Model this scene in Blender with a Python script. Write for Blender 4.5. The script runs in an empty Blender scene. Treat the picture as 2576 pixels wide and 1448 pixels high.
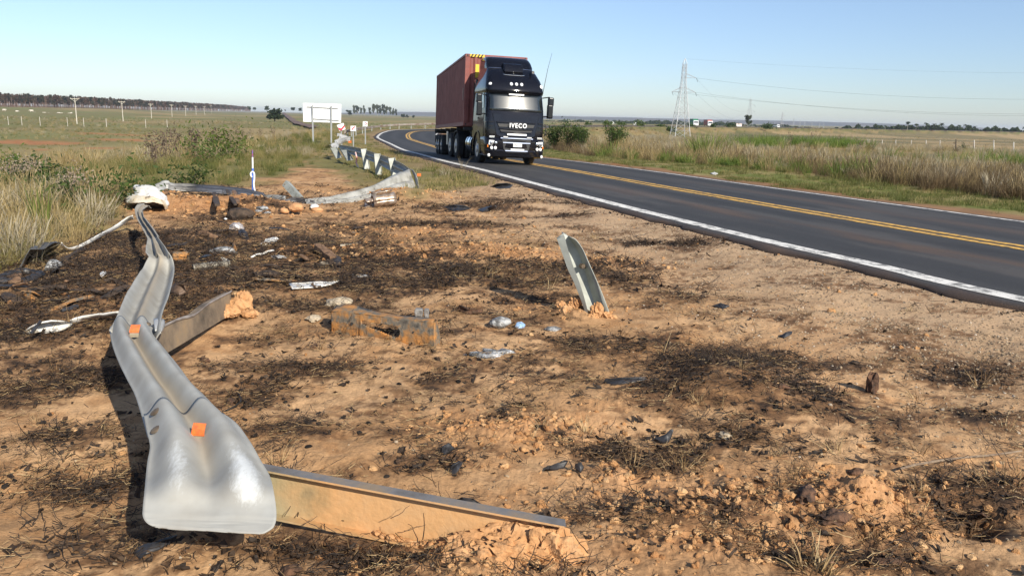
import bpy, bmesh, math, random
import numpy as np
from mathutils import Vector, Matrix
R = math.radians
SC = bpy.context.scene
COL = SC.collection
random.seed(7)
RNG = np.random.default_rng(11)

# ------------------------------------------------------------------ camera
FPX, PW, PH = 1950.0, 2575.0, 1448.0          # focal length in pixels of the measured picture
PITCH, ROLL, CZ = R(12.38), R(1.4), 1.6
fw = np.array([0, math.cos(PITCH), -math.sin(PITCH)])
_r0 = np.array([1.0, 0, 0]); _u0 = np.cross(_r0, fw)
c_, s_ = math.cos(ROLL), math.sin(ROLL)
rt = c_ * _r0 + s_ * _u0; up = -s_ * _r0 + c_ * _u0
cam_d = bpy.data.cameras.new('camera'); cam = bpy.data.objects.new('camera', cam_d); COL.objects.link(cam)
cam_d.sensor_width = 36.0; cam_d.lens = 36.0 * FPX / PW
cam_d.clip_start = 0.05; cam_d.clip_end = 40000
M = Matrix(((rt[0], up[0], -fw[0], 0), (rt[1], up[1], -fw[1], 0), (rt[2], up[2], -fw[2], CZ), (0, 0, 0, 1)))
cam.matrix_world = M
SC.camera = cam

# ------------------------------------------------------------------ light
_sx, _sy = math.sin(R(35)), -math.cos(R(35))   # level direction towards the sun
SUN_AZ = math.atan2(_sx, _sy); SUN_EL = R(32)
sd = Vector((_sx * math.cos(SUN_EL), _sy * math.cos(SUN_EL), math.sin(SUN_EL)))
world = bpy.data.worlds.new('World'); SC.world = world; world.use_nodes = True
wn = world.node_tree.nodes; wl = world.node_tree.links
bgn = wn['Background']
sky = wn.new('ShaderNodeTexSky'); sky.sky_type = 'NISHITA'; sky.sun_disc = False
sky.sun_elevation = SUN_EL; sky.sun_rotation = SUN_AZ
sky.altitude = 0; sky.air_density = 1.0; sky.dust_density = 0.25; sky.ozone_density = 2.2
tcw = wn.new('ShaderNodeTexCoord'); sxw = wn.new('ShaderNodeSeparateXYZ'); wl.new(tcw.outputs['Generated'], sxw.inputs[0])
mrw = wn.new('ShaderNodeMapRange'); mrw.interpolation_type = 'SMOOTHSTEP'; mrw.inputs[1].default_value = -.02; mrw.inputs[2].default_value = .32; wl.new(sxw.outputs[2], mrw.inputs[0])
hue = wn.new('ShaderNodeMix'); hue.data_type = 'RGBA'; hue.inputs[6].default_value = (.735, .83, 1.06, 1); hue.inputs[7].default_value = (1.10, 1.03, 1.05, 1); wl.new(mrw.outputs[0], hue.inputs[0])
tint = wn.new('ShaderNodeMix'); tint.data_type = 'RGBA'; tint.blend_type = 'MULTIPLY'; tint.inputs[0].default_value = 1.0; wl.new(hue.outputs[2], tint.inputs[7])
wl.new(sky.outputs[0], tint.inputs[6]); wl.new(tint.outputs[2], bgn.inputs[0]); bgn.inputs[1].default_value = 0.088
sun_d = bpy.data.lights.new('sun', 'SUN'); sun_d.energy = 4.2; sun_d.angle = R(0.53); sun_d.color = (1.0, 0.925, 0.79)
sun = bpy.data.objects.new('sun', sun_d); COL.objects.link(sun)
sun.rotation_euler = sd.to_track_quat('Z', 'Y').to_euler()
vs = SC.view_settings; vs.view_transform = 'Standard'; vs.look = 'None'; vs.gamma = 1.0; vs.use_curve_mapping = False
vs.exposure = 0.65
SC.cycles.max_bounces = 6; SC.cycles.diffuse_bounces = 2; SC.cycles.glossy_bounces = 3
SC.cycles.transmission_bounces = 4; SC.cycles.transparent_max_bounces = 6; SC.cycles.volume_bounces = 0

# ------------------------------------------------------------------ helpers
def ray(x, y):
    return fw + rt * ((x - PW / 2) / FPX) + up * ((PH / 2 - y) / FPX)
def proj(p):
    q = np.asarray(p, float) - np.array([0, 0, CZ]); D = q @ fw
    return PW / 2 + FPX * (q @ rt) / D, PH / 2 - FPX * (q @ up) / D, D
def at(x, y, z=0.0):
    """the place at height z that stands at picture point x, y"""
    d = ray(x, y); t = (z - CZ) / d[2]
    return np.array([0, 0, CZ]) + t * d
def atd(x, y, D):
    """the place at depth D"""
    return np.array([0, 0, CZ]) + D * ray(x, y)

# value noise
_T = np.random.default_rng(5).random((256, 256)).astype(np.float32)
def vnoise(x, y):
    xi = np.floor(x).astype(np.int64); yi = np.floor(y).astype(np.int64)
    u = (x - xi); v = (y - yi); u = u * u * (3 - 2 * u); v = v * v * (3 - 2 * v)
    a = _T[xi & 255, yi & 255]; b = _T[(xi + 1) & 255, yi & 255]; c = _T[xi & 255, (yi + 1) & 255]; d = _T[(xi + 1) & 255, (yi + 1) & 255]
    return (a * (1 - u) + b * u) * (1 - v) + (c * (1 - u) + d * u) * v
def fbm(x, y, o=4, g=0.5):
    s = 0; a = 1; t = 0
    for i in range(o):
        s = s + a * vnoise(x + 37.3 * i, y + 91.7 * i); t += a; a *= g; x = x * 2.03; y = y * 2.03
    return s / t
def ss(a, b, x):
    t = np.clip((x - a) / (b - a), 0, 1); return t * t * (3 - 2 * t)
def lerp(a, b, t): return a + (b - a) * t

# ------------------------------------------------------------------ road centre data
def catmull(P, n):
    P = [np.array(p, float) for p in P]; Q = [2 * P[0] - P[1]] + P + [2 * P[-1] - P[-2]]; out = []
    for i in range(1, len(Q) - 2):
        for k in range(n):
            t = k / n; p0, p1, p2, p3 = Q[i - 1:i + 3]
            out.append(0.5 * ((2 * p1) + (-p0 + p2) * t + (2 * p0 - 5 * p1 + 4 * p2 - p3) * t * t + (-p0 + 3 * p1 - 3 * p2 + p3) * t ** 3))
    out.append(P[-1]); return np.array(out)
def zn_of(y):                                   # height of the near edge line along the road
    y = np.asarray(y, float); return 0.10 * (1 - ss(8, 26, y)) - 0.80 * ss(25, 62, y) * (1 - ss(90, 190, y))
_near_px = [(2575, 755), (2220, 672), (1900, 600), (1550, 515), (1250, 437), (1080, 395), (1000, 370), (955, 350), (950, 343), (965, 333), (1000, 326), (1090, 320)]
_near = []
for (x, y) in _near_px:
    p = at(x, y, 0.05)
    for _ in range(4): p = at(x, y, float(zn_of(p[1])))
    _near.append(p[:2])
_near[4] = (_near[3] * .5 + _near[5] * .5) * .5 + _near[4] * .5
_near = [np.array(p) for p in [(18.5, -26), (12.6, -12), (7.6, 0.6)]] + _near + [np.array(p) for p in [(-7, 145), (9, 195), (38, 262), (78, 330), (150, 425), (290, 560), (600, 800), (1300, 1250)]]
NC = catmull(_near, 8)                          # near edge line, dense
_seg = np.diff(NC, axis=0); _len = np.hypot(_seg[:, 0], _seg[:, 1]); S = np.concatenate([[0], np.cumsum(_len)])
_tan = np.gradient(NC, axis=0); _tan /= np.hypot(_tan[:, 0], _tan[:, 1])[:, None]
NRM = np.stack([_tan[:, 1], -_tan[:, 0]], 1)    # towards the far side of the road
ROADW = lerp(7.6, 7.0, ss(8, 30, NC[:, 1]))     # edge line to edge line
FALL = 0.025
def road_d(x, y):
    """signed distance from the near edge line (positive across the road) and the index of the closest point"""
    x = np.asarray(x, float).ravel(); y = np.asarray(y, float).ravel()
    best = np.full(x.shape, 1e18); d = np.zeros(x.shape); idx = np.zeros(x.shape)
    for i in range(len(_seg)):
        ax, ay = NC[i]; sx, sy = _seg[i]; L2 = sx * sx + sy * sy
        t = np.clip(((x - ax) * sx + (y - ay) * sy) / L2, 0, 1)
        ex = x - ax - t * sx; ey = y - ay - t * sy; q = ex * ex + ey * ey
        m = q < best
        if m.any():
            cr = -(sx * ey - sy * ex)
            best[m] = q[m]; d[m] = np.sign(cr[m]) * np.sqrt(q[m]); idx[m] = i + t[m]
    return d, idx

# ------------------------------------------------------------------ terrain
G_MOUNDS = []                                   # x, y, radius x, radius y, height
def mound(px, py, rx, ry, h): 
    p = at(px, py); G_MOUNDS.append((p[0], p[1], rx, ry, h))
mound(540, 518, 1.3, .5, .15); mound(430, 508, .6, .5, .12); mound(1020, 492, .9, .6, .16); mound(640, 520, .6, .4, .12)
mound(1840, 985, .42, .5, .13); mound(1500, 1010, .5, .4, .04); mound(1900, 1290, .5, .16, .07); mound(2180, 1270, .22, .14, .06)
mound(2440, 1305, .13, .11, -.17); mound(1250, 1500, .36, .25, .06); mound(1440, 800, .26, .2, .06); mound(900, 630, 1.2, .5, .08)
mound(1230, 640, 1.0, .4, .07); mound(700, 590, 1.0, .3, .05); mound(1150, 1090, .4, .2, .02); mound(1560, 1190, .16, .10, .05)
mound(1530, 670, .5, .3, .08); mound(1330, 520, .8, .6, .12); mound(1600, 1190, .06, .05, -.07); mound(200, 1250, .5, .4, -.03)
DIRT_PX = [(-400, 900), (-60, 720), (60, 688), (170, 628), (330, 545), (340, 505), (400, 480), (520, 470), (640, 462), (720, 440), (770, 405), (835, 432), (900, 470), (1050, 500), (1150, 478), (1260, 455), (1400, 485)]
_dp = [tuple(at(x, y)[:2]) for x, y in DIRT_PX]
_dp += [(2.6, 14.0), (4.2, 9.0), (6.6, 3.0), (9, -4), (-9, -6)]
DIRT = np.array(_dp)
def poly_sd(P, x, y):
    ins = np.zeros(x.shape, bool); best = np.full(x.shape, 1e9)
    for i in range(len(P)):
        a = P[i]; b = P[(i + 1) % len(P)]; s = b - a
        t = np.clip(((x - a[0]) * s[0] + (y - a[1]) * s[1]) / (s @ s), 0, 1)
        best = np.minimum(best, np.hypot(x - a[0] - t * s[0], y - a[1] - t * s[1]))
        c = ((a[1] > y) != (b[1] > y)) & (x < (b[0] - a[0]) * (y - a[1]) / (b[1] - a[1] + 1e-12) + a[0]); ins ^= c
    return np.where(ins, best, -best)           # positive inside
CLOD = []                                       # x, y, rx, ry, strength : heaps of broken clay
def clod(px, py, rx, ry, s=1.0): p = at(px, py); CLOD.append((p[0], p[1], rx, ry, s))
clod(1250, 1075, .34, .22, .9); clod(1900, 1270, .75, .22, 1.0); clod(2200, 1260, .3, .18, .8); clod(1850, 1380, .5, .12, .9); clod(1300, 1500, .6, .22, .5)
clod(1250, 645, 1.1, .35, .8); clod(900, 640, .8, .4, .8); clod(540, 522, 1.4, .8, 1.1); clod(1020, 495, .9, .6, .8); clod(1440, 790, .35, .25, .9)
clod(1440, 1080, .25, .2, .5); clod(1530, 670, .45, .3, .7); clod(740, 640, .5, .3, .4); clod(1560, 1190, .2, .1, .8); clod(1000, 580, 1.2, .4, .5); clod(2400, 1180, .25, .12, .35)
BURN = []
def burn(px, py, rx, ry, s=1.0, a=0): p = at(px, py); BURN.append((p[0], p[1], rx, ry, s, a))
burn(230, 700, 1.1, .8, .95, .3); burn(200, 770, 1.0, .6, 1.1, .2); burn(60, 800, .5, .5, .9); burn(140, 840, .7, .35, .6); burn(520, 620, 1.4, .7, .95); burn(620, 690, 1.3, .6, 1.1); burn(760, 640, 1.2, .4, .6); burn(450, 660, .9, .5, .7); burn(1000, 660, 1.2, .35, .5)
burn(850, 690, 1.3, .55, .95); burn(1120, 700, 1.2, .6, 1.05); burn(1330, 690, .9, .4, .8); burn(1250, 760, .6, .25, .6); burn(700, 780, .9, .2, .65); burn(500, 590, 1.3, .5, .6)
burn(640, 530, .7, .4, 1.0); burn(700, 505, .6, .4, .9); burn(460, 500, .7, .4, .5); burn(540, 498, 1.1, .3, .55); burn(420, 545, .5, .3, .5); burn(590, 545, .8, .3, .5); burn(1160, 520, 1.0, .5, .7); burn(1320, 515, 1.1, .5, .8); burn(1060, 562, 1.6, .35, .6); burn(1480, 545, .8, .4, .6)
burn(1270, 1400, .3, .1, .2); burn(800, 940, .62, .28, .75, .2); burn(640, 1000, .3, .2, .4); burn(1840, 985, .55, .62, 1.05); burn(1620, 880, .5, .25, .5); burn(1980, 930, .35, .3, .5); burn(1430, 860, .4, .2, .45)
burn(120, 1090, .5, .2, .45); burn(70, 960, .5, .3, .6); burn(220, 950, .3, .2, .35); burn(250, 1210, .32, .14, .75); burn(250, 1380, .4, .14, .5); burn(480, 1440, .3, .1, .4); burn(1040, 1180, .45, .14, .35); burn(760, 1080, .25, .15, .3)
burn(1700, 620, .9, .3, .7); burn(1550, 690, .6, .4, .8); burn(2430, 950, .45, .25, .55); burn(2480, 1050, .3, .15, .4); burn(1750, 760, .6, .25, .4); burn(2050, 1000, .3, .2, .3); burn(2000, 1150, .5, .2, .4)
burn(1560, 1130, .35, .18, .55); burn(1700, 1300, .4, .12, .5); burn(2090, 1420, .45, .12, .55); burn(2420, 1290, .25, .16, .6); burn(720, 1400, .35, .1, .6); burn(960, 1440, .25, .08, .5); burn(560, 740, .5, .2, .6); burn(420, 700, .3, .3, .8)
burn(350, 620, .5, .3, .9); burn(1030, 840, .4, .2, .25); burn(1280, 800, .5, .2, .35); burn(2520, 1220, .3, .14, .5); burn(1100, 950, .25, .25, .2)
RIDGE_Y = 0.0
def gsum(L, x, y):
    s = np.zeros(x.shape)
    for m in L:
        u = (x - m[0]) / m[2]; v = (y - m[1]) / m[3]; q = u * u + v * v
        k = q < 9
        if k.any(): s[k] += m[4] * np.exp(-q[k])
    return s
def height(x, y, fine=True, parts=False):
    shp = np.shape(x); x = np.asarray(x, float).ravel(); y = np.asarray(y, float).ravel()
    d, idx = road_d(x, y); cy = np.interp(idx, np.arange(len(NC)), NC[:, 1]); w = np.interp(idx, np.arange(len(NC)), ROADW)
    r = np.hypot(x, y); zn = zn_of(cy)
    edge = lerp(8.9, 4.6, ss(14, 60, cy))       # width of the flat shoulder on the outer side
    # outer (left) side
    zl = -4.4 * ss(0, 26, -d - edge) * ss(-6, 6, y + 14)
    az = np.degrees(np.arctan2(x, np.maximum(y, 1e-3)))
    pl = np.minimum(zn, 0)
    zl = zl + pl * (1 - ss(0, 20, -d - edge))
    zl = zl + 4.1 * ss(640, 980, r) * ss(-22.5, -27.5, az)
    # inner (right) side
    b0 = lerp(52, 11, ss(35, 120, cy)); b1 = lerp(120, 28, ss(35, 120, cy))
    zr = -0.26 - 2.5 * ss(b0, b1, d) - 2.2 * ss(260, 700, r) * ss(30, 60, d)
    zr = zr + pl * (1 - ss(3, 25, d - w))
    far_in = ss(1.2, 3.2, d - w)
    zr = lerp(zn - FALL * (w + .3) - 0.03, zr, far_in)
    out = ss(-0.45, -1.9, d)
    zl = lerp(zn - 0.028, zl, out)
    z = np.where(d < 0, zl, zr)
    # bed below the road
    band = ss(-0.34, -0.22, d) * (1 - ss(w + 0.25, w + 0.4, d))
    z = lerp(z, zn - FALL * np.clip(d, -.5, 9) - (0.10 + 0.006 * r), band)
    dirt = None
    if fine:
        near = r < 45
        zz = np.zeros(x.shape)
        xn, yn = x[near], y[near]
        h = (fbm(xn * .45 + 3, yn * .45 + 8, 3) - .5) * .16
        nb = fbm(xn * 2.2, yn * 2.6, 4) - .5
        h += nb * .045
        cl = np.clip(gsum(CLOD, xn, yn), 0, 1.1)
        rough = fbm(xn * 1.1 + 50, yn * 1.1 + 20, 2)
        k = ss(24, 9, r[near])
        h += (fbm(xn * 11, yn * 11, 3) - .5) * .022 * (.4 + rough) * k
        b1_ = 1 - np.abs(2 * vnoise(xn * 17, yn * 17) - 1); b2_ = 1 - np.abs(2 * vnoise(xn * 36 + 5, yn * 36 + 9) - 1)
        h += cl * k * ((vnoise(xn * 9 + 2, yn * 9 + 7) - .5) * .05 + (b1_ - .5) * .03 + (b2_ - .5) * .018)
        h += (vnoise(xn * 60, yn * 60) - .5) * .006 * ss(9, 4, r[near])
        h += gsum(G_MOUNDS, xn, yn)
        off = ss(-0.40, -1.1, d[near]) + ss(w[near] + .4, w[near] + 1.5, d[near])
        zz[near] = h * off
        z = z + zz * ss(45, 35, r)
        z = z + (fbm(x * .02, y * .02, 3) - .5) * 1.2 * ss(40, 160, r) * np.where(d < 0, ss(edge + 3, edge + 30, -d), ss(60, 120, d))
    z = z.reshape(shp)
    if parts: return z, d.reshape(shp), cy.reshape(shp), w.reshape(shp), edge.reshape(shp)
    return z
def hz(x, y): return float(height(np.array([x]), np.array([y]))[0])
def ground_at(px, py, dz=0.0):
    """the point of the ground (plus dz) that stands at picture point px, py"""
    p = at(px, py, 0.0)
    for _ in range(7): p = at(px, py, hz(p[0], p[1]) + dz)
    return p

# ------------------------------------------------------------------ object helpers
def tag(o, label=None, cat=None, group=None, kind=None):
    if label: o['label'] = label
    if cat: o['category'] = cat
    if group: o['group'] = group
    if kind: o['kind'] = kind
    return o
def thing(name, label, cat, loc=(0, 0, 0), group=None, rz=0.0, rot=None):
    o = bpy.data.objects.new(name, None); COL.objects.link(o); o.location = [float(v) for v in loc]
    o.rotation_euler = rot if rot is not None else (0, 0, rz)
    o.empty_display_size = .2
    return tag(o, label, cat, group)
def copy_tree(o, parent=None):
    c = o.copy(); COL.objects.link(c)
    if parent is not None: c.parent = parent
    for ch in o.children: copy_tree(ch, c)
    return c
class MB:
    def __init__(s): s.v = []; s.f = []; s.m = []; s.mi = 0
    def add(s, vs, fs):
        b = len(s.v); s.v += [tuple(map(float, p)) for p in vs]; s.f += [tuple(b + i for i in f) for f in fs]; s.m += [s.mi] * len(fs); return s
    def box(s, c, size, rot=None, taper=None):
        hx, hy, hzz = size[0] / 2, size[1] / 2, size[2] / 2; vs = []
        for z in (-1, 1):
            k = taper if (taper and z > 0) else 1
            for (x, y) in ((-1, -1), (1, -1), (1, 1), (-1, 1)): vs.append(Vector((x * hx * k, y * hy * k, z * hzz)))
        if rot is not None: vs = [rot @ v for v in vs]
        vs = [v + Vector(c) for v in vs]
        return s.add(vs, [(3, 2, 1, 0), (4, 5, 6, 7), (0, 1, 5, 4), (1, 2, 6, 5), (2, 3, 7, 6), (3, 0, 4, 7)])
    def tube(s, path, r, n=8, cap=True):
        P = [Vector([float(a) for a in p]) for p in path]; rs = r if hasattr(r, '__len__') else [r] * len(P)
        rings = []; ref = None
        for i, p in enumerate(P):
            t = (P[min(i + 1, len(P) - 1)] - P[max(i - 1, 0)]).normalized()
            if ref is None: ref = Vector((0, 0, 1)) if abs(t.z) < .9 else Vector((1, 0, 0))
            u = t.cross(ref).normalized(); v = u.cross(t).normalized(); ref = v
            rings.append([p + (u * math.cos(a) + v * math.sin(a)) * rs[i] for a in [2 * math.pi * k / n for k in range(n)]])
        vs = [q for g in rings for q in g]; fs = []
        for i in range(len(P) - 1):
            for k in range(n): fs.append((i * n + k, i * n + (k + 1) % n, (i + 1) * n + (k + 1) % n, (i + 1) * n + k))
        if cap: fs += [tuple(range(n))[::-1], tuple((len(P) - 1) * n + k for k in range(n))]
        return s.add(vs, fs)
    def loft(s, rings, closed=True, cap=True):
        n = len(rings[0]); vs = [q for g in rings for q in g]; fs = []
        for i in range(len(rings) - 1):
            for k in range(n if closed else n - 1): fs.append((i * n + k, i * n + (k + 1) % n, (i + 1) * n + (k + 1) % n, (i + 1) * n + k))
        if cap and closed: fs += [tuple(range(n))[::-1], tuple((len(rings) - 1) * n + k for k in range(n))]
        return s.add(vs, fs)
    def bar(s, a, b, w=.05, h=None):
        a = Vector([float(x) for x in a]); b = Vector([float(x) for x in b]); t = (b - a)
        L = t.length; t.normalize(); h = h or w
        ref = Vector((0, 0, 1)) if abs(t.z) < .95 else Vector((1, 0, 0))
        u = t.cross(ref).normalized(); v = u.cross(t).normalized()
        m = Matrix((u, v, t)).transposed()
        return s.box((a + b) / 2, (w, h, L), rot=m)
    def build(s, name, mat, parent=None, origin=None, smooth=None, label=None):
        me = bpy.data.meshes.new(name)
        o3 = Vector([float(a) for a in origin]) if origin is not None else Vector((0, 0, 0))
        me.from_pydata([(x - o3.x, y - o3.y, z - o3.z) for x, y, z in s.v], [], s.f)
        mats = mat if isinstance(mat, (list, tuple)) else [mat]
        for m in mats: me.materials.append(m)
        if len(mats) > 1: me.polygons.foreach_set('material_index', s.m)
        if smooth is not None:
            me.polygons.foreach_set('use_smooth', [True] * len(me.polygons)); me.set_sharp_from_angle(angle=R(smooth))
        me.update()
        o = bpy.data.objects.new(name, me); COL.objects.link(o)
        if parent is not None: o.parent = parent
        elif origin is not None: o.location = o3
        if label: o['label'] = label
        return o
def flip_check(o):
    bm = bmesh.new(); bm.from_mesh(o.data); bmesh.ops.recalc_face_normals(bm, faces=bm.faces[:]); bm.to_mesh(o.data); bm.free(); return o
def bevel(o, w, seg=2):
    m = o.modifiers.new('bevel', 'BEVEL'); m.width = w; m.segments = seg; m.limit_method = 'ANGLE'; m.angle_limit = R(40); return o
def solid(o, t, off=0):
    m = o.modifiers.new('solid', 'SOLIDIFY'); m.thickness = t; m.offset = off; return o

# ------------------------------------------------------------------ materials
def newmat(name):
    m = bpy.data.materials.new(name); m.use_nodes = True; nt = m.node_tree
    return m, nt, nt.nodes, nt.links, nt.nodes['Principled BSDF']
def ramp(n, stops, interp='LINEAR'):
    r = n.new('ShaderNodeValToRGB'); e = r.color_ramp.elements; r.color_ramp.interpolation = interp
    e[0].position = stops[0][0]; e[0].color = (*stops[0][1], 1); e[1].position = stops[-1][0]; e[1].color = (*stops[-1][1], 1)
    for p, c in stops[1:-1]:
        k = e.new(p); k.color = (*c, 1)
    return r
def mat(name, a, b=None, scale=6.0, rough=.6, metal=0.0, bump=0.0, bscale=None, detail=4, coat=0.0, stops=None, spec=.5, obj=True, trans=0.0, rvar=0.0):
    """a surface whose colour wanders between a and b"""
    m, nt, n, l, p = newmat(name)
    p.inputs['Roughness'].default_value = rough; p.inputs['Metallic'].default_value = metal
    p.inputs['Coat Weight'].default_value = coat; p.inputs['Coat Roughness'].default_value = .06; p.inputs['Specular IOR Level'].default_value = spec
    tc = n.new('ShaderNodeTexCoord')
    if b is None and stops is None: p.inputs['Base Color'].default_value = (*a, 1)
    else:
        no = n.new('ShaderNodeTexNoise'); no.inputs['Scale'].default_value = scale; no.inputs['Detail'].default_value = detail; no.inputs['Roughness'].default_value = .6
        l.new(tc.outputs['Object'], no.inputs['Vector'])
        rp = ramp(n, stops or [(.35, a), (.65, b)]); l.new(no.outputs[0], rp.inputs[0]); l.new(rp.outputs[0], p.inputs['Base Color'])
        if rvar:
            mr = n.new('ShaderNodeMapRange'); mr.inputs[1].default_value = .3; mr.inputs[2].default_value = .7; mr.inputs[3].default_value = rough - rvar; mr.inputs[4].default_value = rough + rvar
            l.new(no.outputs[0], mr.inputs[0]); l.new(mr.outputs[0], p.inputs['Roughness'])
    if bump:
        nb = n.new('ShaderNodeTexNoise'); nb.inputs['Scale'].default_value = bscale or scale * 4; nb.inputs['Detail'].default_value = 5
        l.new(tc.outputs['Object'], nb.inputs['Vector']); bp = n.new('ShaderNodeBump'); bp.inputs['Strength'].default_value = bump; bp.inputs['Distance'].default_value = .02
        l.new(nb.outputs[0], bp.inputs['Height']); l.new(bp.outputs[0], p.inputs['Normal'])
    return m
def leafmat(name, stops, rough=.6, trans=.35):
    """blades and leaves: a colour per instance, some light passing through"""
    m, nt, n, l, p = newmat(name)
    oi = n.new('ShaderNodeObjectInfo'); rp = ramp(n, stops)
    geo = n.new('ShaderNodeNewGeometry'); ad = n.new('ShaderNodeMath'); ad.operation = 'ADD'
    ml = n.new('ShaderNodeMath'); ml.operation = 'MULTIPLY'; ml.inputs[1].default_value = .55; l.new(oi.outputs['Random'], ml.inputs[0])
    m2 = n.new('ShaderNodeMath'); m2.operation = 'MULTIPLY'; m2.inputs[1].default_value = .45; l.new(geo.outputs['Random Per Island'], m2.inputs[0])
    l.new(ml.outputs[0], ad.inputs[0]); l.new(m2.outputs[0], ad.inputs[1]); l.new(ad.outputs[0], rp.inputs[0])
    l.new(rp.outputs[0], p.inputs['Base Color']); p.inputs['Roughness'].default_value = rough; p.inputs['Specular IOR Level'].default_value = .25
    tr = n.new('ShaderNodeBsdfTranslucent'); l.new(rp.outputs[0], tr.inputs[0]); mx = n.new('ShaderNodeMixShader'); mx.inputs[0].default_value = trans
    l.new(p.outputs[0], mx.inputs[1]); l.new(tr.outputs[0], mx.inputs[2]); l.new(mx.outputs[0], n['Material Output'].inputs[0])
    return m
# ================================================================== GROUND
def ground_colour(x, y, z, d, cy, w, edge):
    r = np.hypot(x, y); n = len(x)
    def C(*c): return np.array(c)[None, :]
    sd_ = poly_sd(DIRT, x, y)
    wob = (fbm(x * .9 + 11, y * .9 + 5, 3) - .5) * 2.2
    dirt = ss(-.35, .45, sd_ + wob * .7)
    # --- bare soil
    a1 = fbm(x * 1.6, y * 1.9 + 4, 4)[:, None]; a2 = fbm(x * 7, y * 8, 3)[:, None]
    sand = lerp(C(.43, .250, .122), C(.53, .328, .172), ss(.35, .65, a1))
    sand = lerp(sand, C(.36, .185, .08), .55 * ss(.52, .72, a2))
    grav = (ss(-3.6, -1.0, d) * (d < 1))[:, None]
    sand = lerp(sand, C(.46, .325, .205), grav * .75)
    cl = np.clip(gsum(CLOD, x, y), 0, 1)[:, None]
    cn = vnoise(x * 15, y * 15)[:, None]
    sand = lerp(sand, lerp(C(.40, .195, .085), C(.55, .30, .145), cn), cl * .85)
    bn = np.zeros(n)
    for (bx, by, rx, ry, s, a) in BURN:
        u = (x - bx); v = (y - by); ca, sa = math.cos(a), math.sin(a); u, v = (u * ca - v * sa) / rx, (u * sa + v * ca) / ry
        q = u * u + v * v; k = q < 7; bn[k] += s * np.exp(-q[k])
    hi = fbm(x * 2.6, y * 3.2 + 9, 4); hf = fbm(x * 13 + 3, y * 17, 3); hs = fbm(x * 45, y * 55, 2)
    bl = np.minimum(bn, .70) + (hi - .5) * 2.0 + (hf - .5) * 1.25 + (hs - .5) * .55
    near = ss(60, 6, r)
    brown = ss(.15, .60, bl + .08)[:, None]; black = ss(.52, 1.0, bl)[:, None]
    soil = lerp(sand, C(.165, .088, .045), brown * .85); soil = lerp(soil, C(.046, .032, .024), black * .92)
    litter = ss(.60, .68, fbm(x * 9 + 70, y * 11 + 7, 3))[:, None] * .5 * ss(.40, .6, fbm(x * .8 + 9, y * .8, 2))[:, None]
    soil = lerp(soil, C(.13, .075, .04), litter * (1 - cl))
    # --- grassland
    g1 = fbm(x * .16 + 2, y * .16 + 7, 4)[:, None]; g2 = fbm(x * .9, y * .9, 3)[:, None]
    far = ss(20, 120, r)[:, None]
    tan = lerp(C(.24, .17, .075), C(.33, .245, .115), g2); oliv = lerp(C(.15, .135, .05), C(.21, .185, .075), g2)
    grass = lerp(tan, oliv, ss(.40, .62, g1))
    # outer fields
    az = np.degrees(np.arctan2(x, np.maximum(y, 1e-3)))
    L = (d < -edge - 2)[:, None]
    f = fbm(x * .012 + 5, y * .008, 4)[:, None]
    fieldL = lerp(C(.31, .235, .115), C(.185, .18, .07), ss(.42, .6, f + (ss(230, 330, r) * .16 - ss(700, 900, r) * .1)[:, None]))
    fieldL = lerp(fieldL, C(.20, .155, .07), .5 * ss(.5, .6, fbm(x * .05, y * .03, 3))[:, None])
    grass = np.where(L, lerp(grass, fieldL, ss(45, 150, r)[:, None]), grass)
    red = np.zeros(n)
    for (px, py, rx, ry, s) in [(50, 352, 9, 9, 1), (150, 356, 4, 5, .8), (265, 368, 4, 4, .9), (110, 372, 2.5, 2.5, .9), (345, 350, 8, 4, .7), (490, 372, 4, 5, .9), (250, 335, 12, 7, .6), (430, 360, 4, 5, .6), (210, 345, 10, 6, .5), (380, 340, 8, 6, .5)]:
        p = at(px, py, -4.0); q = ((x - p[0]) / rx) ** 2 + ((y - p[1]) / ry) ** 2; red += s * np.exp(-q)
    red = ss(.35, .75, red + (fbm(x * .3, y * .3, 3) - .5) * .9)[:, None] * L * ss(18, 26, r)[:, None]
    grass = lerp(grass, lerp(C(.34, .135, .06), C(.42, .20, .09), g2), red * .9)
    Rr = (d > w + 14)[:, None]
    h = fbm(x * .01 + 9, y * .02 + 3, 4)[:, None]
    fieldR = lerp(C(.35, .255, .135), C(.20, .165, .085), ss(.45, .6, h)); fieldR = lerp(fieldR, C(.11, .11, .05), ss(.58, .68, fbm(x * .02 + 40, y * .035, 4))[:, None] * .8)
    grass = np.where(Rr, lerp(grass, fieldR, ss(55, 110, r)[:, None]), grass)
    ver = (ss(w + .5, w + 1.6, d) * (1 - ss(w + 6.0, w + 7.0, d)))[:, None]
    vg = lerp(C(.15, .17, .045), C(.26, .21, .09), ss(.42, .6, fbm(x * 1.2, y * 1.2, 3)[:, None])); vg = lerp(vg, C(.26, .115, .055), ss(.5, .62, fbm(x * .7 + 30, y * .7, 4))[:, None] * (1 - ss(w + 1.6, w + 2.8, d + wob * .5))[:, None])
    grass = lerp(grass, vg, ver)
    rsh = (ss(w + .2, w + .5, d) * (1 - ss(w + .9, w + 1.5, d + wob * .35)))[:, None]
    grass = lerp(grass, C(.27, .15, .085), rsh * .9)
    lsh = (ss(-2.6, -.6, d + wob * .5) * (d < 0))[:, None]
    grass = lerp(grass, lerp(C(.30, .20, .12), C(.22, .16, .08), g2), lsh * .8)
    return np.clip(lerp(grass, soil, dirt[:, None]), .004, .9), dirt, np.clip(bn, 0, 1.2), cl[:, 0]

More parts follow.
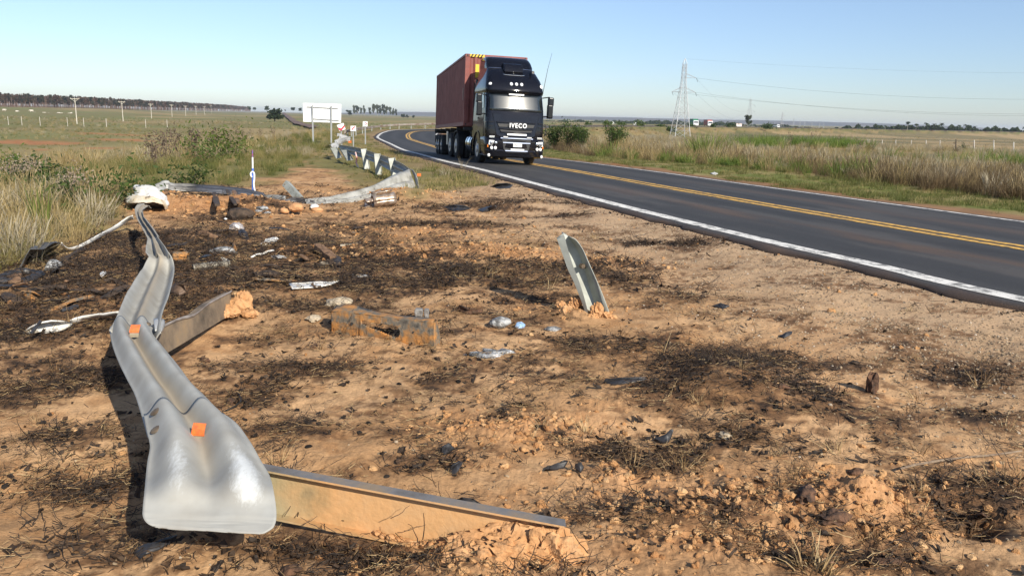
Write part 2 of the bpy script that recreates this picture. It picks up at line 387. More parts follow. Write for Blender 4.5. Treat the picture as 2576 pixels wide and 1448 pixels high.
def build_ground():
    rr = [.25, .6, 1.0, 1.35, 1.65, 1.9]
    def geo(to, k):
        while rr[-1] < to: rr.append(rr[-1] * (1 + k))
    geo(9, .0056); geo(30, .0085); geo(20000, .035)
    rr = np.array(rr); a_d = np.linspace(-48, 60, 1060); a_c = np.linspace(60, 312, 40)[1:-1]
    ang = np.radians(np.concatenate([a_d, a_c])); nr, na = len(rr), len(ang)
    X = (rr[:, None] * np.sin(ang)[None, :]).ravel(); Y = (rr[:, None] * np.cos(ang)[None, :]).ravel()
    z, d, cy, w, edge = height(X, Y, parts=True)
    col, dirt, bn, cl = ground_colour(X, Y, z, d, cy, w, edge)
    V = np.stack([X, Y, z], 1); V = np.vstack([V, [[0, 0, z[:na].mean()]]])
    i = np.arange(nr - 1)[:, None] * na; j = np.arange(na)[None, :]; j2 = (j + 1) % na
    F = np.stack([i + j, i + na + j, i + na + j2, i + j2], -1).reshape(-1, 4)
    me = bpy.data.meshes.new('ground')
    nv = len(V); nf = len(F); nc = na
    me.vertices.add(nv); me.vertices.foreach_set('co', V.astype(np.float32).ravel())
    jj = np.arange(na); T = np.stack([np.full(na, nv - 1), jj, (jj + 1) % na], 1)
    loops = np.concatenate([F.ravel(), T.ravel()]).astype(np.int32)
    me.loops.add(len(loops)); me.loops.foreach_set('vertex_index', loops)
    me.polygons.add(nf + na)
    st = np.concatenate([np.arange(nf) * 4, nf * 4 + np.arange(na) * 3]).astype(np.int32)
    me.polygons.foreach_set('loop_start', st)
    me.polygons.foreach_set('use_smooth', np.ones(nf + na, bool))
    ca = me.color_attributes.new('Col', 'FLOAT_COLOR', 'POINT')
    rgba = np.ones((nv, 4), np.float32); rgba[:-1, :3] = col; rgba[-1, :3] = .2; rgba[:-1, 3] = dirt
    ca.data.foreach_set('color', rgba.ravel())
    me.update(calc_edges=True); me.validate()
    m, nt, n, l, p = newmat('ground_soil')
    at_ = n.new('ShaderNodeAttribute'); at_.attribute_name = 'Col'
    tc = n.new('ShaderNodeTexCoord')
    n1 = n.new('ShaderNodeTexNoise'); n1.inputs['Scale'].default_value = 55; n1.inputs['Detail'].default_value = 6; n1.inputs['Roughness'].default_value = .7
    l.new(tc.outputs['Object'], n1.inputs['Vector'])
    rp = ramp(n, [(.25, (.55, .55, .55)), (.5, (1, 1, 1)), (.75, (1.3, 1.3, 1.3))]); l.new(n1.outputs[0], rp.inputs[0])
    mx = n.new('ShaderNodeMix'); mx.data_type = 'RGBA'; mx.blend_type = 'MULTIPLY'; mx.inputs[0].default_value = .75
    l.new(at_.outputs['Color'], mx.inputs[6]); l.new(rp.outputs[0], mx.inputs[7])
    n2 = n.new('ShaderNodeTexNoise'); n2.inputs['Scale'].default_value = .7; n2.inputs['Detail'].default_value = 9; n2.inputs['Roughness'].default_value = .75
    l.new(tc.outputs['Object'], n2.inputs['Vector'])
    rp2 = ramp(n, [(.3, (.72, .72, .72)), (.7, (1.25, 1.25, 1.25))]); l.new(n2.outputs[0], rp2.inputs[0])
    mx2 = n.new('ShaderNodeMix'); mx2.data_type = 'RGBA'; mx2.blend_type = 'MULTIPLY'; mx2.inputs[0].default_value = .8
    l.new(mx.outputs[2], mx2.inputs[6]); l.new(rp2.outputs[0], mx2.inputs[7]); l.new(mx2.outputs[2], p.inputs['Base Color'])
    p.inputs['Roughness'].default_value = .95; p.inputs['Specular IOR Level'].default_value = .1
    bp = n.new('ShaderNodeBump'); bp.inputs['Strength'].default_value = .7; bp.inputs['Distance'].default_value = .012
    l.new(n1.outputs[0], bp.inputs['Height']); l.new(bp.outputs[0], p.inputs['Normal'])
    me.materials.append(m)
    o = bpy.data.objects.new('ground', me); COL.objects.link(o); tag(o, kind='structure', label='sandy burnt roadside soil running into open grassland')
build_ground()

# ================================================================== ROAD
def road_samples():
    s0 = S[np.argmin(np.abs(NC[:, 1] + 20))]; out = [s0]
    while out[-1] < S[-1] - 1:
        y = np.interp(out[-1], S, NC[:, 1]); out.append(out[-1] + (0.22 if y < 24 else .7 if y < 120 else 4))
    out = np.array(out[:-1]); f = lambda a: np.interp(out, S, a)
    return out, f(NC[:, 0]), f(NC[:, 1]), f(NRM[:, 0]), f(NRM[:, 1]), f(ROADW)
RS, RX, RY, RNX, RNY, RW = road_samples()
_l = np.hypot(RNX, RNY); RNX /= _l; RNY /= _l
def road_pt(i, d, lift=0.0):
    return (RX[i] + RNX[i] * d, RY[i] + RNY[i] * d, float(zn_of(RY[i])) - FALL * d + lift)
def road_mat():
    m, nt, n, l, p = newmat('asphalt'); tc = n.new('ShaderNodeTexCoord')
    a = n.new('ShaderNodeAttribute'); a.attribute_name = 'Col'
    n1 = n.new('ShaderNodeTexNoise'); n1.inputs['Scale'].default_value = 90; n1.inputs['Detail'].default_value = 3; l.new(tc.outputs['Object'], n1.inputs['Vector'])
    rp = ramp(n, [(.3, (.45, .45, .45)), (.55, (1.0, 1.0, 1.0)), (.72, (2.2, 2.1, 1.95))]); l.new(n1.outputs[0], rp.inputs[0])
    mx = n.new('ShaderNodeMix'); mx.data_type = 'RGBA'; mx.blend_type = 'MULTIPLY'; mx.inputs[0].default_value = .7
    l.new(a.outputs['Color'], mx.inputs[6]); l.new(rp.outputs[0], mx.inputs[7]); l.new(mx.outputs[2], p.inputs['Base Color'])
    p.inputs['Roughness'].default_value = .78; p.inputs['Specular IOR Level'].default_value = .35
    bp = n.new('ShaderNodeBump'); bp.inputs['Strength'].default_value = .35; bp.inputs['Distance'].default_value = .004; l.new(n1.outputs[0], bp.inputs['Height']); l.new(bp.outputs[0], p.inputs['Normal'])
    return m
def build_road():
    mid = np.linspace(0, 1, 46); V = []; Cc = []
    for i in range(len(RX)):
        jag = (fbm(np.array([RS[i] * 1.3]), np.array([3.3]), 4)[0] - .5) * .26 + (vnoise(np.array([RS[i] * 4.1]), np.array([1.0]))[0] - .5) * .12
        e0 = -.40 + jag; e1 = RW[i] + .32 + (fbm(np.array([RS[i] * 1.1]), np.array([9.3]), 3)[0] - .5) * .25
        ds = [e0 - .07, e0 - .015] + list(e0 + (e1 - e0) * mid) + [e1 + .02, e1 + .06]
        for k, dd in enumerate(ds):
            lift = -.13 if k in (0, len(ds) - 1) else (-.02 if k in (1, len(ds) - 2) else 0)
            lift -= .016 * (1 - ss(-.5, -.3, dd)) if dd < 0 else 0
            V.append(road_pt(i, dd, lift)); Cc.append((RS[i], dd, RW[i], e0))
    Cc = np.array(Cc); s, d, w, e0 = Cc.T; n = len(s); nc = 50
    base = np.array([.046, .044, .043])[None]; nz = fbm(s * .35, d * 2.2, 4); st = fbm(s * .05 + 4, d * 5, 3)
    c = base * (0.62 + .55 * st[:, None] + .28 * fbm(s * 1.7, d * 6, 3)[:, None])
    lane = (d / w) * 2; u = np.abs((lane % 1.0) - .5) * 2          # 0 in the lane's middle
    wheel = np.exp(-((u - .52) / .2) ** 2)
    c = c * (1 - .30 * wheel[:, None])
    br = np.exp(-((d - 1.75 - .3 * (fbm(s * .08, s * 0 + 2, 2) - .5)) / .42) ** 2) + .55 * np.exp(-((d - 5.6) / .35) ** 2)
    br = br * ss(.38, .62, fbm(s * .25, d * 3 + 7, 4)) * np.interp(s, S, ss(26, 14, NC[:, 1]))
    c = lerp(c, np.array([.105, .066, .044])[None], (br * .95)[:, None])
    dust = ss(.52, .72, nz) * .55 * np.interp(s, S, ss(40, 15, NC[:, 1])); c = lerp(c, np.array([.088, .080, .073])[None], dust[:, None])
    ed = ss(-.12, -.34, d + (fbm(s * 2, d * 4, 3) - .5) * .35); c = lerp(c, np.array([.062, .040, .028])[None], ed[:, None] * .9)
    c = lerp(c, np.array([.20, .125, .075])[None], (ss(.5, .75, fbm(s * 3, d * 8 + 3, 3)) * ss(-.2, -.45, d) * .7)[:, None])
    ed2 = ss(.10, .3, d - w); c = lerp(c, np.array([.12, .075, .05])[None], ed2[:, None] * .8)
    F = [(i * nc + k, i * nc + k + 1, (i + 1) * nc + k + 1, (i + 1) * nc + k) for i in range(len(RX) - 1) for k in range(nc - 1)]
    me = bpy.data.meshes.new('road'); me.from_pydata(V, [], F)
    ca = me.color_attributes.new('Col', 'FLOAT_COLOR', 'POINT'); rgba = np.ones((n, 4), np.float32); rgba[:, :3] = np.clip(c, .01, 1); ca.data.foreach_set('color', rgba.ravel())
    me.polygons.foreach_set('use_smooth', [True] * len(F)); me.materials.append(road_mat()); me.update()
    o = bpy.data.objects.new('road', me); COL.objects.link(o); tag(o, kind='structure', label='two lane asphalt road curving to the right behind the truck')
    if me.polygons[len(F) // 2].normal.z < 0: me.flip_normals()
    return o
ROAD = build_road()
def paint(name, col, thr):
    m, nt, n, l, p = newmat(name); tc = n.new('ShaderNodeTexCoord')
    n1 = n.new('ShaderNodeTexNoise'); n1.inputs['Scale'].default_value = 7; n1.inputs['Detail'].default_value = 8; n1.inputs['Roughness'].default_value = .72; l.new(tc.outputs['Object'], n1.inputs['Vector'])
    dk = tuple(c * .45 + .02 for c in col); rp = ramp(n, [(thr - .10, (.06, .055, .05)), (thr, dk), (thr + .07, col)]); l.new(n1.outputs[0], rp.inputs[0]); l.new(rp.outputs[0], p.inputs['Base Color'])
    p.inputs['Roughness'].default_value = .7; return m
P_WHITE = paint('road_paint_white', (.76, .73, .67), .44); P_YEL = paint('road_paint_yellow', (.72, .41, .07), .45)
def line(name, dfun, wd, m, label=None):
    mb = MB(); V = []; 
    for i in range(len(RX)):
        dc = dfun(i); e = (vnoise(np.array([RS[i] * 3.0]), np.array([dc * 3]))[0] - .5) * .03
        V += [road_pt(i, dc - wd / 2 + e, .005), road_pt(i, dc + wd / 2 + e * .5, .005)]
    mb.add(V, [(2 * i, 2 * i + 1, 2 * i + 3, 2 * i + 2) for i in range(len(RX) - 1)])
    o = mb.build(name, m, ROAD)
    if o.data.polygons[5].normal.z < 0: o.data.flip_normals()
    if label: o['label'] = label
    return o
line('edge_line', lambda i: 0.02, .27, P_WHITE, 'wide worn white line along the near edge'); line('edge_line', lambda i: RW[i] - .02, .15, P_WHITE, 'thin white line along the far edge')
line('centre_line', lambda i: RW[i] * .485 - .17, .19, P_YEL); line('centre_line', lambda i: RW[i] * .485 + .17, .19, P_YEL)

# ---------------------------------------------------- dirt track far left and the hills
def dirt_track():
    Lp = [(709.5, 286.2), (713, 290.5), (722, 299), (735, 311), (757, 319), (780, 325)]; Rp = [(716.5, 286.4), (722, 290.5), (736, 299), (752, 309), (780, 316), (804, 322)]
    a = catmull([at(*p, -4.2) for p in Lp], 8); b = catmull([at(*p, -4.2) for p in Rp], 8)
    V = []
    for p, q in zip(a, b):
        for t in np.linspace(0, 1, 5):
            x, y = p[:2] * (1 - t) + q[:2] * t; V.append((x, y, hz(x, y) + .3 + .0012 * math.hypot(x, y)))
    mb = MB(); mb.add(V, [(i * 5 + k, i * 5 + k + 1, (i + 1) * 5 + k + 1, (i + 1) * 5 + k) for i in range(len(a) - 1) for k in range(4)])
    o = mb.build('dirt_track', mat('track_soil', (.115, .07, .055), (.16, .10, .075), .05, .95)); tag(o, kind='structure')
    if o.data.polygons[5].normal.z < 0: o.data.flip_normals()
dirt_track()
def hill(pts, D, depth, mt):
    """a long plateau: pts are (bearing point x, crest y) of the measured picture, at distance D"""
    P = catmull([(x, y) for x, y in pts], 10); V = []; n = len(P)
    for k, (x, y) in enumerate(P):
        c = atd(x, y + (fbm(np.array([x * .05]), np.array([1.0]), 3)[0] - .5) * 1.3, D); r = np.hypot(c[0], c[1]); u = c[:2] / r
        for (dr, zz) in ((-depth, -9), (-depth * .6, c[2] * .55), (-depth * .2, c[2] * .92), (0, c[2]), (depth, c[2] - 4), (depth * 3, -9)):
            V.append((c[0] + u[0] * dr, c[1] + u[1] * dr, zz))
    mb = MB(); mb.add(V, [(i * 6 + k, i * 6 + k + 1, (i + 1) * 6 + k + 1, (i + 1) * 6 + k) for i in range(n - 1) for k in range(5)])
    o = flip_check(mb.build('hill', mt, smooth=60)); tag(o, kind='structure'); return o
M_HILL = mat('wooded_hill', (.030, .030, .020), (.085, .055, .035), .004, .95, detail=8)
hill([(560, 287), (760, 286), (900, 283.5), (1000, 281.8), (1100, 283), (1250, 287.6), (1360, 291.2), (1500, 294.2), (1603, 296.6), (1640, 299.5), (1700, 303.5)], 7600, 500, M_HILL)
hill([(1480, 300), (1560, 298.4), (1610, 297.8), (1700, 299.2), (1810, 301.4), (1930, 303.2), (2080, 307), (2250, 312), (2400, 317.5), (2470, 322), (2540, 326.5)], 6800, 500, M_HILL)
# ================================================================== GUARDRAILS
M_GALV = mat('galvanised_steel', None, None, 5, .58, .2, .05, 40, stops=[(.30, (.34, .33, .31)), (.48, (.44, .445, .44)), (.70, (.50, .515, .52))], rvar=.08)
M_GALVD = mat('dusty_galvanised_steel', None, None, 6, .62, .3, .12, 40, stops=[(.30, (.27, .255, .22)), (.5, (.36, .36, .33)), (.70, (.44, .445, .43))])
M_POST = mat('zinc_post', None, None, 5, .6, .25, .1, 30, stops=[(.3, (.25, .255, .225)), (.5, (.33, .345, .31)), (.7, (.40, .41, .385))])
M_POSTR = mat('muddy_post', None, None, 3.2, .75, .12, .2, 45, detail=7, stops=[(.28, (.17, .11, .055)), (.38, (.38, .24, .11)), (.50, (.55, .31, .135)), (.62, (.50, .31, .155)), (.72, (.30, .24, .15))])
M_BURNT = mat('burnt_steel', None, None, 7, .5, .3, .2, 40, stops=[(.30, (.018, .017, .017)), (.45, (.055, .05, .048)), (.58, (.16, .15, .14)), (.72, (.34, .33, .31))])
M_CLAY = mat('clay', None, None, 9, .95, 0, .9, 28, stops=[(.3, (.40, .20, .085)), (.5, (.48, .26, .12)), (.7, (.56, .33, .17))], spec=.1)
M_ORANGE = mat('orange_reflector', (.92, .20, .04), (.50, .12, .04), 26, .4, 0, .25, 60)
M_RUSTY = mat('rusty_bolt', (.12, .085, .055), (.22, .17, .12), 30, .6, .5)
M_TAN = mat('tan_plastic', (.32, .27, .19), (.42, .36, .27), 20, .55)

def W_h(t):
    return (0.5 - 0.5 * np.cos(4 * np.pi * t)) ** .85
def dense(st, n):
    """st: rows of numbers; a smooth run through them"""
    return catmull([np.array(r, float) for r in st], n)
def sweep_band(mb, L, Rr, amp, nrm_sign=1.0, na=26, prof=W_h, jitter=0.0, seed=0, t0=0.0, t1=1.0):
    """a sheet between the two edges L and R whose cross-section rises by amp"""
    L = np.asarray(L); Rr = np.asarray(Rr); n = len(L); T = np.gradient((L + Rr) / 2, axis=0)
    A = Rr - L; N = np.cross(A, T); N /= np.linalg.norm(N, axis=1)[:, None] + 1e-9; N *= nrm_sign
    t = np.linspace(t0, t1, na); V = []
    for i in range(n):
        h = prof(t) * amp[i]
        j = (fbm(t * 5 + seed, np.full(na, i * .45 + seed), 3) - .5) * jitter
        V.append(L[i][None] + A[i][None] * t[:, None] + N[i][None] * (h + j)[:, None])
    V = np.concatenate(V)
    mb.add(V, [(i * na + k, i * na + k + 1, (i + 1) * na + k + 1, (i + 1) * na + k) for i in range(n - 1) for k in range(na - 1)])
    return V.reshape(n, na, 3), N
def stations(rows, n, onground=False):
    """rows: left px, left py, left z, right px, right py, right z, amplitude"""
    D = dense(rows, n); L = []; Rr = []
    for r in D:
        L.append(at(r[0], r[1], r[2])); Rr.append(at(r[3], r[4], r[5]))
    return np.array(L), np.array(Rr), D[:, 6]
def section(mb, p0, p1, web, depth, fl, th=.006, kind='C', bend=None, n=10, flip=1):
    """a rolled section from p0 to p1; web: direction of the web; fl: flange width"""
    p0 = Vector([float(a) for a in p0]); p1 = Vector([float(a) for a in p1]); ax = (p1 - p0).normalized()
    w = Vector(web); w = (w - ax * w.dot(ax)).normalized(); f = ax.cross(w).normalized() * flip
    h = depth / 2
    if kind == 'C': prof = [(-h, fl), (-h, 0), (h, 0), (h, fl), (h - th, fl), (h - th, th), (-h + th, th), (-h + th, fl)]
    else: prof = [(-h, -fl), (-h, fl), (-h + th, fl), (-h + th, th / 2), (h - th, th / 2), (h - th, fl), (h, fl), (h, -fl), (h - th, -fl), (h - th, -th / 2), (-h + th, -th / 2), (-h + th, -fl)]
    rings = []
    for i in range(n + 1):
        t = i / n; c = p0.lerp(p1, t); ring = []
        for (a, b) in prof:
            q = c + w * a + f * b
            if bend: q = bend(q, t, a, b, w, f, ax)
            ring.append(q)
        rings.append(ring)
    mb.loft(rings)
def lump_mesh(mb, c, size, seed=0, rough=.35, sub=3, freq=2.2, rz=0.0):
    bm = bmesh.new(); bmesh.ops.create_icosphere(bm, subdivisions=sub, radius=1)
    P = np.array([v.co[:] for v in bm.verts])
    n = fbm(P[:, 0] * freq + seed * 7.1 + P[:, 2] * 1.7, P[:, 1] * freq + seed * 3.3 - P[:, 2] * 1.3, 4) - .5
    n2 = 1 - np.abs(2 * vnoise(P[:, 0] * freq * 2.5 + seed + P[:, 2] * 3, P[:, 1] * freq * 2.5 - P[:, 2] * 2.1 + seed * 2) - 1)
    n3 = 1 - np.abs(2 * vnoise(P[:, 0] * freq * 6 + seed * 2 + P[:, 2] * 5, P[:, 1] * freq * 6 - P[:, 2] * 4.3 + seed) - 1); n4 = vnoise(P[:, 0] * freq * 14 + seed + P[:, 2] * 9, P[:, 1] * freq * 14 - P[:, 2] * 8 + seed) - .5
    P = P * (1 + rough * (n * 2 + (n2 - .5) * .45 + ((n3 - .6) * .28 + n4 * .14 if sub > 2 else 0)))[:, None] * np.array(size)[None]
    ca, sa = math.cos(rz), math.sin(rz); P = np.stack([P[:, 0] * ca - P[:, 1] * sa, P[:, 0] * sa + P[:, 1] * ca, P[:, 2]], 1) + np.array(c)[None]
    bm.verts.index_update(); mb.add(P, [tuple(v.index for v in f.verts) for f in bm.faces]); bm.free()
def dome(mb, c, nrm, r, h, n=10, sx=1.0, tdir=None):
    nrm = Vector(nrm).normalized(); u = nrm.cross(Vector(tdir or (0.3, 1, .2))).normalized(); v = nrm.cross(u); c = Vector([float(a) for a in c]); rings = []
    for k in range(4):
        a = k / 3 * math.pi / 2 * .93; rings.append([c + (u * math.cos(b) * sx + v * math.sin(b)) * r * math.cos(a) + nrm * h * math.sin(a) for b in [2 * math.pi * q / n for q in range(n)]])
    mb.loft(rings)

# ---------------------------------------------------------------- near rail: end piece, two lengths, two posts
near_o = at(430, 930, 0.0)
GR = thing('guardrail', 'torn off grey guardrail with flared end piece lying across the near burnt soil', 'guardrail', near_o)
def gpart(mb, name, m, parent, smooth=40, o=None): return mb.build(name, m, parent, o if o is not None else near_o, smooth)
# first length (joint to end piece)
st1 = [(277, 822, .345, 385, 822, .345, .068), (277, 840, .345, 384, 840, .345, .068), (285, 876, .34, 416, 880, .34, .070), (303, 921, .335, 449, 921, .335, .070), (321, 957, .33, 479, 961, .33, .070), (338, 990, .325, 515, 996, .325, .070),
       (351, 1028, .32, 545, 1028, .32, .070), (362, 1066, .315, 580, 1065, .315, .070), (371, 1100, .31, 612, 1096, .31, .070)]
L1, R1, A1 = stations(st1, 6)
mb = MB(); V1, N1 = sweep_band(mb, L1, R1, A1, -1, jitter=.003, na=40)
up_ok = N1[5][2] > 0
if not up_ok:
    mb = MB(); V1, N1 = sweep_band(mb, L1, R1, A1, 1, jitter=.003, na=40)
NS = -1 if up_ok else 1
def rail_mat():
    """weathered zinc: dust in the valley and scuffs carried by the sheet's own paint layer"""
    m, nt, n, l, p = newmat('scuffed_galvanised_steel'); tc = n.new('ShaderNodeTexCoord'); a = n.new('ShaderNodeAttribute'); a.attribute_name = 'Wear'
    n1 = n.new('ShaderNodeTexNoise'); n1.inputs['Scale'].default_value = 7; n1.inputs['Detail'].default_value = 6; l.new(tc.outputs['Object'], n1.inputs['Vector'])
    r1 = ramp(n, [(.3, (.30, .295, .272)), (.7, (.39, .395, .375))]); l.new(n1.outputs[0], r1.inputs[0])
    sp = n.new('ShaderNodeSeparateColor'); l.new(a.outputs['Color'], sp.inputs[0])
    n2 = n.new('ShaderNodeTexNoise'); n2.inputs['Scale'].default_value = 45; n2.inputs['Detail'].default_value = 6; n2.inputs['Roughness'].default_value = .75
    mp = n.new('ShaderNodeMapping'); mp.inputs['Scale'].default_value = (1.6, .5, 1); mp.inputs['Rotation'].default_value = (0, 0, .5); l.new(tc.outputs['Object'], mp.inputs[0]); l.new(mp.outputs[0], n2.inputs['Vector'])
    def mixin(base, fac, col):
        x = n.new('ShaderNodeMix'); x.data_type = 'RGBA'; l.new(fac, x.inputs[0]); l.new(base, x.inputs[6]); x.inputs[7].default_value = (*col, 1); return x.outputs[2]
    c = mixin(r1.outputs[0], sp.outputs[0], (.34, .28, .20))               # dust
    ad = n.new('ShaderNodeMath'); ad.operation = 'ADD'; l.new(n2.outputs[0], ad.inputs[0]); l.new(sp.outputs[1], ad.inputs[1])
    mr = n.new('ShaderNodeMapRange'); mr.inputs[1].default_value = .92; mr.inputs[2].default_value = 1.35; l.new(ad.outputs[0], mr.inputs[0])
    c = mixin(c, mr.outputs[0], (.57, .59, .59))                             # bare scuffs
    l.new(c, p.inputs['Base Color']); p.inputs['Metallic'].default_value = 0; p.inputs['Roughness'].default_value = .82; p.inputs['Specular IOR Level'].default_value = .22
    bp = n.new('ShaderNodeBump'); bp.inputs['Strength'].default_value = .12; bp.inputs['Distance'].default_value = .004; l.new(n2.outputs[0], bp.inputs['Height']); l.new(bp.outputs[0], p.inputs['Normal'])
    return m
M_RAIL = rail_mat()
def wear(o, dust, scuff):
    ca = o.data.color_attributes.new('Wear', 'FLOAT_COLOR', 'POINT'); k = len(o.data.vertices); a = np.zeros((k, 4), np.float32); a[:, 3] = 1
    a[:, 0] = np.clip(dust, 0, 1); a[:, 1] = np.clip(scuff, 0, 1); ca.data.foreach_set('color', a.ravel())
t40 = np.linspace(0, 1, 40)
valley = np.exp(-((t40 - .5) / .11) ** 2)
o = solid(gpart(mb, 'beam', M_RAIL, GR, 50), .004); n1_ = len(V1)
wear(o, (np.tile(valley * .75, n1_) + .25 * (fbm(np.tile(t40 * 3, n1_), np.repeat(np.arange(n1_) * .2, 40), 3) - .35)), np.tile(.1 + .28 * np.exp(-((t40 - .86) / .05) ** 2), n1_) + .3 * np.repeat(ss(34, 40, np.arange(n1_)), 40) * np.tile(np.exp(-((t40 - .8) / .08) ** 2), n1_))
# flared end piece
st0 = [(361, 1041, 0.346, 560, 1038, 0.346, 0.073), (368, 1080, 0.342, 600, 1070, 0.342, 0.073), (377, 1121, 0.335, 636, 1122, 0.335, 0.073), (371, 1160, 0.32, 656, 1158, 0.32, 0.073), (366.5, 1200, 0.305, 678, 1196, 0.305, 0.075), (363, 1240, 0.31, 688, 1234, 0.31, 0.05), (359.5, 1275, 0.285, 694, 1272, 0.285, 0.02),
       (359, 1295, 0.27, 695, 1300, 0.27, 0.008), (364, 1308, 0.26, 692, 1316, 0.26, 0.004), (373, 1317, 0.254, 685, 1328, 0.254, 0.003), (389, 1324, 0.248, 664, 1340, 0.248, 0.002), (402, 1327, 0.245, 650, 1342, 0.245, 0.002)]
L0, R0, A0 = stations(st0, 6)
def prof0(t):
    return W_h(np.clip((t - .02) / .96, 0, 1))
mb = MB(); V0, N0 = sweep_band(mb, L0, R0, A0, NS, na=44, prof=prof0, jitter=.003, seed=3)
t44 = np.linspace(0, 1, 44); k0 = len(V0); ii = np.repeat(np.arange(k0) / (k0 - 1), 44); tt = np.tile(t44, k0)
o = solid(gpart(mb, 'end_terminal', M_RAIL, GR, 50), .004)
sc_ = np.exp(-((tt - .80) / .13) ** 2 - ((ii - .42) / .17) ** 2) * .78 + np.exp(-((tt - .27) / .11) ** 2 - ((ii - .36) / .17) ** 2) * .55 + np.exp(-((tt - .4) / .2) ** 2 - ((ii - .985) / .03) ** 2) * .7 + .10
wear(o, np.exp(-((tt - .52) / .09) ** 2) * ss(.45, .2, ii) * .6 + .08, sc_ + .12 * (fbm(tt * 6, ii * 9, 3) - .5))
EP = o
# second length (joint up to the fold under the white panel)
st2 = [(274, 831, .37, 405, 836, .37, .088), (285, 812, .375, 404, 812, .375, .086), (299, 781, .36, 411, 779, .36, .068), (309, 758, .35, 420, 757, .35, .069), (319, 736, .34, 427, 736, .34, .069), (343, 697, .33, 437, 693, .33, .068), (360, 672, .32, 438, 668, .33, .065),
       (374, 645, .38, 433, 648, .38, .03), (366, 634, .40, 425, 636, .42, .085), (367, 617, .40, 414, 619, .45, .07), (371, 600, .39, 396, 595, .47, .015), (369, 596, .39, 394, 590, .48, .05), (358, 575, .40, 389, 583, .48, .045), (347, 556, .40, 372, 560, .49, .04), (340, 540, .40, 361, 545, .49, .03), (338, 526, .38, 358, 528, .48, .03), (345, 514, .41, 374, 517, .48, .03), (362, 511, .42, 380, 523, .46, .02)]
def lin(rows, n):
    r = np.array(rows, float); return np.concatenate([r[i] + (r[i + 1] - r[i]) * np.linspace(0, 1, n, endpoint=False)[:, None] for i in range(len(r) - 1)] + [r[-1:]])
_d2 = np.concatenate([dense(st2[:8], 6), lin(st2[7:], 5)[1:]]); L2 = np.array([at(r[0], r[1], r[2]) for r in _d2]); R2 = np.array([at(r[3], r[4], r[5]) for r in _d2]); A2 = _d2[:, 6]
mb = MB(); V2, N2 = sweep_band(mb, L2, R2, A2, NS, na=40, jitter=.012, seed=9)
o = solid(gpart(mb, 'beam', M_RAIL, GR, 50), .004); n2_ = len(V2)
wear(o, (np.tile(valley * .7 + .12, n2_) + .35 * np.repeat(ss(44, 75, np.arange(n2_)), 40)), .12 + .3 * (fbm(np.tile(t40 * 4, n2_), np.repeat(np.arange(n2_) * .3, 40), 3) - .4))
# bolts
for (i, k) in ((3, 6), (8, 4)):
    mb = MB(); dome(mb, V0[i][k] + N0[i] * .004, N0[i] + np.array([-.5, -.25, .1]), .026, .009, 12, 1.0); gpart(mb, 'bolt', M_RUSTY, GR)
def one(fn, name, m, parent, smooth=40, o=None):
    mb = MB(); fn(mb); return gpart(mb, name, m, parent, smooth, o)
one(lambda m: dome(m, V1[2][35] + N1[2] * .004, N1[2] + np.array([.4, 0, 0]), .02, .008), 'bolt', M_RUSTY, GR)
# reflectors: a bent tab, tan foot and orange face
def reflector(base, wdt, hgt, lean, yaw, parent, o):
    b = Vector([float(a) for a in base]); u = Vector((math.cos(yaw), math.sin(yaw), 0)); f = Vector((math.sin(yaw), -math.cos(yaw), 0)); upv = (Vector((0, 0, 1)) * math.cos(lean) - f * math.sin(lean))
    def sheet(mb, s0, s1, w, curl):
        rings = []
        for t in np.linspace(s0, s1, 5):
            c = b + upv * hgt * t + f * curl * math.sin(t * 3) + u * .012 * t; th = -f * .004
            rings.append([c - u * w / 2, c + u * w / 2, c + u * w / 2 + th, c - u * w / 2 + th])
        mb.loft(rings)
    m1 = MB(); sheet(m1, 0, .5, wdt * .95, .012); base_o = m1.build('reflector', M_TAN, parent, o, 30)
    m2 = MB(); sheet(m2, .42, 1.0, wdt, .006 + .010); f_o = m2.build('reflector_face', M_ORANGE, base_o, None, 30); 
    me = f_o.data; oo = Vector([float(a) for a in o])
    for v in me.vertices: v.co -= oo
    return base_o
pv = at(501, 1112, .318); reflector(pv, .052, .085, R(-4), R(-6), GR, near_o)
pv = at(337, 848, .365); r2 = reflector(pv, .050, .07, R(10), R(8), GR, near_o)
# post bolted under the end piece
def bend0(q, t, a, b, w, f, ax): return q
pA0 = (at(640, 1150, .25) + at(640, 1300, .085)) / 2; pA1 = (at(1418, 1324, .165) + at(1412, 1416, -.02)) / 2
webA = np.array([.06, .10, 1.0])
def post_mat():
    m = M_POSTR.copy(); m.name = 'part_muddy_post'; n = m.node_tree.nodes; l = m.node_tree.links; p = n['Principled BSDF']; old = p.inputs['Base Color'].links[0].from_socket
    tc = n.new('ShaderNodeTexCoord'); sx = n.new('ShaderNodeSeparateXYZ'); l.new(tc.outputs['Object'], sx.inputs[0]); no = n.new('ShaderNodeTexNoise'); no.inputs['Scale'].default_value = 9; no.inputs['Detail'].default_value = 6; l.new(tc.outputs['Object'], no.inputs[0])
    ma = n.new('ShaderNodeMath'); ma.operation = 'MULTIPLY_ADD'; ma.inputs[1].default_value = .22; l.new(no.outputs[0], ma.inputs[0]); l.new(sx.outputs[0], ma.inputs[2])
    mr = n.new('ShaderNodeMapRange'); mr.inputs[1].default_value = 1.28; mr.inputs[2].default_value = 1.52; l.new(ma.outputs[0], mr.inputs[0])
    mx = n.new('ShaderNodeMix'); mx.data_type = 'RGBA'; l.new(mr.outputs[0], mx.inputs[0]); mx.inputs[6].default_value = (.30, .28, .17, 1); l.new(old, mx.inputs[7]); l.new(mx.outputs[2], p.inputs['Base Color']); return m
_ax = Vector(pA1 - pA0).normalized(); _fA = _ax.cross(Vector(webA)); FLA = 1 if _fA.y < 0 else -1
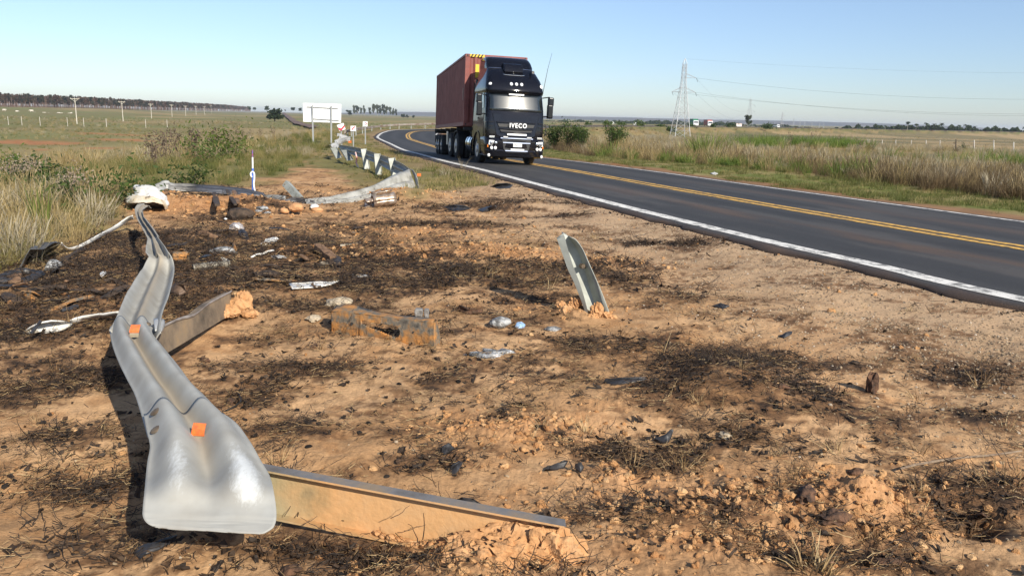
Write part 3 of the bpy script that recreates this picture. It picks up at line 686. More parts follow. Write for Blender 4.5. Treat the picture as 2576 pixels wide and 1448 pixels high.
mb = MB(); section(mb, pA0 - (pA1 - pA0) * .12, pA1, webA, .19, .05, .007, 'C', n=12, flip=FLA)
M_POSTA = post_mat()
postA = gpart(mb, 'post', M_POSTA, GR, 25); postA['label'] = 'mud stained post lying bolted under the flared end'
_w = np.array(Vector(webA).normalized()); mb = MB(); mb.loft([[Vector(pA0 + (pA1 - pA0) * t + _w * .0975 + np.array([0, y, z])) for y, z in ((-.0505, 0), (.0, 0), (.0, .003), (-.0505, .003))] for t in np.linspace(-.1, 1, 12)])
gpart(mb, 'top_flange', mat('grey_flange', None, None, 6, .6, .2, .15, 40, stops=[(.3, (.13, .115, .10)), (.5, (.19, .18, .175)), (.68, (.28, .21, .14))]), postA, 30)
mb = MB()
for (px, py, z, s, sd_, sb) in [(1300, 1380, .035, (.15, .075, .10), 1, 5), (1385, 1385, .03, (.085, .06, .115), 2, 5), (1215, 1400, .01, (.13, .085, .07), 3, 5), (1120, 1420, -.02, (.13, .085, .055), 4, 4), (1280, 1330, .075, (.08, .04, .05), 5, 4), (1360, 1335, .07, (.075, .04, .055), 6, 4), (1360, 1440, -.03, (.15, .10, .10), 8, 5), (1010, 1450, -.03, (.14, .08, .05), 9, 4), (1180, 1365, .03, (.07, .035, .045), 10, 4), (1250, 1445, -.03, (.16, .09, .09), 11, 5), (900, 1455, -.03, (.10, .07, .04), 12, 4)]:
    lump_mesh(mb, at(px, py + 14, z + .02), (s[0] * 1.3, s[1] * 1.2, s[2] * (.80 if px > 1270 else 1.0)), sd_, .52, sb, 3.4)
o = gpart(mb, 'clay_lump', M_CLAY, postA, 60); o['kind'] = 'stuff'
mb = MB(); 
for k, t in enumerate(np.linspace(.42, .66, 12)):
    p = pA0 + (pA1 - pA0) * t; w_ = np.array(Vector(webA).normalized()); lump_mesh(mb, p - w_ * .080 + np.array([0, -.03, 0]) + RNG.normal(0, .004, 3), (.014 + .01 * RNG.random(), .016, .008), 20 + k, .5, 2, 3)
o = gpart(mb, 'dirt_crust', M_CLAY, postA, 60); o['kind'] = 'stuff'
# post lying at the joint
pB0 = (at(385, 838, .29) + at(415, 884, .10)) / 2; pB1 = (at(600, 720, .20) + at(566, 803, .04)) / 2
webB = np.array([-.15, .25, 1.0]); _fB = Vector(pB1 - pB0).normalized().cross(Vector(webB)); FLB = 1 if _fB.y < 0 else -1
def bendB(q, t, a, b, w, f, ax): return q + w * (-.03 * math.exp(-((t - .45) / .14) ** 2) if a > 0 else 0)
mb = MB(); section(mb, pB0 - (pB1 - pB0) * .1, pB1, webB, .17, .05, .007, 'C', bendB, 14, flip=FLB)
M_POSTB = mat('sooty_post', None, None, 4, .75, .15, .2, 45, detail=7, stops=[(.30, (.07, .055, .04)), (.45, (.17, .13, .09)), (.58, (.27, .20, .13)), (.72, (.33, .23, .13))])
postB = gpart(mb, 'post', M_POSTB, GR, 25); postB['label'] = 'sooty post lying bolted at the joint'
_wB = np.array(Vector(webB).normalized()); mb = MB(); mb.loft([[Vector(pB0 + (pB1 - pB0) * t + _wB * (.086 - .03 * math.exp(-((t - .45) / .14) ** 2)) + np.array([x, y, 0]) + np.array([0, 0, z])) for x, y, z in ((.012, -.058, 0), (0, .004, 0), (0, .004, .006), (.012, -.058, .006))] for t in np.linspace(-.05, 1.02, 16)])
gpart(mb, 'top_flange', mat('pale_flange', (.22, .18, .15), (.38, .33, .29), 8, .6, .2), postB, 30)
mb = MB()
for (px, py, z, s, sd_) in [(600, 770, .09, (.10, .07, .06), 11), (575, 782, .08, (.09, .05, .05), 12), (612, 755, .12, (.06, .05, .07), 13), (560, 790, .07, (.05, .04, .035), 14), (628, 788, .05, (.06, .05, .03), 15)]:
    lump_mesh(mb, at(px, py, z), s, sd_, .42, 4, 3.0)
gpart(mb, 'clay_lump', M_CLAY, postB, 60)
# dark holes at the splice: overlapping plate tab
mb = MB(); lump = stations([(386, 803, .36, 414, 806, .33, .01), (388, 818, .36, 413, 822, .32, .01), (390, 832, .35, 406, 836, .31, .01)], 3)
sweep_band(mb, *lump, nrm_sign=NS, na=8); o = solid(gpart(mb, 'splice_plate', M_GALV, GR, 40), .005)

# ---------------------------------------------------------------- standing bent post
pz = ground_at(1502, 790)
SP = thing('guardrail_post', 'bent grey channel post still standing alone, leaning left with clay round its foot', 'post', pz)
D0 = proj(pz)[2]
def pp(x, y, D): return atd(x, y, D)
def post_loft():
    # rows: left edge of near flange, right edge of near flange, web right end, far flange rear edge
    rows = [(1400, 598, 1417, 586, 1429, 593, 1436, 597), (1408, 620, 1424, 614, 1438, 607, 1449, 604), (1419, 650, 1434, 648, 1453, 631, 1466, 628), (1429, 678, 1444, 678, 1464, 660, 1481, 662), (1445, 712, 1458, 714, 1476, 700, 1499, 702), (1462, 755, 1472, 760, 1488, 742, 1517, 745), (1478, 800, 1484, 806, 1499, 780, 1531, 783), (1490, 830, 1494, 836, 1511, 815, 1542, 815)]
    D = dense(rows, 4); mbp = MB(); rings = []
    for r in D: rings.append([Vector(q) for q in (pp(r[0] + 2, r[1] + 1, D0 + .05), pp(r[0], r[1], D0), pp(r[2], r[3], D0 - .02), pp(r[2] - 3, r[3] - 2, D0 + .03), pp(r[2] - 4, r[3] - 3, D0 + .10), pp(r[4], r[5], D0 + .11), pp((r[4] + r[6]) / 2, (r[5] + r[7]) / 2, D0 + .05), pp(r[6], r[7], D0 - .02))])
    mbp.loft(rings, closed=False, cap=False); return mbp
o = post_loft().build('channel', M_POST, SP, pz, 30); solid(o, .006)
mb = MB(); c = pp(1472, 672, D0 + .05); mb.tube([pp(1470, 672, D0 + .09), pp(1466, 672, D0 - .02)], .011, 8); mb.tube([pp(1461, 668, D0 + .04), pp(1467, 670, D0 + .01)], .021, 6); mb.build('bolt', M_RUSTY, SP, pz, 30)
mb = MB()
for (px, py, dd, s, sd_) in [(1502, 780, -.03, (.045, .035, .055), 31), (1425, 788, .02, (.06, .06, .055), 32), (1520, 793, .0, (.05, .04, .03), 33), (1445, 765, .08, (.05, .05, .06), 34), (1492, 800, -.05, (.04, .03, .03), 35), (1410, 775, .1, (.045, .05, .05), 36), (1540, 798, 0, (.03, .03, .02), 37)]:
    lump_mesh(mb, pp(px, py, D0 + dd), s, sd_, .62, 4, 3.2)
o = mb.build('clay_lump', M_CLAY, SP, pz, 60); o['kind'] = 'stuff'

# ---------------------------------------------------------------- twisted rail with posts beyond the burnt ground
tw_o = ground_at(960, 470)
TW = thing('guardrail', 'twisted guardrail folded back on itself, upright posts behind and broad pale rail in front', 'guardrail', tw_o)
def stD(rows, n):
    """rows: left px, py, depth, right px, py, depth, amplitude"""
    D = dense(rows, n); return np.array([atd(r[0], r[1], r[2]) for r in D]), np.array([atd(r[3], r[4], r[5]) for r in D]), D[:, 6]
M_RAILB = mat('old_rail_steel', None, None, 4, .58, .25, .15, 30, stops=[(.30, (.22, .21, .18)), (.45, (.36, .35, .31)), (.65, (.47, .46, .42))])
# front leg: top edge / bottom edge
fr = [(1028, 424, 17.2, 1047, 474, 16.6, .03), (1018, 430, 17.2, 1038, 479, 16.5, .07), (1003, 434, 17.0, 1020, 481, 16.4, .085), (972, 449, 16.5, 990, 485, 16.0, .085), (927, 472, 15.7, 950, 501, 15.2, .085), (882, 485, 15.2, 900, 512, 14.7, .08), (840, 496, 14.8, 850, 517, 14.3, .07), (800, 500, 14.4, 806, 520, 13.9, .05), (778, 501, 14.2, 784, 520, 13.7, .04), (764, 503, 14.0, 770, 516, 13.6, .03)]
L_, R_, A_ = stD(fr, 6); mb = MB(); Vv, Nn = sweep_band(mb, L_, R_, A_, 1, na=30, jitter=.02, seed=21)
if (Nn[10] @ np.array([0, -1, .3])) < 0: mb = MB(); Vv, Nn = sweep_band(mb, L_, R_, A_, -1, na=30, jitter=.02, seed=21)
o = solid(mb.build('beam', M_RAILB, TW, tw_o, 50), .005); o['label'] = 'broad pale front length'
# rear leg seen from behind: top edge / bottom edge
rl = [(850, 364, 27.5, 852, 378, 27.3, .05), (880, 368, 25.5, 878, 387, 25.3, .08), (913, 375, 23.6, 910, 397, 23.4, .070), (949, 387, 21.6, 947, 411, 21.4, .070), (980, 397, 19.8, 975, 426, 19.6, .070), (1008, 410, 18.5, 1004, 440, 18.2, .08), (1028, 423, 17.3, 1022, 447, 17.1, .06)]
L_, R_, A_ = stD(rl, 6); mb = MB(); Vv, Nn = sweep_band(mb, L_, R_, A_, 1, na=26, jitter=.012, seed=5)
if (Nn[10] @ np.array([1, .3, 0])) < 0: mb = MB(); Vv, Nn = sweep_band(mb, L_, R_, A_, -1, na=26, jitter=.012, seed=5)
o = solid(mb.build('beam', M_RAILB, TW, tw_o, 50), .005); o['label'] = 'rear length on posts'
# folded lip at the bend
L_, R_, A_ = stD([(1027, 423, 17.3, 1040, 428, 17.0, .01), (1036, 432, 17.2, 1046, 440, 16.8, .015), (1042, 448, 17.0, 1051, 455, 16.6, .015), (1046, 466, 16.7, 1053, 470, 16.4, .01), (1047, 478, 16.5, 1052, 478, 16.3, .0)], 5)
mb = MB(); sweep_band(mb, L_, R_, A_, 1, na=8, jitter=.03, seed=2); solid(mb.build('torn_edge', M_RAILB, TW, tw_o, 40), .005)
for (tx, ty, bx, by, D, w) in [(914, 375, 926, 442, 23.3, .17), (948, 387, 955, 462, 21.3, .17), (984, 398, 996, 455, 19.5, .17)]:
    top = atd(tx, ty, D - .22); bot = atd(bx, by, D - .22); mb = MB()
    def tap(q, t, a, b, w_, f, ax): return q
    section(mb, top, bot, (1, .35, 0), w, .05, .008, 'I', n=4)
    mb.build('post', M_POST, TW, tw_o, 25)
mb = MB(); section(mb, atd(838, 372, 27.3), atd(852, 398, 27), (1, .3, 0), .22, .05, .008, 'C', n=3); mb.build('post', M_POST, TW, tw_o, 25, 'short broken post at the far end')
mb = MB(); section(mb, atd(864, 378, 25.8), atd(880, 404, 25.2), (1, .3, 0), .22, .06, .008, 'C', n=3); mb.build('post', M_POST, TW, tw_o, 25, 'bent stub of a post')
mb = MB(); b = atd(1054, 440, 16.9); mb.box(b, (.08, .01, .06)); mb.build('reflector', M_ORANGE, TW, tw_o)
b = atd(897, 400, 23.6)
mb = MB(); mb.tube([atd(894, 384, 23.7), atd(897, 396, 23.5), atd(896, 410, 23.5), atd(902, 425, 23.4), atd(900, 438, 23.3)], .025, 6)
tag(mb.build('plastic_ribbon', mat('white_ribbon', (.75, .72, .70), (.6, .2, .15), 3, .6), None, b, 40), 'white plastic ribbon hanging beside the first post of the twisted guardrail', 'ribbon')

# ---------------------------------------------------------------- burnt rail at the top of the clay bank
bu_o = ground_at(560, 490)
BU = thing('guardrail', 'blackened narrow rail lying along the top of the clay bank behind the white panel', 'guardrail', bu_o)
br = [(382, 474, 14.4, 392, 486, 14.1, .06), (400, 466, 14.5, 408, 480, 14.2, .07), (417, 461, 14.6, 420, 474, 14.3, .08), (430, 465, 14.6, 432, 478, 14.3, .06), (470, 468, 14.7, 470, 481, 14.4, .07), (520, 471, 14.8, 520, 484, 14.5, .07), (560, 474, 14.9, 559, 487, 14.6, .07), (610, 480, 15.0, 609, 492, 14.7, .07), (655, 488, 15.0, 652, 499, 14.8, .06), (668, 492, 15, 664, 502, 14.8, .04)]
L_, R_, A_ = stD(br, 6); mb = MB(); sweep_band(mb, L_, R_, A_, 1, na=20, jitter=.02, seed=31)
def burnt_mat():
    m, nt, n, l, p = newmat('scorched_rail'); tc = n.new('ShaderNodeTexCoord'); sx = n.new('ShaderNodeSeparateXYZ'); l.new(tc.outputs['Object'], sx.inputs[0])
    no = n.new('ShaderNodeTexNoise'); no.inputs['Scale'].default_value = 6; no.inputs['Detail'].default_value = 6; l.new(tc.outputs['Object'], no.inputs['Vector'])
    mr = n.new('ShaderNodeMapRange'); mr.inputs[1].default_value = -.9; mr.inputs[2].default_value = .1; l.new(sx.outputs[0], mr.inputs[0])
    ad = n.new('ShaderNodeMath'); ad.operation = 'MULTIPLY_ADD'; ad.inputs[1].default_value = .7; l.new(no.outputs[0], ad.inputs[0]); l.new(mr.outputs[0], ad.inputs[2])
    rp = ramp(n, [(.30, (.42, .42, .40)), (.55, (.22, .21, .19)), (.85, (.03, .03, .032)), (1.0, (.05, .055, .07))]); l.new(ad.outputs[0], rp.inputs[0]); l.new(rp.outputs[0], p.inputs['Base Color'])
    p.inputs['Roughness'].default_value = .42; p.inputs['Metallic'].default_value = .3; return m
solid(mb.build('beam', burnt_mat(), BU, bu_o, 50), .006)
br2 = [(664, 494, 14.9, 668, 503, 14.7, .03), (690, 493, 14.8, 692, 506, 14.5, .05), (720, 496, 14.6, 718, 512, 14.3, .05), (690 + 20, 503, 14.4, 720, 514, 14.2, .03)]
L_, R_, A_ = stD(br2[:3], 6); mb = MB(); sweep_band(mb, L_, R_, A_, 1, na=14, jitter=.03, seed=33); solid(mb.build('torn_plate', M_GALVD, BU, bu_o, 50), .006)
br3 = [(697, 521, 13.6, 702, 528, 13.4, .02), (712, 510, 13.8, 716, 520, 13.5, .05), (735, 503, 14.0, 736, 514, 13.7, .06), (765, 503, 14.1, 764, 516, 13.8, .05), (785, 505, 14.1, 783, 519, 13.8, .03), (795, 512, 14.0, 790, 524, 13.8, .02)]
L_, R_, A_ = stD(br3, 6); mb = MB(); sweep_band(mb, L_, R_, A_, 1, na=14, jitter=.03, seed=35); solid(mb.build('curled_strap', M_BURNT, BU, bu_o, 50), .006)
# leaning post
b = ground_at(752, 500); D = proj(b)[2]
LP = thing('guardrail_post', 'pale channel post pulled over to the left, sticking out behind the scorched rail', 'post', b)
mb = MB(); section(mb, atd(714, 460, D + .2), atd(752, 502, D), (.8, -.2, .6), .13, .10, .008, 'C', n=5, flip=-1); mb.build('channel', M_POST, LP, b, 25)
mb = MB(); dome(mb, atd(716, 464, D + .1), (.2, -1, .5), .015, .01); mb.build('bolt', M_RUSTY, LP, b, 30)

# ---------------------------------------------------------------- crumpled bits further on and the rail round the bend
cr_o = ground_at(866, 362)
CR = thing('guardrail', 'crumpled guardrail length in tall grass beyond the posts, below the chevron signs', 'guardrail', cr_o)
for k, rows in enumerate([[(842, 338, 33, 853, 350, 32.6, .1), (850, 336, 33.5, 858, 350, 33, .06), (862, 341, 33.5, 864, 355, 33, .1), (874, 345, 33.6, 880, 354, 33, .05)], [(838, 357, 29, 848, 362, 28.6, .06), (852, 352, 29.6, 857, 362, 29, .1), (866, 347, 30.4, 868, 357, 30, .08), (880, 346, 31, 882, 351, 30.6, .05)], [(828, 366, 28, 842, 378, 27.6, .06), (838, 361, 28.3, 850, 372, 28, .08), (848, 360, 28.6, 853, 366, 28.3, .04)]]):
    L_, R_, A_ = stD(rows, 5); mb = MB(); sweep_band(mb, L_, R_, A_, 1, na=14, jitter=.06, seed=41 + k); solid(mb.build('beam', M_GALV, CR, cr_o, 45), .006)
mb = MB(); mb.box(atd(880, 357, 30.5), (.12, .02, .08)); mb.build('reflector', M_ORANGE, CR, cr_o)
def bend_rail():
    P = [at(x, y + 7, 0.0) for x, y in [(866, 332), (880, 328), (906, 324), (940, 320), (975, 315.5), (1010, 313.6), (1060, 312.3), (1110, 311.3)]]
    # follow the outer edge of the road: push each to a steady offset from it
    o0 = P[2]; root = thing('guardrail', 'long rusty guardrail running round the outside of the bend under the chevron signs', 'guardrail', o0)
    pts = []
    for px, y in [(864, 335), (872, 330.5), (886, 327), (906, 323.5), (940, 319.5), (975, 315.6), (1010, 313.8), (1060, 312.4), (1114, 311.4)]:
        i0 = np.argmin(np.abs(NC[:, 1] - 0)); best = None
        for i in range(len(NC)):
            if NC[i, 1] < 40 or NC[i, 1] > 200: continue
            q = NC[i] - NRM[i] / np.linalg.norm(NRM[i]) * 2.2
            xx, yy, dd = proj((q[0], q[1], .6))
            if best is None or abs(xx - px) < best[0]: best = (abs(xx - px), q)
            if NC[i, 1] > 150: break
        q = best[1]; D = max(proj((q[0], q[1], .6))[2], 48 if not pts else 0)
        pts.append(atd(px, y, D))
    Pd = dense(pts, 6); mb = MB()
    up_ = np.array([0, 0, .31]); sweep_band(mb, Pd + up_ * .45, Pd - up_ * .55, np.full(len(Pd), .07), 1, na=10)
    solid(mb.build('beam', mat('rusted_rail', (.20, .13, .09), (.38, .34, .30), .7, .7, .2), root, o0, 50), .006)
    for k in range(3, len(Pd) - 1, 4):
        q = Pd[k]; g = hz(q[0], q[1]); mb = MB(); mb.box((q[0], q[1] + .12, (g + q[2] + .2) / 2), (.12, .1, max(.3, q[2] + .2 - g))); mb.build('post', M_POST, root, o0)
    return root
bend_rail()
# ================================================================== TRUCK
YAW, BANK = R(15.5), R(1.45)
M_BLACK = mat('black_paint', (.004, .0045, .008), (.006, .006, .009), 3, .55, 0, 0, coat=.85, spec=.03)
M_BLACKM = mat('black_plastic', (.014, .014, .015), (.026, .026, .028), 12, .55)
M_GLASS = mat('dusty_windscreen', (.012, .016, .017), (.024, .03, .03), 4, .185, 0, coat=.6, spec=.9)
M_CHROME = mat('chrome', (.75, .75, .76), None, rough=.16, metal=1.0)
M_TYRE = mat('tyre_rubber', (.012, .012, .013), (.028, .027, .026), 20, .85)
M_RIM = mat('wheel_rim', (.35, .36, .38), (.5, .5, .52), 8, .35, .8)
M_LAMP = mat('lamp_glass', (.80, .80, .78), (.62, .63, .62), 30, .12, 0, coat=.6)
M_WHITE = mat('white_plastic', (.80, .80, .80), None, rough=.35)
M_AMBER = mat('amber_lamp', (.75, .20, .02), None, rough=.25)
M_CONT = mat('container_red', None, None, 2.2, .62, 0, .15, 30, detail=7, stops=[(.28, (.16, .050, .042)), (.5, (.245, .070, .056)), (.72, (.30, .105, .085))])
M_CHASS = mat('chassis_black', (.014, .014, .015), (.03, .028, .026), 8, .7)
M_YELST = mat('yellow_sticker', (.75, .50, .04), None, rough=.5)
M_PLATE = mat('plate_white', (.75, .75, .74), None, rough=.4)
# where the front bumper's middle touches down, level with the road's surface there
_fc = np.array([-.02, 28.15]); _dd, _ii = road_d([_fc[0]], [_fc[1]])
tz = float(zn_of(_fc[1])) - FALL * float(_dd[0]) - .01
TRUCK = thing('truck', 'shiny black tractor unit with dark windscreen coming round the bend', 'truck', (_fc[0], _fc[1], tz), None, rot=(R(-.7), BANK, YAW))
TRUCK.scale = (.90, 1, 1)
def tp(mb, name, m, parent=None, smooth=None, bev=0, label=None):
    o = mb.build(name, m, parent or TRUCK, None, smooth, label)
    if bev: bevel(o, bev)
    return o
def ring(z, yf, hw, yb, rc, bulge=.06, n=7):
    """outline of the cab at height z, seen from above; front is at -y"""
    pts = []
    hw_i = hw - rc
    for k in range(13):
        u = -1 + 2 * k / 12; pts.append((u * hw_i, yf - bulge * (1 - u * u), z))
    for k in range(1, n): a = math.pi / 2 * k / n; pts.append((hw_i + rc * math.sin(a), yf + rc - rc * math.cos(a), z))
    for k in range(4): pts.append((hw, yf + rc + (yb - yf - rc) * k / 3, z))
    for k in range(4): pts.append((-hw, yb - (yb - yf - rc) * k / 3, z))
    for k in range(1, n): a = math.pi / 2 * (1 - k / n); pts.append((-hw_i - rc * math.sin(a), yf + rc - rc * math.cos(a), z))
    return [Vector(p) for p in pts]
def cab_front(z):
    zs = [.9, 1.2, 1.55, 1.86, 1.9, 2.52, 2.60, 2.75, 3.0, 3.25, 3.42, 3.50, 3.85]
    yf = [.06, .05, .07, .11, .12, .33, .25, .29, .45, .72, .98, 1.15, 1.42]
    hw = [1.19, 1.21, 1.21, 1.20, 1.20, 1.17, 1.19, 1.18, 1.12, 1.03, .95, .93, .86]
    return float(np.interp(z, zs, yf)), float(np.interp(z, zs, hw))
mb = MB(); rings = []
for z in (.62, .95, 1.2, 1.55, 1.86, 1.90): yf, hw = cab_front(z); rings.append(ring(z, yf, hw, 2.2, .22))
for z in np.linspace(1.95, 2.5, 5): yf, hw = cab_front(z); rings.append(ring(z, yf, hw, 2.2, .20))
mb.loft(rings); tp(mb, 'cab', M_BLACK, smooth=35)
mb = MB(); rings = []
for z in (2.5, 2.54, 2.62, 2.75, 2.88, 3.0, 3.12, 3.25, 3.34, 3.40, 3.43): yf, hw = cab_front(z); rings.append(ring(z, yf, hw, 2.2, .22 + (z - 2.5) * .1, .07))
mb.loft(rings); tp(mb, 'high_roof', M_BLACK, smooth=40)
mb = MB(); rings = []
for z, y, hw in ((3.36, 1.02, .95), (3.50, 1.12, .97), (3.66, 1.28, .95), (3.78, 1.45, .91), (3.84, 1.60, .86), (3.86, 1.75, .80)): rings.append(ring(z, y, hw, 2.3, .22, .05))
mb.loft(rings); tp(mb, 'roof_fairing', M_BLACK, smooth=40)
# wind screen and side glass
def skin(z0, z1, x0, x1, lift, nz=6, nx=12):
    mb = MB(); V = []
    for i in range(nz + 1):
        z = z0 + (z1 - z0) * i / nz; yf, hw = cab_front(z)
        for k in range(nx + 1):
            u = x0 + (x1 - x0) * k / nx; hwi = hw - .2; uu = max(-1, min(1, u / hwi)); y = yf - .065 * (1 - uu * uu)
            if abs(u) > hwi: e = min(abs(u) - hwi, .19); y = yf + .2 - math.sqrt(max(.2 ** 2 - e * e, 0))
            V.append((u, y - lift, z))
    mb.add(V, [(i * (nx + 1) + k, i * (nx + 1) + k + 1, (i + 1) * (nx + 1) + k + 1, (i + 1) * (nx + 1) + k) for i in range(nz) for k in range(nx)])
    return mb
o = tp(skin(1.90, 2.50, -1.07, 1.07, .012), 'windscreen', M_GLASS, smooth=60); solid(o, .01, 1)
mb = MB(); V = []
# curved visor under the roof
o = tp(skin(2.50, 2.60, -1.12, 1.12, .10, 3, 14), 'sun_visor', M_BLACK, smooth=60); solid(o, .02, 0)
for s in (-1, 1):
    mb = MB(); mb.add([(s * 1.206, .52, 1.98), (s * 1.206, 1.30, 1.90), (s * 1.185, 1.30, 2.50), (s * 1.185, .62, 2.50)], [(0, 1, 2, 3)]); o = tp(mb, 'side_window', M_GLASS); solid(o, .012)
    mb = MB(); mb.box((s * 1.212, .93, 1.26), (.012, .92, 1.1)); d_ = tp(mb, 'door', M_BLACK, bev=.02)
    mb = MB(); mb.box((s * 1.225, 1.3, 1.62), (.03, .16, .04)); tp(mb, 'door_handle', M_BLACKM, d_)
mb = MB(); yf, _ = cab_front(2.5)
mb.box((0, yf - .18, 2.475), (.62, .02, .05)); tp(mb, 'light_bar', M_WHITE, label='long white marker strip at the top of the windscreen')
for x in (-.19, 0.02, .23):
    yf, _ = cab_front(2.84); mb = MB(); dome(mb, (x, yf - .075, 2.84), (0, -1, .4), .065, .03, 10, 1.0); o = tp(mb, 'roof_lamp', M_WHITE, smooth=60)
for x in (-1.02, 1.08):
    yf, _ = cab_front(2.80); mb = MB(); dome(mb, (x, yf + .05, 2.80), (x * .5, -1, .4), .075, .035, 10); tp(mb, 'roof_lamp', M_WHITE, smooth=60)
# roof hatch cooler
mb = MB(); mb.loft([[Vector((x * k, y, z)) for x, y in ((-.40, yf0), (.40, yf0), (.40, 1.5), (-.40, 1.5))] for k, yf0, z in ((1.0, .62, 3.26), (1.0, .68, 3.42), (.93, .78, 3.56), (.86, .95, 3.60))]); o = tp(mb, 'roof_cooler', M_BLACK, smooth=30); bevel(o, .04, 3)
mb = MB(); mb.tube(catmull([(-.47, .92, 3.33), (-.45, .66, 3.20), (-.32, .57, 3.16), (.32, .57, 3.16), (.45, .66, 3.20), (.47, .92, 3.33)], 5), .018, 6); tp(mb, 'cooler_rail', M_CHROME, smooth=60)
mb = MB(); mb.tube([(-.95, 1.0, 3.41), (-.45, .93, 3.41)], .012, 6); tp(mb, 'roof_trim', M_CHROME); mb = MB(); mb.tube([(.45, .93, 3.41), (.85, 1.0, 3.41)], .012, 6); tp(mb, 'roof_trim', M_CHROME)
mb = MB(); mb.tube([(.74, .8, 3.34), (.76, .62, 3.32), (.76, .50, 3.30)], [.03, .035, .055], 10); tp(mb, 'air_horn', M_CHROME, smooth=50)
mb = MB(); mb.tube([(1.16, .42, 2.50), (1.36, .50, 3.45), (1.52, .55, 4.02)], [.012, .008, .005], 6); tp(mb, 'aerial', M_BLACKM)
# wipers
for x0, x1 in ((-.85, -.15), (.15, .85)):
    yf, _ = cab_front(1.92); mb = MB(); mb.tube([(x0, yf - .02, 1.90), ((x0 + x1) / 2, yf - .09, 1.94), (x1, yf - .05, 1.93)], .014, 5); tp(mb, 'wiper', M_BLACKM)
# nose panel, grille
def panel(pts, y, t, m, name, bev=.015, parent=None, label=None):
    mb = MB(); n = len(pts); mb.add([(x, y(x, z) if callable(y) else y, z) for x, z in pts] + [(x, (y(x, z) if callable(y) else y) + t, z) for x, z in pts], [tuple(range(n)), tuple(range(2 * n - 1, n - 1, -1))] + [(i, i + n, (i + 1) % n + n, (i + 1) % n) for i in range(n)])
    o = tp(mb, name, m, parent, None, bev, label); flip_check(o); return o
FY = lambda x, z: cab_front(z)[0] - .06 * (1 - min(1, abs(x) / 1.0) ** 2)
nose = panel([(-.96, 1.80), (.96, 1.80), (.80, 1.05), (.62, .98), (-.62, .98), (-.80, 1.05)], lambda x, z: FY(x, z) - .035, .03, M_BLACK, 'nose_panel')
mbm = mat('grille_mesh', (.008, .008, .009), (.03, .03, .032), 60, .6)
for z, w0, w1 in ((1.40, .76, .70), (1.24, .68, .62)):
    panel([(-w0, z + .05), (w0, z + .05), (w1, z - .06), (-w1, z - .06)], lambda x, z_: FY(x, z_) - .045, .02, mbm, 'grille_slot', 0, nose)
mb = MB()
for z, w in ((1.505, .80), (1.285, .71), (1.165, .64)): 
    mb = MB(); mb.loft([[Vector((x, FY(x, z) - .075, z + .016)), Vector((x, FY(x, z) - .085, z - .014)), Vector((x, FY(x, z) - .04, z - .018)), Vector((x, FY(x, z) - .04, z + .018))] for x in np.linspace(-w, w, 9)]); tp(mb, 'grille_bar', M_BLACK, nose, 40)
def text(body, size, loc, m, parent, name, ext=.006, space=1.0, bold=0.0):
    cu = bpy.data.curves.new(name, 'FONT'); cu.body = body; cu.size = size; cu.align_x = 'CENTER'; cu.align_y = 'CENTER'; cu.extrude = ext; cu.space_character = space; cu.offset = bold
    tmp = bpy.data.objects.new('tmp', cu); COL.objects.link(tmp); dg = bpy.context.evaluated_depsgraph_get(); dg.update()
    me = bpy.data.meshes.new_from_object(tmp.evaluated_get(dg)); bpy.data.objects.remove(tmp)
    me.materials.clear(); me.materials.append(m); me.name = name
    o = bpy.data.objects.new(name, me); COL.objects.link(o); o.parent = parent; o.location = loc; o.rotation_euler = (R(90), 0, 0); o['kind'] = 'thing'; return o
text('IVECO', .215, (.04, FY(0, 1.40) - .13, 1.395), M_WHITE, nose, 'lettering', .012, 1.22, .006)
mb = MB(); mb.box((.02, FY(0, 1.09) - .075, 1.085), (.80, .03, .065)); tp(mb, 'light_bar', M_WHITE, nose, bev=.01)
# dark corner louvres and hand rails
for s in (-1, 1):
    panel([(s * .93, 1.62), (s * 1.10, 1.66), (s * 1.12, 1.10), (s * .88, 1.10)], lambda x, z: cab_front(z)[0] + .015 + max(0, abs(x) - 1.0) * .6, .05, M_BLACKM, 'corner_louvre')
    for z in (1.5, 1.36, 1.22):
        mb = MB(); mb.box((s * 1.02, .045, z), (.17, .03, .03)); tp(mb, 'louvre_slat', M_BLACK)
    mb = MB(); mb.tube([(s * 1.20, .14, 1.50), (s * 1.27, .10, 1.46), (s * 1.27, .10, 1.12), (s * 1.20, .14, 1.06)], .018, 6); tp(mb, 'grab_rail', M_BLACKM, smooth=50)
# bumper
mb = MB(); rings = []
for z, y, hw in ((.27, .04, 1.14), (.32, -.06, 1.20), (.50, -.10, 1.22), (.55, -.08, 1.22), (.62, -.11, 1.23), (.86, -.10, 1.23), (.95, -.04, 1.22), (.98, .04, 1.20)): rings.append(ring(z, y, hw, .95, .30, .06))
mb.loft(rings); BUMP = tp(mb, 'bumper', M_BLACK, smooth=30)
BY = lambda x: -.115 - .05 * (1 - min(1, abs(x) / .92) ** 2)
def bpanel(pts, dy, t, m, name, label=None, bev=.01): return panel(pts, lambda x, z: BY(x) + dy, t, m, name, bev, BUMP, label)
bpanel([(-.60, .94), (.60, .94), (.52, .56), (.40, .46), (-.40, .46), (-.52, .56)], -.005, .03, M_BLACKM, 'lower_grille')
for z, w in ((.955, .66), (.80, .56), (.52, .46)):
    mb = MB(); mb.loft([[Vector((x, BY(x) - .03, z + .016)), Vector((x, BY(x) - .035, z - .016)), Vector((x, BY(x) + .01, z - .016)), Vector((x, BY(x) + .01, z + .016))] for x in np.linspace(-w, w, 7)]); tp(mb, 'chrome_strip', M_CHROME, BUMP, 30)
for x, w in ((-.47, .20), (.50, .20)): 
    mb = MB(); mb.box((x, BY(x) - .035, .985), (w, .03, .06)); tp(mb, 'chrome_strip', M_CHROME, BUMP, bev=.01)
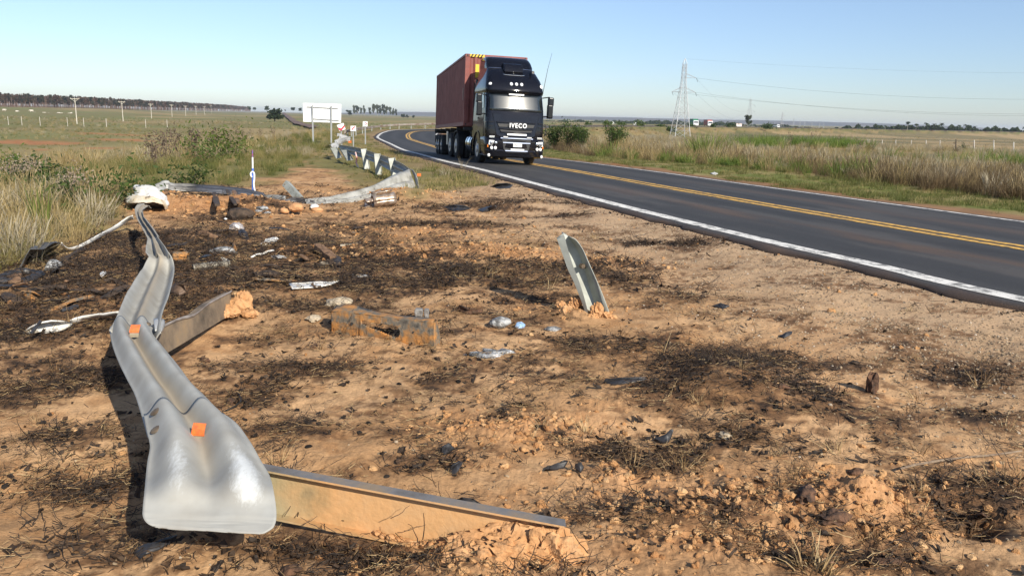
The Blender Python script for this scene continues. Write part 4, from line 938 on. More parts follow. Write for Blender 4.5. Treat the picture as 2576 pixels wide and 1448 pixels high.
mb = MB(); mb.box((.03, BY(0) - .035, .72), (.36, .012, .13)); pl = tp(mb, 'number_plate', M_PLATE, BUMP, bev=.004)
text('DNE 722', .085, (.03, BY(0) - .043, .72), M_BLACKM, BUMP, 'lettering', .001)
mb = MB(); mb.box((.03, BY(0) - .03, .565), (.56, .03, .055)); tp(mb, 'light_bar', M_WHITE, BUMP, bev=.01)
mb = MB(); mb.box((0, -.08, .36), (.62, .05, .10)); tp(mb, 'lower_air_intake', M_BLACKM, BUMP, bev=.01)
for s in (-1, 1):
    x = s * .93; y = -.085
    bpanel([(s * .74, .86), (s * 1.10, .87), (s * 1.12, .70), (s * .76, .69)], .02 if True else 0, .06, M_LAMP, 'headlight')
    for dx in (-.08, .09):
        mb = MB(); dome(mb, (x + dx, -.155 + abs(dx) * .0 + (.03 if dx * s > 0 else 0), .78), (0, -1, 0), .062, .02, 12); tp(mb, 'lamp_reflector', M_CHROME, BUMP, 60)
        mb = MB(); dome(mb, (x + dx * .85, -.145 + (.03 if dx * s > 0 else 0), .60), (0, -1, 0), .062, .025, 12); tp(mb, 'fog_lamp', M_WHITE, BUMP, 60)
    mb = MB(); mb.box((s * 1.13, -.0, .66), (.05, .10, .10)); tp(mb, 'indicator', M_AMBER, BUMP, bev=.015)
    mb = MB(); dome(mb, (s * 1.09, -.06, .34), (s * .25, -1, 0), .06, .03, 12); tp(mb, 'marker_lamp', M_LAMP, BUMP, 60)
    mb = MB(); mb.box((s * .98, BY(.9) + .10, .98), (.22, .05, .07)); tp(mb, 'upper_lamp', M_CHROME, BUMP, bev=.01)
# mirrors
for s in (-1, 1):
    mb = MB(); mb.tube([(s * 1.18, .45, 2.42), (s * 1.42, .30, 2.46), (s * 1.47, .28, 2.40)], .022, 6); arm = tp(mb, 'mirror_arm', M_BLACKM, smooth=50)
    mb = MB(); mb.tube([(s * 1.20, .40, 1.76), (s * 1.42, .28, 1.78)], .022, 6); tp(mb, 'mirror_arm', M_BLACKM, smooth=50)
    mb = MB(); mb.box((s * 1.48, .28, 2.30), (.23, .18, .31)); o = tp(mb, 'mirror', M_BLACK, arm); bevel(o, .05, 3)
    mb = MB(); mb.box((s * 1.46, .28, 1.95), (.23, .18, .50)); o = tp(mb, 'mirror', M_BLACK, arm); bevel(o, .05, 3)
# side skirts, wheel arches, steps, tanks
for s in (-1, 1):
    mb = MB(); rings = []
    for a in np.linspace(R(-15), R(190), 14):
        c = Vector((0, 1.42 - math.cos(a) * .60, .53 + math.sin(a) * .60)); o_ = Vector((0, -math.cos(a), math.sin(a)))
        rings.append([c + Vector((s * .88, 0, 0)), c + Vector((s * 1.24, 0, 0)), c + Vector((s * 1.24, 0, 0)) + o_ * .05, c + Vector((s * .88, 0, 0)) + o_ * .05])
    mb.loft(rings); o = tp(mb, 'wheel_arch', M_BLACK, smooth=40); flip_check(o)
    mb = MB(); mb.box((s * 1.12, 2.30, 1.9), (.10, .42, 2.3)); o = tp(mb, 'side_fairing', M_BLACK, bev=.03)
    mb = MB(); mb.tube([(s * .95, 2.25, .68), (s * .95, 3.15, .68)], .34, 20); tk = tp(mb, 'fuel_tank', M_CHROME, smooth=40)
    for y in (2.45, 2.95): mb = MB(); mb.tube([(s * .95, y - .03, .68), (s * .95, y + .03, .68)], .352, 20); tp(mb, 'tank_strap', M_BLACKM, tk, 40)
    mb = MB(); mb.box((s * .45, 4.2, .90), (.09, 6.4, .26)); tp(mb, 'chassis_rail', M_CHASS)
def wheel(x, y, r=.50, w=.30, dual=False, parent=None, out=1):
    prof = [(0, r * .55), (-.02, r * .62), (0, r * .9), (.03, r * .985), (.06, r), (w - .06, r), (w - .03, r * .985), (w, r * .9), (w + .02, r * .62), (w, r * .55)]
    if dual: prof = prof[:-1] + [(w + .03, r * .62), (w + .06, r * .9), (w + .10, r * .985), (w + .13, r), (2 * w, r), (2 * w + .03, r * .985), (2 * w + .06, r * .9), (2 * w + .06, r * .6), (2 * w + .04, r * .55)]
    mb = MB(); rings = []
    for (a, q) in prof: rings.append([Vector((x - out * a, y + q * math.cos(t), r + q * math.sin(t))) for t in [2 * math.pi * k / 28 for k in range(28)]])
    mb.loft(rings); tyre = tp(mb, 'tyre', M_TYRE, parent, 35); flip_check(tyre)
    mb = MB(); rings = []
    hub = [(-.005, r * .57), (-.012, r * .54), (.06, r * .50), (.09, r * .34), (.02, r * .30), (-.04, r * .22), (-.05, r * .1), (-.05, .005)]
    for (a, q) in hub: rings.append([Vector((x - out * a, y + q * math.cos(t), r + q * math.sin(t))) for t in [2 * math.pi * k / 24 for k in range(24)]])
    mb.loft(rings); rim = tp(mb, 'rim', M_RIM, tyre, 35); flip_check(rim)
    mb = MB()
    for k in range(8): a = 2 * math.pi * k / 8; dome(mb, (x + out * .012, y + r * .28 * math.cos(a), r + r * .28 * math.sin(a)), (out, 0, 0), .02, .03, 6)
    return tyre
for s in (-1, 1): wheel(s * 1.19, 1.42, .51, .30, False, None, s)
for s in (-1, 1): wheel(s * 1.21, 5.4, .51, .28, True, None, s)
for s in (-1, 1): wheel(s * 1.21, 6.75, .51, .28, True, None, s)
for y in (1.42, 5.4, 6.75): mb = MB(); mb.tube([(-1.1, y, .51), (1.1, y, .51)], .09, 10); tp(mb, 'axle', M_CHASS, smooth=50)
for s in (-1, 1):
    mb = MB(); rings = []
    for a in np.linspace(R(15), R(165), 10):
        c = Vector((0, 5.4 - math.cos(a) * .60, .51 + math.sin(a) * .60)); rings.append([c + Vector((s * .62, 0, 0)), c + Vector((s * 1.22, 0, 0)), c + Vector((s * 1.22, 0, .03)), c + Vector((s * .62, 0, .03))])
    mb.loft(rings); tp(mb, 'mudguard', M_BLACKM, smooth=40)
# ---------------------------------------------------------------- trailer
Y0, CLEN, CW, CH, CB = 2.95, 11.6, 2.42, 2.70, 1.30
_m = TRUCK.rotation_euler.to_matrix()
def tw(p): return Vector(TRUCK.location) + _m @ Vector(p)
tr_loc = tw((0, Y0 + 1.0, 0)); TYAW = YAW - R(4.4)
TRAILER = thing('trailer', 'black skeletal semi-trailer under the red container, coupled behind the black tractor', 'trailer', tr_loc, None, rot=(R(-1.5), BANK, TYAW))
def rp_(mb, name, m, parent=None, smooth=None, bev=0, label=None):
    o = mb.build(name, m, parent or TRAILER, None, smooth, label)
    if bev: bevel(o, bev)
    return o
_save = TRUCK
for s in (-1, 1):
    mb = MB(); mb.box((s * .42, CLEN / 2 - 1.0, CB - .17), (.12, CLEN, .26)); rp_(mb, 'main_beam', M_CHASS)
for y in np.linspace(-.9, CLEN - 1.2, 6): mb = MB(); mb.box((0, y, CB - .08), (2.36, .14, .12)); rp_(mb, 'cross_beam', M_CHASS)
TRUCK = TRAILER
TA = (7.3, 8.75, 9.75)
for y in TA:
    for s in (-1, 1): wheel(s * 1.21, y, .50, .28, True, None, s)
    mb = MB(); mb.tube([(-1.1, y, .5), (1.1, y, .5)], .08, 10); tp(mb, 'axle', M_CHASS, smooth=50)
for s in (-1, 1):
    mb = MB(); mb.box((s * .95, 3.6, .72), (.14, .2, 1.0)); tp(mb, 'landing_leg', M_CHASS); mb = MB(); mb.box((s * 1.08, 5.8, .84), (.04, .55, .62)); tp(mb, 'side_box', M_RIM if s < 0 else M_CHASS)
    mb = MB(); mb.box((s * .95, 10.42, .66), (.55, .02, .62)); tp(mb, 'mud_flap', M_TYRE)
mb = MB(); mb.box((0, CLEN - .95, .62), (2.4, .10, .14)); tp(mb, 'underride_bar', M_CHASS); mb = MB(); mb.box((0, CLEN - .98, CB - .12), (2.46, .12, .22)); tp(mb, 'rear_bolster', M_CHASS)
for s in (-1, 1): mb = MB(); mb.box((s * .5, CLEN - .95, .9), (.08, .08, .5)); tp(mb, 'underride_post', M_CHASS)
TRUCK = _save
# ---------------------------------------------------------------- container
ct_loc = Vector(tr_loc) + TRAILER.rotation_euler.to_matrix() @ Vector((0, -1.0, CB + .02))
CT = thing('shipping_container', 'dark red corrugated shipping container riding on the trailer behind the black truck', 'container', ct_loc, None, rot=(R(-1.5), BANK, TYAW))
def cp(mb, name, m, parent=None, smooth=None, bev=0, label=None):
    o = mb.build(name, m, parent or CT, None, smooth, label)
    if bev: bevel(o, bev)
    return o
HW = CW / 2
def corrug(a, b, n, dep, z0, z1, nrm):
    """trapezoid-ribbed sheet from a to b (plan), ribs of depth dep along nrm"""
    a = np.array(a); b = np.array(b); V = []; L = np.linalg.norm(b - a)
    ts = []
    for k in range(n):
        for f, h in ((0, 0), (.26, 0), (.5, 1), (.76, 1)): ts.append(((k + f) / n, h))
    ts.append((1, 0)); 
    for t, h in ts:
        p = a + (b - a) * t + np.array(nrm) * h * dep; V += [(p[0], p[1], z0), (p[0], p[1], z1)]
    mb = MB(); mb.add(V, [(2 * i, 2 * i + 2, 2 * i + 3, 2 * i + 1) for i in range(len(ts) - 1)]); return mb
for s in (-1, 1): o = cp(corrug((s * (HW - .012), .10), (s * (HW - .012), CLEN - .1), 40, .042, .15, CH - .1, (-s, 0)), 'side_panel', M_CONT); solid(o, .004)
o = cp(corrug((-HW + .1, .012), (HW - .1, .012), 8, .05, .15, CH - .1, (0, 1)), 'front_panel', M_CONT); solid(o, .004)
for sx in (-1, 1):
    for y in (.06, CLEN - .06):
        mb = MB(); mb.box((sx * (HW - .055), y, CH / 2), (.11, .12, CH - .24)); cp(mb, 'corner_post', M_CONT, bev=.01)
        for z in (.06, CH - .06):
            mb = MB(); mb.box((sx * (HW - .085), y + (.03 if y < 1 else -.03), z), (.182, .182, .122)); c = cp(mb, 'corner_casting', M_CONT, bev=.012)
            mb = MB(); mb.tube([(sx * (HW - .085), y - .064 if y < 1 else y + .064, z), (sx * (HW - .085), y - .0615 if y < 1 else y + .0615, z)], .035, 10); cp(mb, 'lift_hole', M_CHASS, c)
    mb = MB(); mb.box((sx * (HW - .04), CLEN / 2, .075), (.075, CLEN - .3, .15)); cp(mb, 'bottom_rail', M_CONT); mb = MB(); mb.box((sx * (HW - .035), CLEN / 2, CH - .04), (.07, CLEN - .3, .08)); cp(mb, 'top_rail', M_CONT)
mb = MB(); mb.box((0, CLEN / 2, CH - .015), (CW - .1, CLEN - .1, .01)); cp(mb, 'roof', M_CONT); mb = MB(); mb.box((0, .05, .075), (CW - .3, .1, .15)); cp(mb, 'front_sill', M_CONT); mb = MB(); mb.box((0, CLEN - .04, CH / 2), (CW - .2, .05, CH - .2)); cp(mb, 'rear_door', M_CONT)
mb = MB(); mb.box((0, .06, CH - .055), (CW - .36, .12, .11)); hdr = cp(mb, 'front_header', M_CONT)
for sx in (-1,): mb = MB(); mb.box((sx * (HW - .46), -.002, CH - .055), (.56, .006, .10)); cp(mb, 'warning_panel', M_YELST, hdr)
for k in (0, 1, 2, 3):
    x = -HW + .20 + k * .125 - (0 if k < 9 else .10)
    mb = MB(); mb.add([(x, -.009, CH - .104), (x + .06, -.009, CH - .104), (x + .12, -.009, CH - .006), (x + .06, -.009, CH - .006)], [(0, 1, 2, 3)]); o = cp(mb, 'warning_stripe', M_CHASS, hdr); solid(o, .004)
mb = MB(); mb.box((-HW + .47, -.004, CH - .62), (.14, .006, .5)); cp(mb, 'yellow_label', M_YELST)
mb = MB(); mb.box((-HW - .002, CLEN - 1.0, CH - .66), (.004, .05, .62)); cp(mb, 'pale_marking', mat('faded_marking', (.5, .42, .40), (.2, .1, .09), 30, .6))
mb = MB(); mb.box((-HW - .002, .42, 1.22), (.004, .10, .45)); cp(mb, 'pale_marking', bpy.data.materials['faded_marking'])
# ================================================================== SCATTERED GROUND COVER
def mesh_np(name, V, F, m):
    me = bpy.data.meshes.new(name); me.from_pydata([tuple(map(float, v)) for v in V], [], [tuple(map(int, f)) for f in F]); me.materials.append(m); me.update(); return me
def blades(rng, n, rad, h0, h1, w, lean=.35, curl=.5, segs=3, plume=0.0, flat=False):
    V = []; F = []
    for _ in range(n):
        a = rng.random() * 6.283; r = rad * math.sqrt(rng.random()); bx, by = r * math.cos(a), r * math.sin(a)
        h = h0 + (h1 - h0) * rng.random(); az = a + rng.normal(0, .9); ln = abs(rng.normal(0, lean)) + .04; cu = abs(rng.normal(0, curl))
        fx, fy = math.cos(az), math.sin(az); ta = rng.random() * 6.283; tx, ty = math.cos(ta), math.sin(ta); b = len(V); x, y, z = bx, by, -.02; th = ln
        for k in range(segs + 1):
            t = k / segs; ww = w * (1 - t) ** .7 * (.7 + .6 * rng.random() * 0 + .3)
            if plume and t > .6: ww = max(ww, plume * (1.05 - t) * 2.2)
            if k == segs: ww = .0008
            V += [(x - tx * ww / 2, y - ty * ww / 2, z), (x + tx * ww / 2, y + ty * ww / 2, z)]
            st = h / segs; x += fx * math.sin(th) * st; y += fy * math.sin(th) * st; z += math.cos(th) * st; th = min(th + cu / segs, 2.3)
        for k in range(segs): F.append((b + 2 * k, b + 2 * k + 1, b + 2 * k + 3, b + 2 * k + 2))
    return V, F
def gn_scatter(name, meshes, P, rot, scl, idx, label=None):
    c = bpy.data.collections.new(name + '_kinds')
    for i, me in enumerate(meshes):
        o = bpy.data.objects.new('%s_kind_%03d' % (name, i), me); c.objects.link(o)
    me = bpy.data.meshes.new(name); n = len(P); me.vertices.add(n); me.vertices.foreach_set('co', np.asarray(P, np.float32).ravel())
    a = me.attributes.new('rot', 'FLOAT_VECTOR', 'POINT'); a.data.foreach_set('vector', np.asarray(rot, np.float32).ravel())
    a = me.attributes.new('scl', 'FLOAT', 'POINT'); a.data.foreach_set('value', np.asarray(scl, np.float32))
    a = me.attributes.new('idx', 'INT', 'POINT'); a.data.foreach_set('value', np.asarray(idx, np.int32))
    o = bpy.data.objects.new(name, me); COL.objects.link(o); tag(o, kind='stuff', label=label)
    g = bpy.data.node_groups.new(name, 'GeometryNodeTree'); g.interface.new_socket('Geometry', in_out='INPUT', socket_type='NodeSocketGeometry'); g.interface.new_socket('Geometry', in_out='OUTPUT', socket_type='NodeSocketGeometry')
    N = g.nodes; Lk = g.links; gi = N.new('NodeGroupInput'); go = N.new('NodeGroupOutput'); ip = N.new('GeometryNodeInstanceOnPoints'); ci = N.new('GeometryNodeCollectionInfo')
    ci.inputs['Collection'].default_value = c; ci.inputs['Separate Children'].default_value = True; ci.inputs['Reset Children'].default_value = True
    def na(nm, t): q = N.new('GeometryNodeInputNamedAttribute'); q.data_type = t; q.inputs[0].default_value = nm; return q.outputs[0]
    er = N.new('FunctionNodeEulerToRotation'); Lk.new(na('rot', 'FLOAT_VECTOR'), er.inputs[0])
    Lk.new(gi.outputs[0], ip.inputs['Points']); Lk.new(ci.outputs[0], ip.inputs['Instance']); ip.inputs['Pick Instance'].default_value = True
    Lk.new(na('idx', 'INT'), ip.inputs['Instance Index']); Lk.new(er.outputs[0], ip.inputs['Rotation']); Lk.new(na('scl', 'FLOAT'), ip.inputs['Scale']); Lk.new(ip.outputs[0], go.inputs[0])
    md = o.modifiers.new('scatter', 'NODES'); md.node_group = g
    return o
def sample(n, r0, r1, a0=-42, a1=42):
    r = np.sqrt(RNG.random(n) * (r1 * r1 - r0 * r0) + r0 * r0); a = np.radians(a0 + (a1 - a0) * RNG.random(n)); return r * np.sin(a), r * np.cos(a)
def red_mask(x, y):
    red = np.zeros(len(x))
    for (px, py, rx, ry, s) in [(50, 352, 9, 9, 1), (150, 356, 4, 5, .8), (265, 368, 4, 4, .9), (110, 372, 2.5, 2.5, .9), (345, 350, 8, 4, .7), (490, 372, 4, 5, .9), (250, 335, 12, 7, .6)]:
        p = at(px, py, -4.0); red += s * np.exp(-((x - p[0]) / rx) ** 2 - ((y - p[1]) / ry) ** 2)
    return red
LM_DRY = leafmat('dry_grass', [(0, (.20, .14, .055)), (.4, (.36, .265, .115)), (.8, (.46, .36, .18)), (1, (.54, .45, .27))])
LM_MIX = leafmat('mixed_grass', [(0, (.11, .115, .034)), (.4, (.21, .19, .065)), (.72, (.33, .265, .11)), (1, (.45, .36, .18))])
LM_GREEN = leafmat('green_grass', [(0, (.065, .085, .02)), (.5, (.12, .14, .036)), (1, (.22, .21, .07))])
LM_BRIGHT = leafmat('bright_grass', [(0, (.075, .13, .022)), (.5, (.13, .20, .034)), (1, (.26, .30, .075))])
LM_BROWN = leafmat('brown_grass', [(0, (.055, .036, .022)), (.45, (.14, .095, .05)), (.75, (.28, .20, .105)), (1, (.40, .31, .17))])
LM_PALE = leafmat('pale_grass', [(0, (.26, .21, .13)), (.5, (.38, .32, .21)), (1, (.50, .44, .32))])
LM_STRAW = leafmat('straw', [(0, (.09, .05, .022)), (.4, (.22, .13, .06)), (.75, (.42, .30, .15)), (1, (.60, .49, .29))], trans=.1)
LM_CHAR = leafmat('charred_bits', [(0, (.012, .010, .009)), (.5, (.035, .024, .017)), (.8, (.085, .05, .028)), (1, (.15, .085, .045))], .7, .0)
def fam(nm, m, k, **kw): return [mesh_np(nm, *blades(np.random.default_rng(100 + i * 7 + len(nm)), **kw), m) for i in range(k)]
F_TALLDRY = fam('tall_dry_grass', LM_DRY, 4, n=46, rad=.28, h0=.45, h1=1.05, w=.011, lean=.20, curl=.45, segs=4, plume=.02)
F_MIX = fam('mixed_grass', LM_MIX, 4, n=70, rad=.26, h0=.25, h1=.62, w=.012, lean=.4, curl=.9, segs=3)
F_GREEN = fam('green_grass', LM_GREEN, 3, n=70, rad=.24, h0=.22, h1=.55, w=.014, lean=.4, curl=1.0, segs=3)
F_BRIGHT = fam('bright_grass', LM_BRIGHT, 3, n=60, rad=.32, h0=.5, h1=1.05, w=.028, lean=.4, curl=.9, segs=3)
F_BROWN = fam('brown_grass', LM_BROWN, 5, n=80, rad=.32, h0=.35, h1=.95, w=.013, lean=.3, curl=.7, segs=3)
F_PALE = fam('pale_grass', LM_PALE, 3, n=60, rad=.3, h0=.5, h1=.85, w=.010, lean=.25, curl=.9, segs=4, plume=.03)
F_SHORT = fam('short_grass', LM_MIX, 3, n=60, rad=.16, h0=.04, h1=.14, w=.008, lean=.7, curl=1.0, segs=2)
F_SHORTG = fam('short_green_grass', LM_GREEN, 3, n=60, rad=.16, h0=.04, h1=.15, w=.009, lean=.7, curl=1.0, segs=2)
F_DEAD = fam('dead_tuft', LM_STRAW, 4, n=26, rad=.04, h0=.06, h1=.20, w=.005, lean=.75, curl=1.2, segs=4)
ALLG = F_TALLDRY + F_MIX + F_GREEN + F_BRIGHT + F_BROWN + F_PALE + F_SHORT + F_SHORTG
_o = 0; IDX = {}
for k_, L_ in (('talldry', F_TALLDRY), ('mix', F_MIX), ('green', F_GREEN), ('bright', F_BRIGHT), ('brown', F_BROWN), ('pale', F_PALE), ('short', F_SHORT), ('shortg', F_SHORTG)): IDX[k_] = (_o, len(L_)); _o += len(L_)
def pick(kinds, probs, n):
    """kinds: names, probs: list of weights (arrays) -> index per point"""
    Pm = np.stack([np.broadcast_to(p, n) for p in probs], 1).astype(float); Pm = Pm.cumsum(1); Pm /= Pm[:, -1:] + 1e-12
    c = (RNG.random(n)[:, None] > Pm).sum(1).clip(0, len(kinds) - 1); off = np.array([IDX[k][0] for k in kinds])[c]; cnt = np.array([IDX[k][1] for k in kinds])[c]
    return off + (RNG.random(n) * cnt).astype(int)
class Acc:
    def __init__(s): s.P = []; s.R = []; s.S = []; s.I = []
    def add(s, x, y, z, sc, idx, tilt=.12):
        n = len(x); s.P.append(np.stack([x, y, z], 1)); s.R.append(np.stack([RNG.normal(0, tilt, n), RNG.normal(0, tilt, n), RNG.random(n) * 6.283], 1)); s.S.append(np.broadcast_to(sc, n)); s.I.append(idx)
    def emit(s, name, meshes, label=None):
        return gn_scatter(name, meshes, np.concatenate(s.P), np.concatenate(s.R), np.concatenate(s.S), np.concatenate(s.I), label)
AL, AR, AV, AS = Acc(), Acc(), Acc(), Acc()
RAILZONE = np.array([at(x, y)[:2] for x, y in [(800, 378), (850, 352), (960, 385), (1075, 425), (1085, 490), (960, 500), (860, 470), (800, 430)]])
BRT = [(at(px, py, -.3), rx, ry) for px, py, rx, ry in [(1950, 366, 3.5, 5.0), (2030, 368, 5.5, 4.0), (2110, 366, 3.0, 2.5), (1900, 372, 2.0, 3), (2400, 412, 2.0, 1.5), (2570, 425, 1.6, 2.0), (2210, 408, 2.0, 1.0), (1760, 385, .8, 1.0)]]
def edge_of(cy): return lerp(8.9, 4.6, ss(14, 60, cy))
for (n, r0, r1, k) in [(5200, 6.5, 18, 1.0), (6500, 18, 40, 1.15), (7000, 40, 95, 1.5), (9000, 95, 230, 2.2), (7000, 230, 520, 3.4)]:
    x, y = sample(n, r0, r1, -44, 40); z, d, cy, w, edge = height(x, y, parts=True)
    sd_ = poly_sd(DIRT, x, y) + (fbm(x * .9 + 11, y * .9 + 5, 3) - .5) * 1.2
    g1 = fbm(x * .16 + 2, y * .16 + 7, 4); g3 = fbm(x * .5 + 20, y * .5, 3)
    # outer side
    m = (d < -1.0) & (sd_ < -.1); dens = np.where(d < -edge + 1.0, .85, .75) * (1 - .97 * ss(.2, .5, red_mask(x, y))) * (.45 + 1.0 * ss(.35, .6, g3)) * np.where((-d < 2.6), .30, 1); dens *= np.where(r0 > 90, .75, 1.0)
    m &= RNG.random(n) < dens
    xx, yy, zz, dd = x[m], y[m], z[m], d[m]; slope = ss(-2, 1, -dd - edge[m]); q = len(xx)
    dryp = ss(.58, .40, g1[m]); strip = 1 - slope; nearroad = ss(5.0, 2.5, -dd)
    idx = pick(['talldry', 'mix', 'green', 'short', 'pale'], [.42 * dryp * slope + .08 * dryp, .80 + .3 * strip, .95 * (1 - dryp) + .20, .9 * nearroad, .22 * dryp], q)
    hgt = np.where(slope > .5, .58, .46) * (.7 + .6 * RNG.random(q)) * k; hgt *= np.where(r0 > 90, .62, 1)
    hgt *= lerp(1, .55, nearroad); hgt *= np.where(-dd < 2.7, .32, 1)
    rz_ = ss(-.8, .3, poly_sd(RAILZONE, xx, yy)); kp = RNG.random(q) > rz_ * .55; AL.add(xx[kp], yy[kp], zz[kp], (hgt * (1 - .6 * rz_))[kp], idx[kp])
    # inner side, beyond the verge
    m = (d > w + 6.3 + 1.4 * (g3 - .5)); m &= RNG.random(n) < np.where(d < w + 14, 1.0, .6) * np.where(r0 > 90, .5, 1)
    xx, yy, zz, dd = x[m], y[m], z[m], d[m] - w[m]; q = len(xx)
    br = np.zeros(q)
    for (c, rx, ry) in BRT: br += np.exp(-((xx - c[0]) / rx) ** 2 - ((yy - c[1]) / ry) ** 2)
    br = ss(.18, .45, br); front = ss(11, 7, dd); back = ss(11, 16, dd)
    strip = ss(4.0, 5.5, dd) * ss(8.4, 6.8, dd) * ss(26, 33, yy) * ss(62, 45, yy)
    idx = pick(['brown', 'talldry', 'mix', 'pale', 'bright', 'green'], [(1.3 * front + .5) * (1 - br) * (1 - strip) * (1 - .7 * back), (.22 + .5 * ss(34, 50, yy)) * (1 - br), .42 * (1 - br), (.25 + 1.1 * back) * (1 - br), 6 * br + 2.2 * strip, .12 + 1.5 * strip], q)
    AR.add(xx, yy, zz, k * (.50 + .45 * RNG.random(q)) * np.where(dd > 14, .6, 1.0) * np.where(r0 > 90, .55, 1) * np.where(strip > .4, .6, 1) * np.where(br > .4, 1.5, 1), idx)
# extra density along the front of the inner bank
n = 6000; i0 = RNG.integers(0, len(RX), n); dd = RW[i0] + 6.1 + RNG.random(n) ** 1.3 * 9; x = RX[i0] + RNX[i0] * dd + RNG.normal(0, .3, n); y = RY[i0] + RNY[i0] * dd + RNG.normal(0, .3, n)
m = (y > 8) & (y < 62) & (np.abs(np.degrees(np.arctan2(x, y))) < 42); x, y, dd, ww = x[m], y[m], dd[m], RW[i0][m]; z = height(x, y); q = len(x)
strip = ss(26, 33, y) * ss(62, 45, y); AR.add(x, y, z, .60 + .38 * RNG.random(q), pick(['brown', 'talldry', 'mix', 'green', 'bright'], [1.3 * (1 - .75 * strip), .25 + .8 * strip, .35, .1 + .3 * strip, 0.02 + .5 * strip * ss(8.6, 6.3, dd - ww)], q))
AL.emit('roadside_grass', ALLG, 'dry and green grass growing down the outer slope and over the fields'); AR.emit('bank_grass', ALLG, 'tall brown and pale grass on the bank beyond the road')
# verges
n = 22000; i0 = RNG.integers(0, len(RX), n); side = RNG.random(n) < .72
dd = np.where(side, RW[i0] + .75 + RNG.random(n) * 6.0, -1.0 - RNG.random(n) ** 1.2 * 2.6); x = RX[i0] + RNX[i0] * dd; y = RY[i0] + RNY[i0] * dd
keep = (y > 8) & (y < 90) & (np.abs(np.degrees(np.arctan2(x, y))) < 42); gv = fbm(x * 1.1, y * 1.1, 3); keep &= RNG.random(n) < np.where(side, ss(.9, 1.7, dd - RW[i0] + (gv - .5) * 2.2) * (.35 + ss(.4, .6, gv)), .5 * ss(.45, .6, gv) + .1)
keep &= ~((~side) & (poly_sd(DIRT, x, y) > -.1)); x, y, side_ = x[keep], y[keep], side[keep]; z = height(x, y); q = len(x)
AV.add(x, y, z, (.8 + .9 * RNG.random(q)) * np.where(side_, 1, 1.3), pick(['short', 'shortg'], [.9, .8 * side_ + .25], q)); AV.emit('verge_grass', ALLG, 'short grass on the verges of the road')

# ---- litter on the burnt soil
def flake(rng):
    a, b = .008 + .022 * rng.random(), .004 + .010 * rng.random(); V = []; c = rng.normal(0, .25)
    for i in range(4):
        for j in range(3):
            u, v = i / 3 - .5, j / 2 - .5; ed = 1 - .35 * rng.random() if i in (0, 3) or j in (0, 2) else 1
            V.append((u * 2 * a * ed, v * 2 * b * ed, .004 + .012 * rng.random() + c * u * u * a * 3 + abs(v) * .006))
    return V, [(i * 3 + j, i * 3 + j + 1, (i + 1) * 3 + j + 1, (i + 1) * 3 + j) for i in range(3) for j in range(2)]
def strawbit(rng, L0, L1, w):
    V = []; F = []; L = L0 + (L1 - L0) * rng.random(); x = y = 0; th = 0; z = .004; cu = rng.normal(0, .4)
    for k in range(6):
        ww = w * (1 - .5 * k / 5); V += [(x - math.sin(th) * ww, y + math.cos(th) * ww, z), (x, y, z + ww * 1.2), (x + math.sin(th) * ww, y - math.cos(th) * ww, z)]
        x += math.cos(th) * L / 5; y += math.sin(th) * L / 5; th += cu / 5 + rng.normal(0, .04); z = max(.002, z + rng.normal(0, .05 * L))
    for k in range(5):
        for j in (0, 1): F.append((3 * k + j, 3 * k + j + 1, 3 * k + j + 4, 3 * k + j + 3))
    return V, F
def bundle(rng, n, L0, L1, w):
    V = []; F = []
    for _ in range(n):
        v, f = strawbit(rng, L0, L1, w); a = rng.random() * 6.28; ca, sa = math.cos(a), math.sin(a); ox, oy, oz = rng.normal(0, .06), rng.normal(0, .06), rng.random() * .018; b = len(V)
        V += [(x * ca - y * sa + ox, x * sa + y * ca + oy, z + oz) for x, y, z in v]; F += [tuple(q + b for q in t) for t in f]
    return V, F
def clodmesh(rng, sub=2, rough=.5, nm='clod', m=None):
    mb = MB(); lump_mesh(mb, (0, 0, .12), (1.1, .7 + .5 * rng.random(), .45 + .35 * rng.random()), int(rng.integers(1, 999)), rough, sub, 2.4); return mesh_np(nm, mb.v, mb.f, m)
gM = mat('gravel', None, None, 1.0, .9, spec=.2, stops=[(0, (.2, .2, .2)), (1, (.4, .4, .4))])
def rockmat(nm, stops):
    m, nt, n, l, p = newmat(nm); oi = n.new('ShaderNodeObjectInfo'); rp = ramp(n, stops); l.new(oi.outputs['Random'], rp.inputs[0]); tc = n.new('ShaderNodeTexCoord'); no = n.new('ShaderNodeTexNoise'); no.inputs['Scale'].default_value = 3.5; no.inputs['Detail'].default_value = 6; l.new(tc.outputs['Object'], no.inputs[0])
    r2 = ramp(n, [(.3, (.85, .85, .85)), (.7, (1.2, 1.2, 1.2))]); l.new(no.outputs[0], r2.inputs[0]); mx = n.new('ShaderNodeMix'); mx.data_type = 'RGBA'; mx.blend_type = 'MULTIPLY'; mx.inputs[0].default_value = 1; l.new(rp.outputs[0], mx.inputs[6]); l.new(r2.outputs[0], mx.inputs[7]); l.new(mx.outputs[2], p.inputs['Base Color'])
    p.inputs['Roughness'].default_value = .95; p.inputs['Specular IOR Level'].default_value = .12; bp = n.new('ShaderNodeBump'); bp.inputs['Strength'].default_value = .5; bp.inputs['Distance'].default_value = .08; l.new(no.outputs[0], bp.inputs['Height']); l.new(bp.outputs[0], p.inputs['Normal']); return m
M_CLODS = rockmat('clay_crumbs', [(0, (.40, .20, .085)), (.5, (.54, .30, .135)), (1, (.62, .39, .20))]); M_GRAV = rockmat('gravel_stones', [(0, (.12, .10, .08)), (.4, (.34, .25, .16)), (.85, (.46, .35, .23)), (1, (.58, .50, .40))]); M_COAL = rockmat('charcoal_crumbs', [(0, (.012, .011, .011)), (.7, (.04, .033, .028)), (1, (.10, .07, .05))])
rg = np.random.default_rng(77)
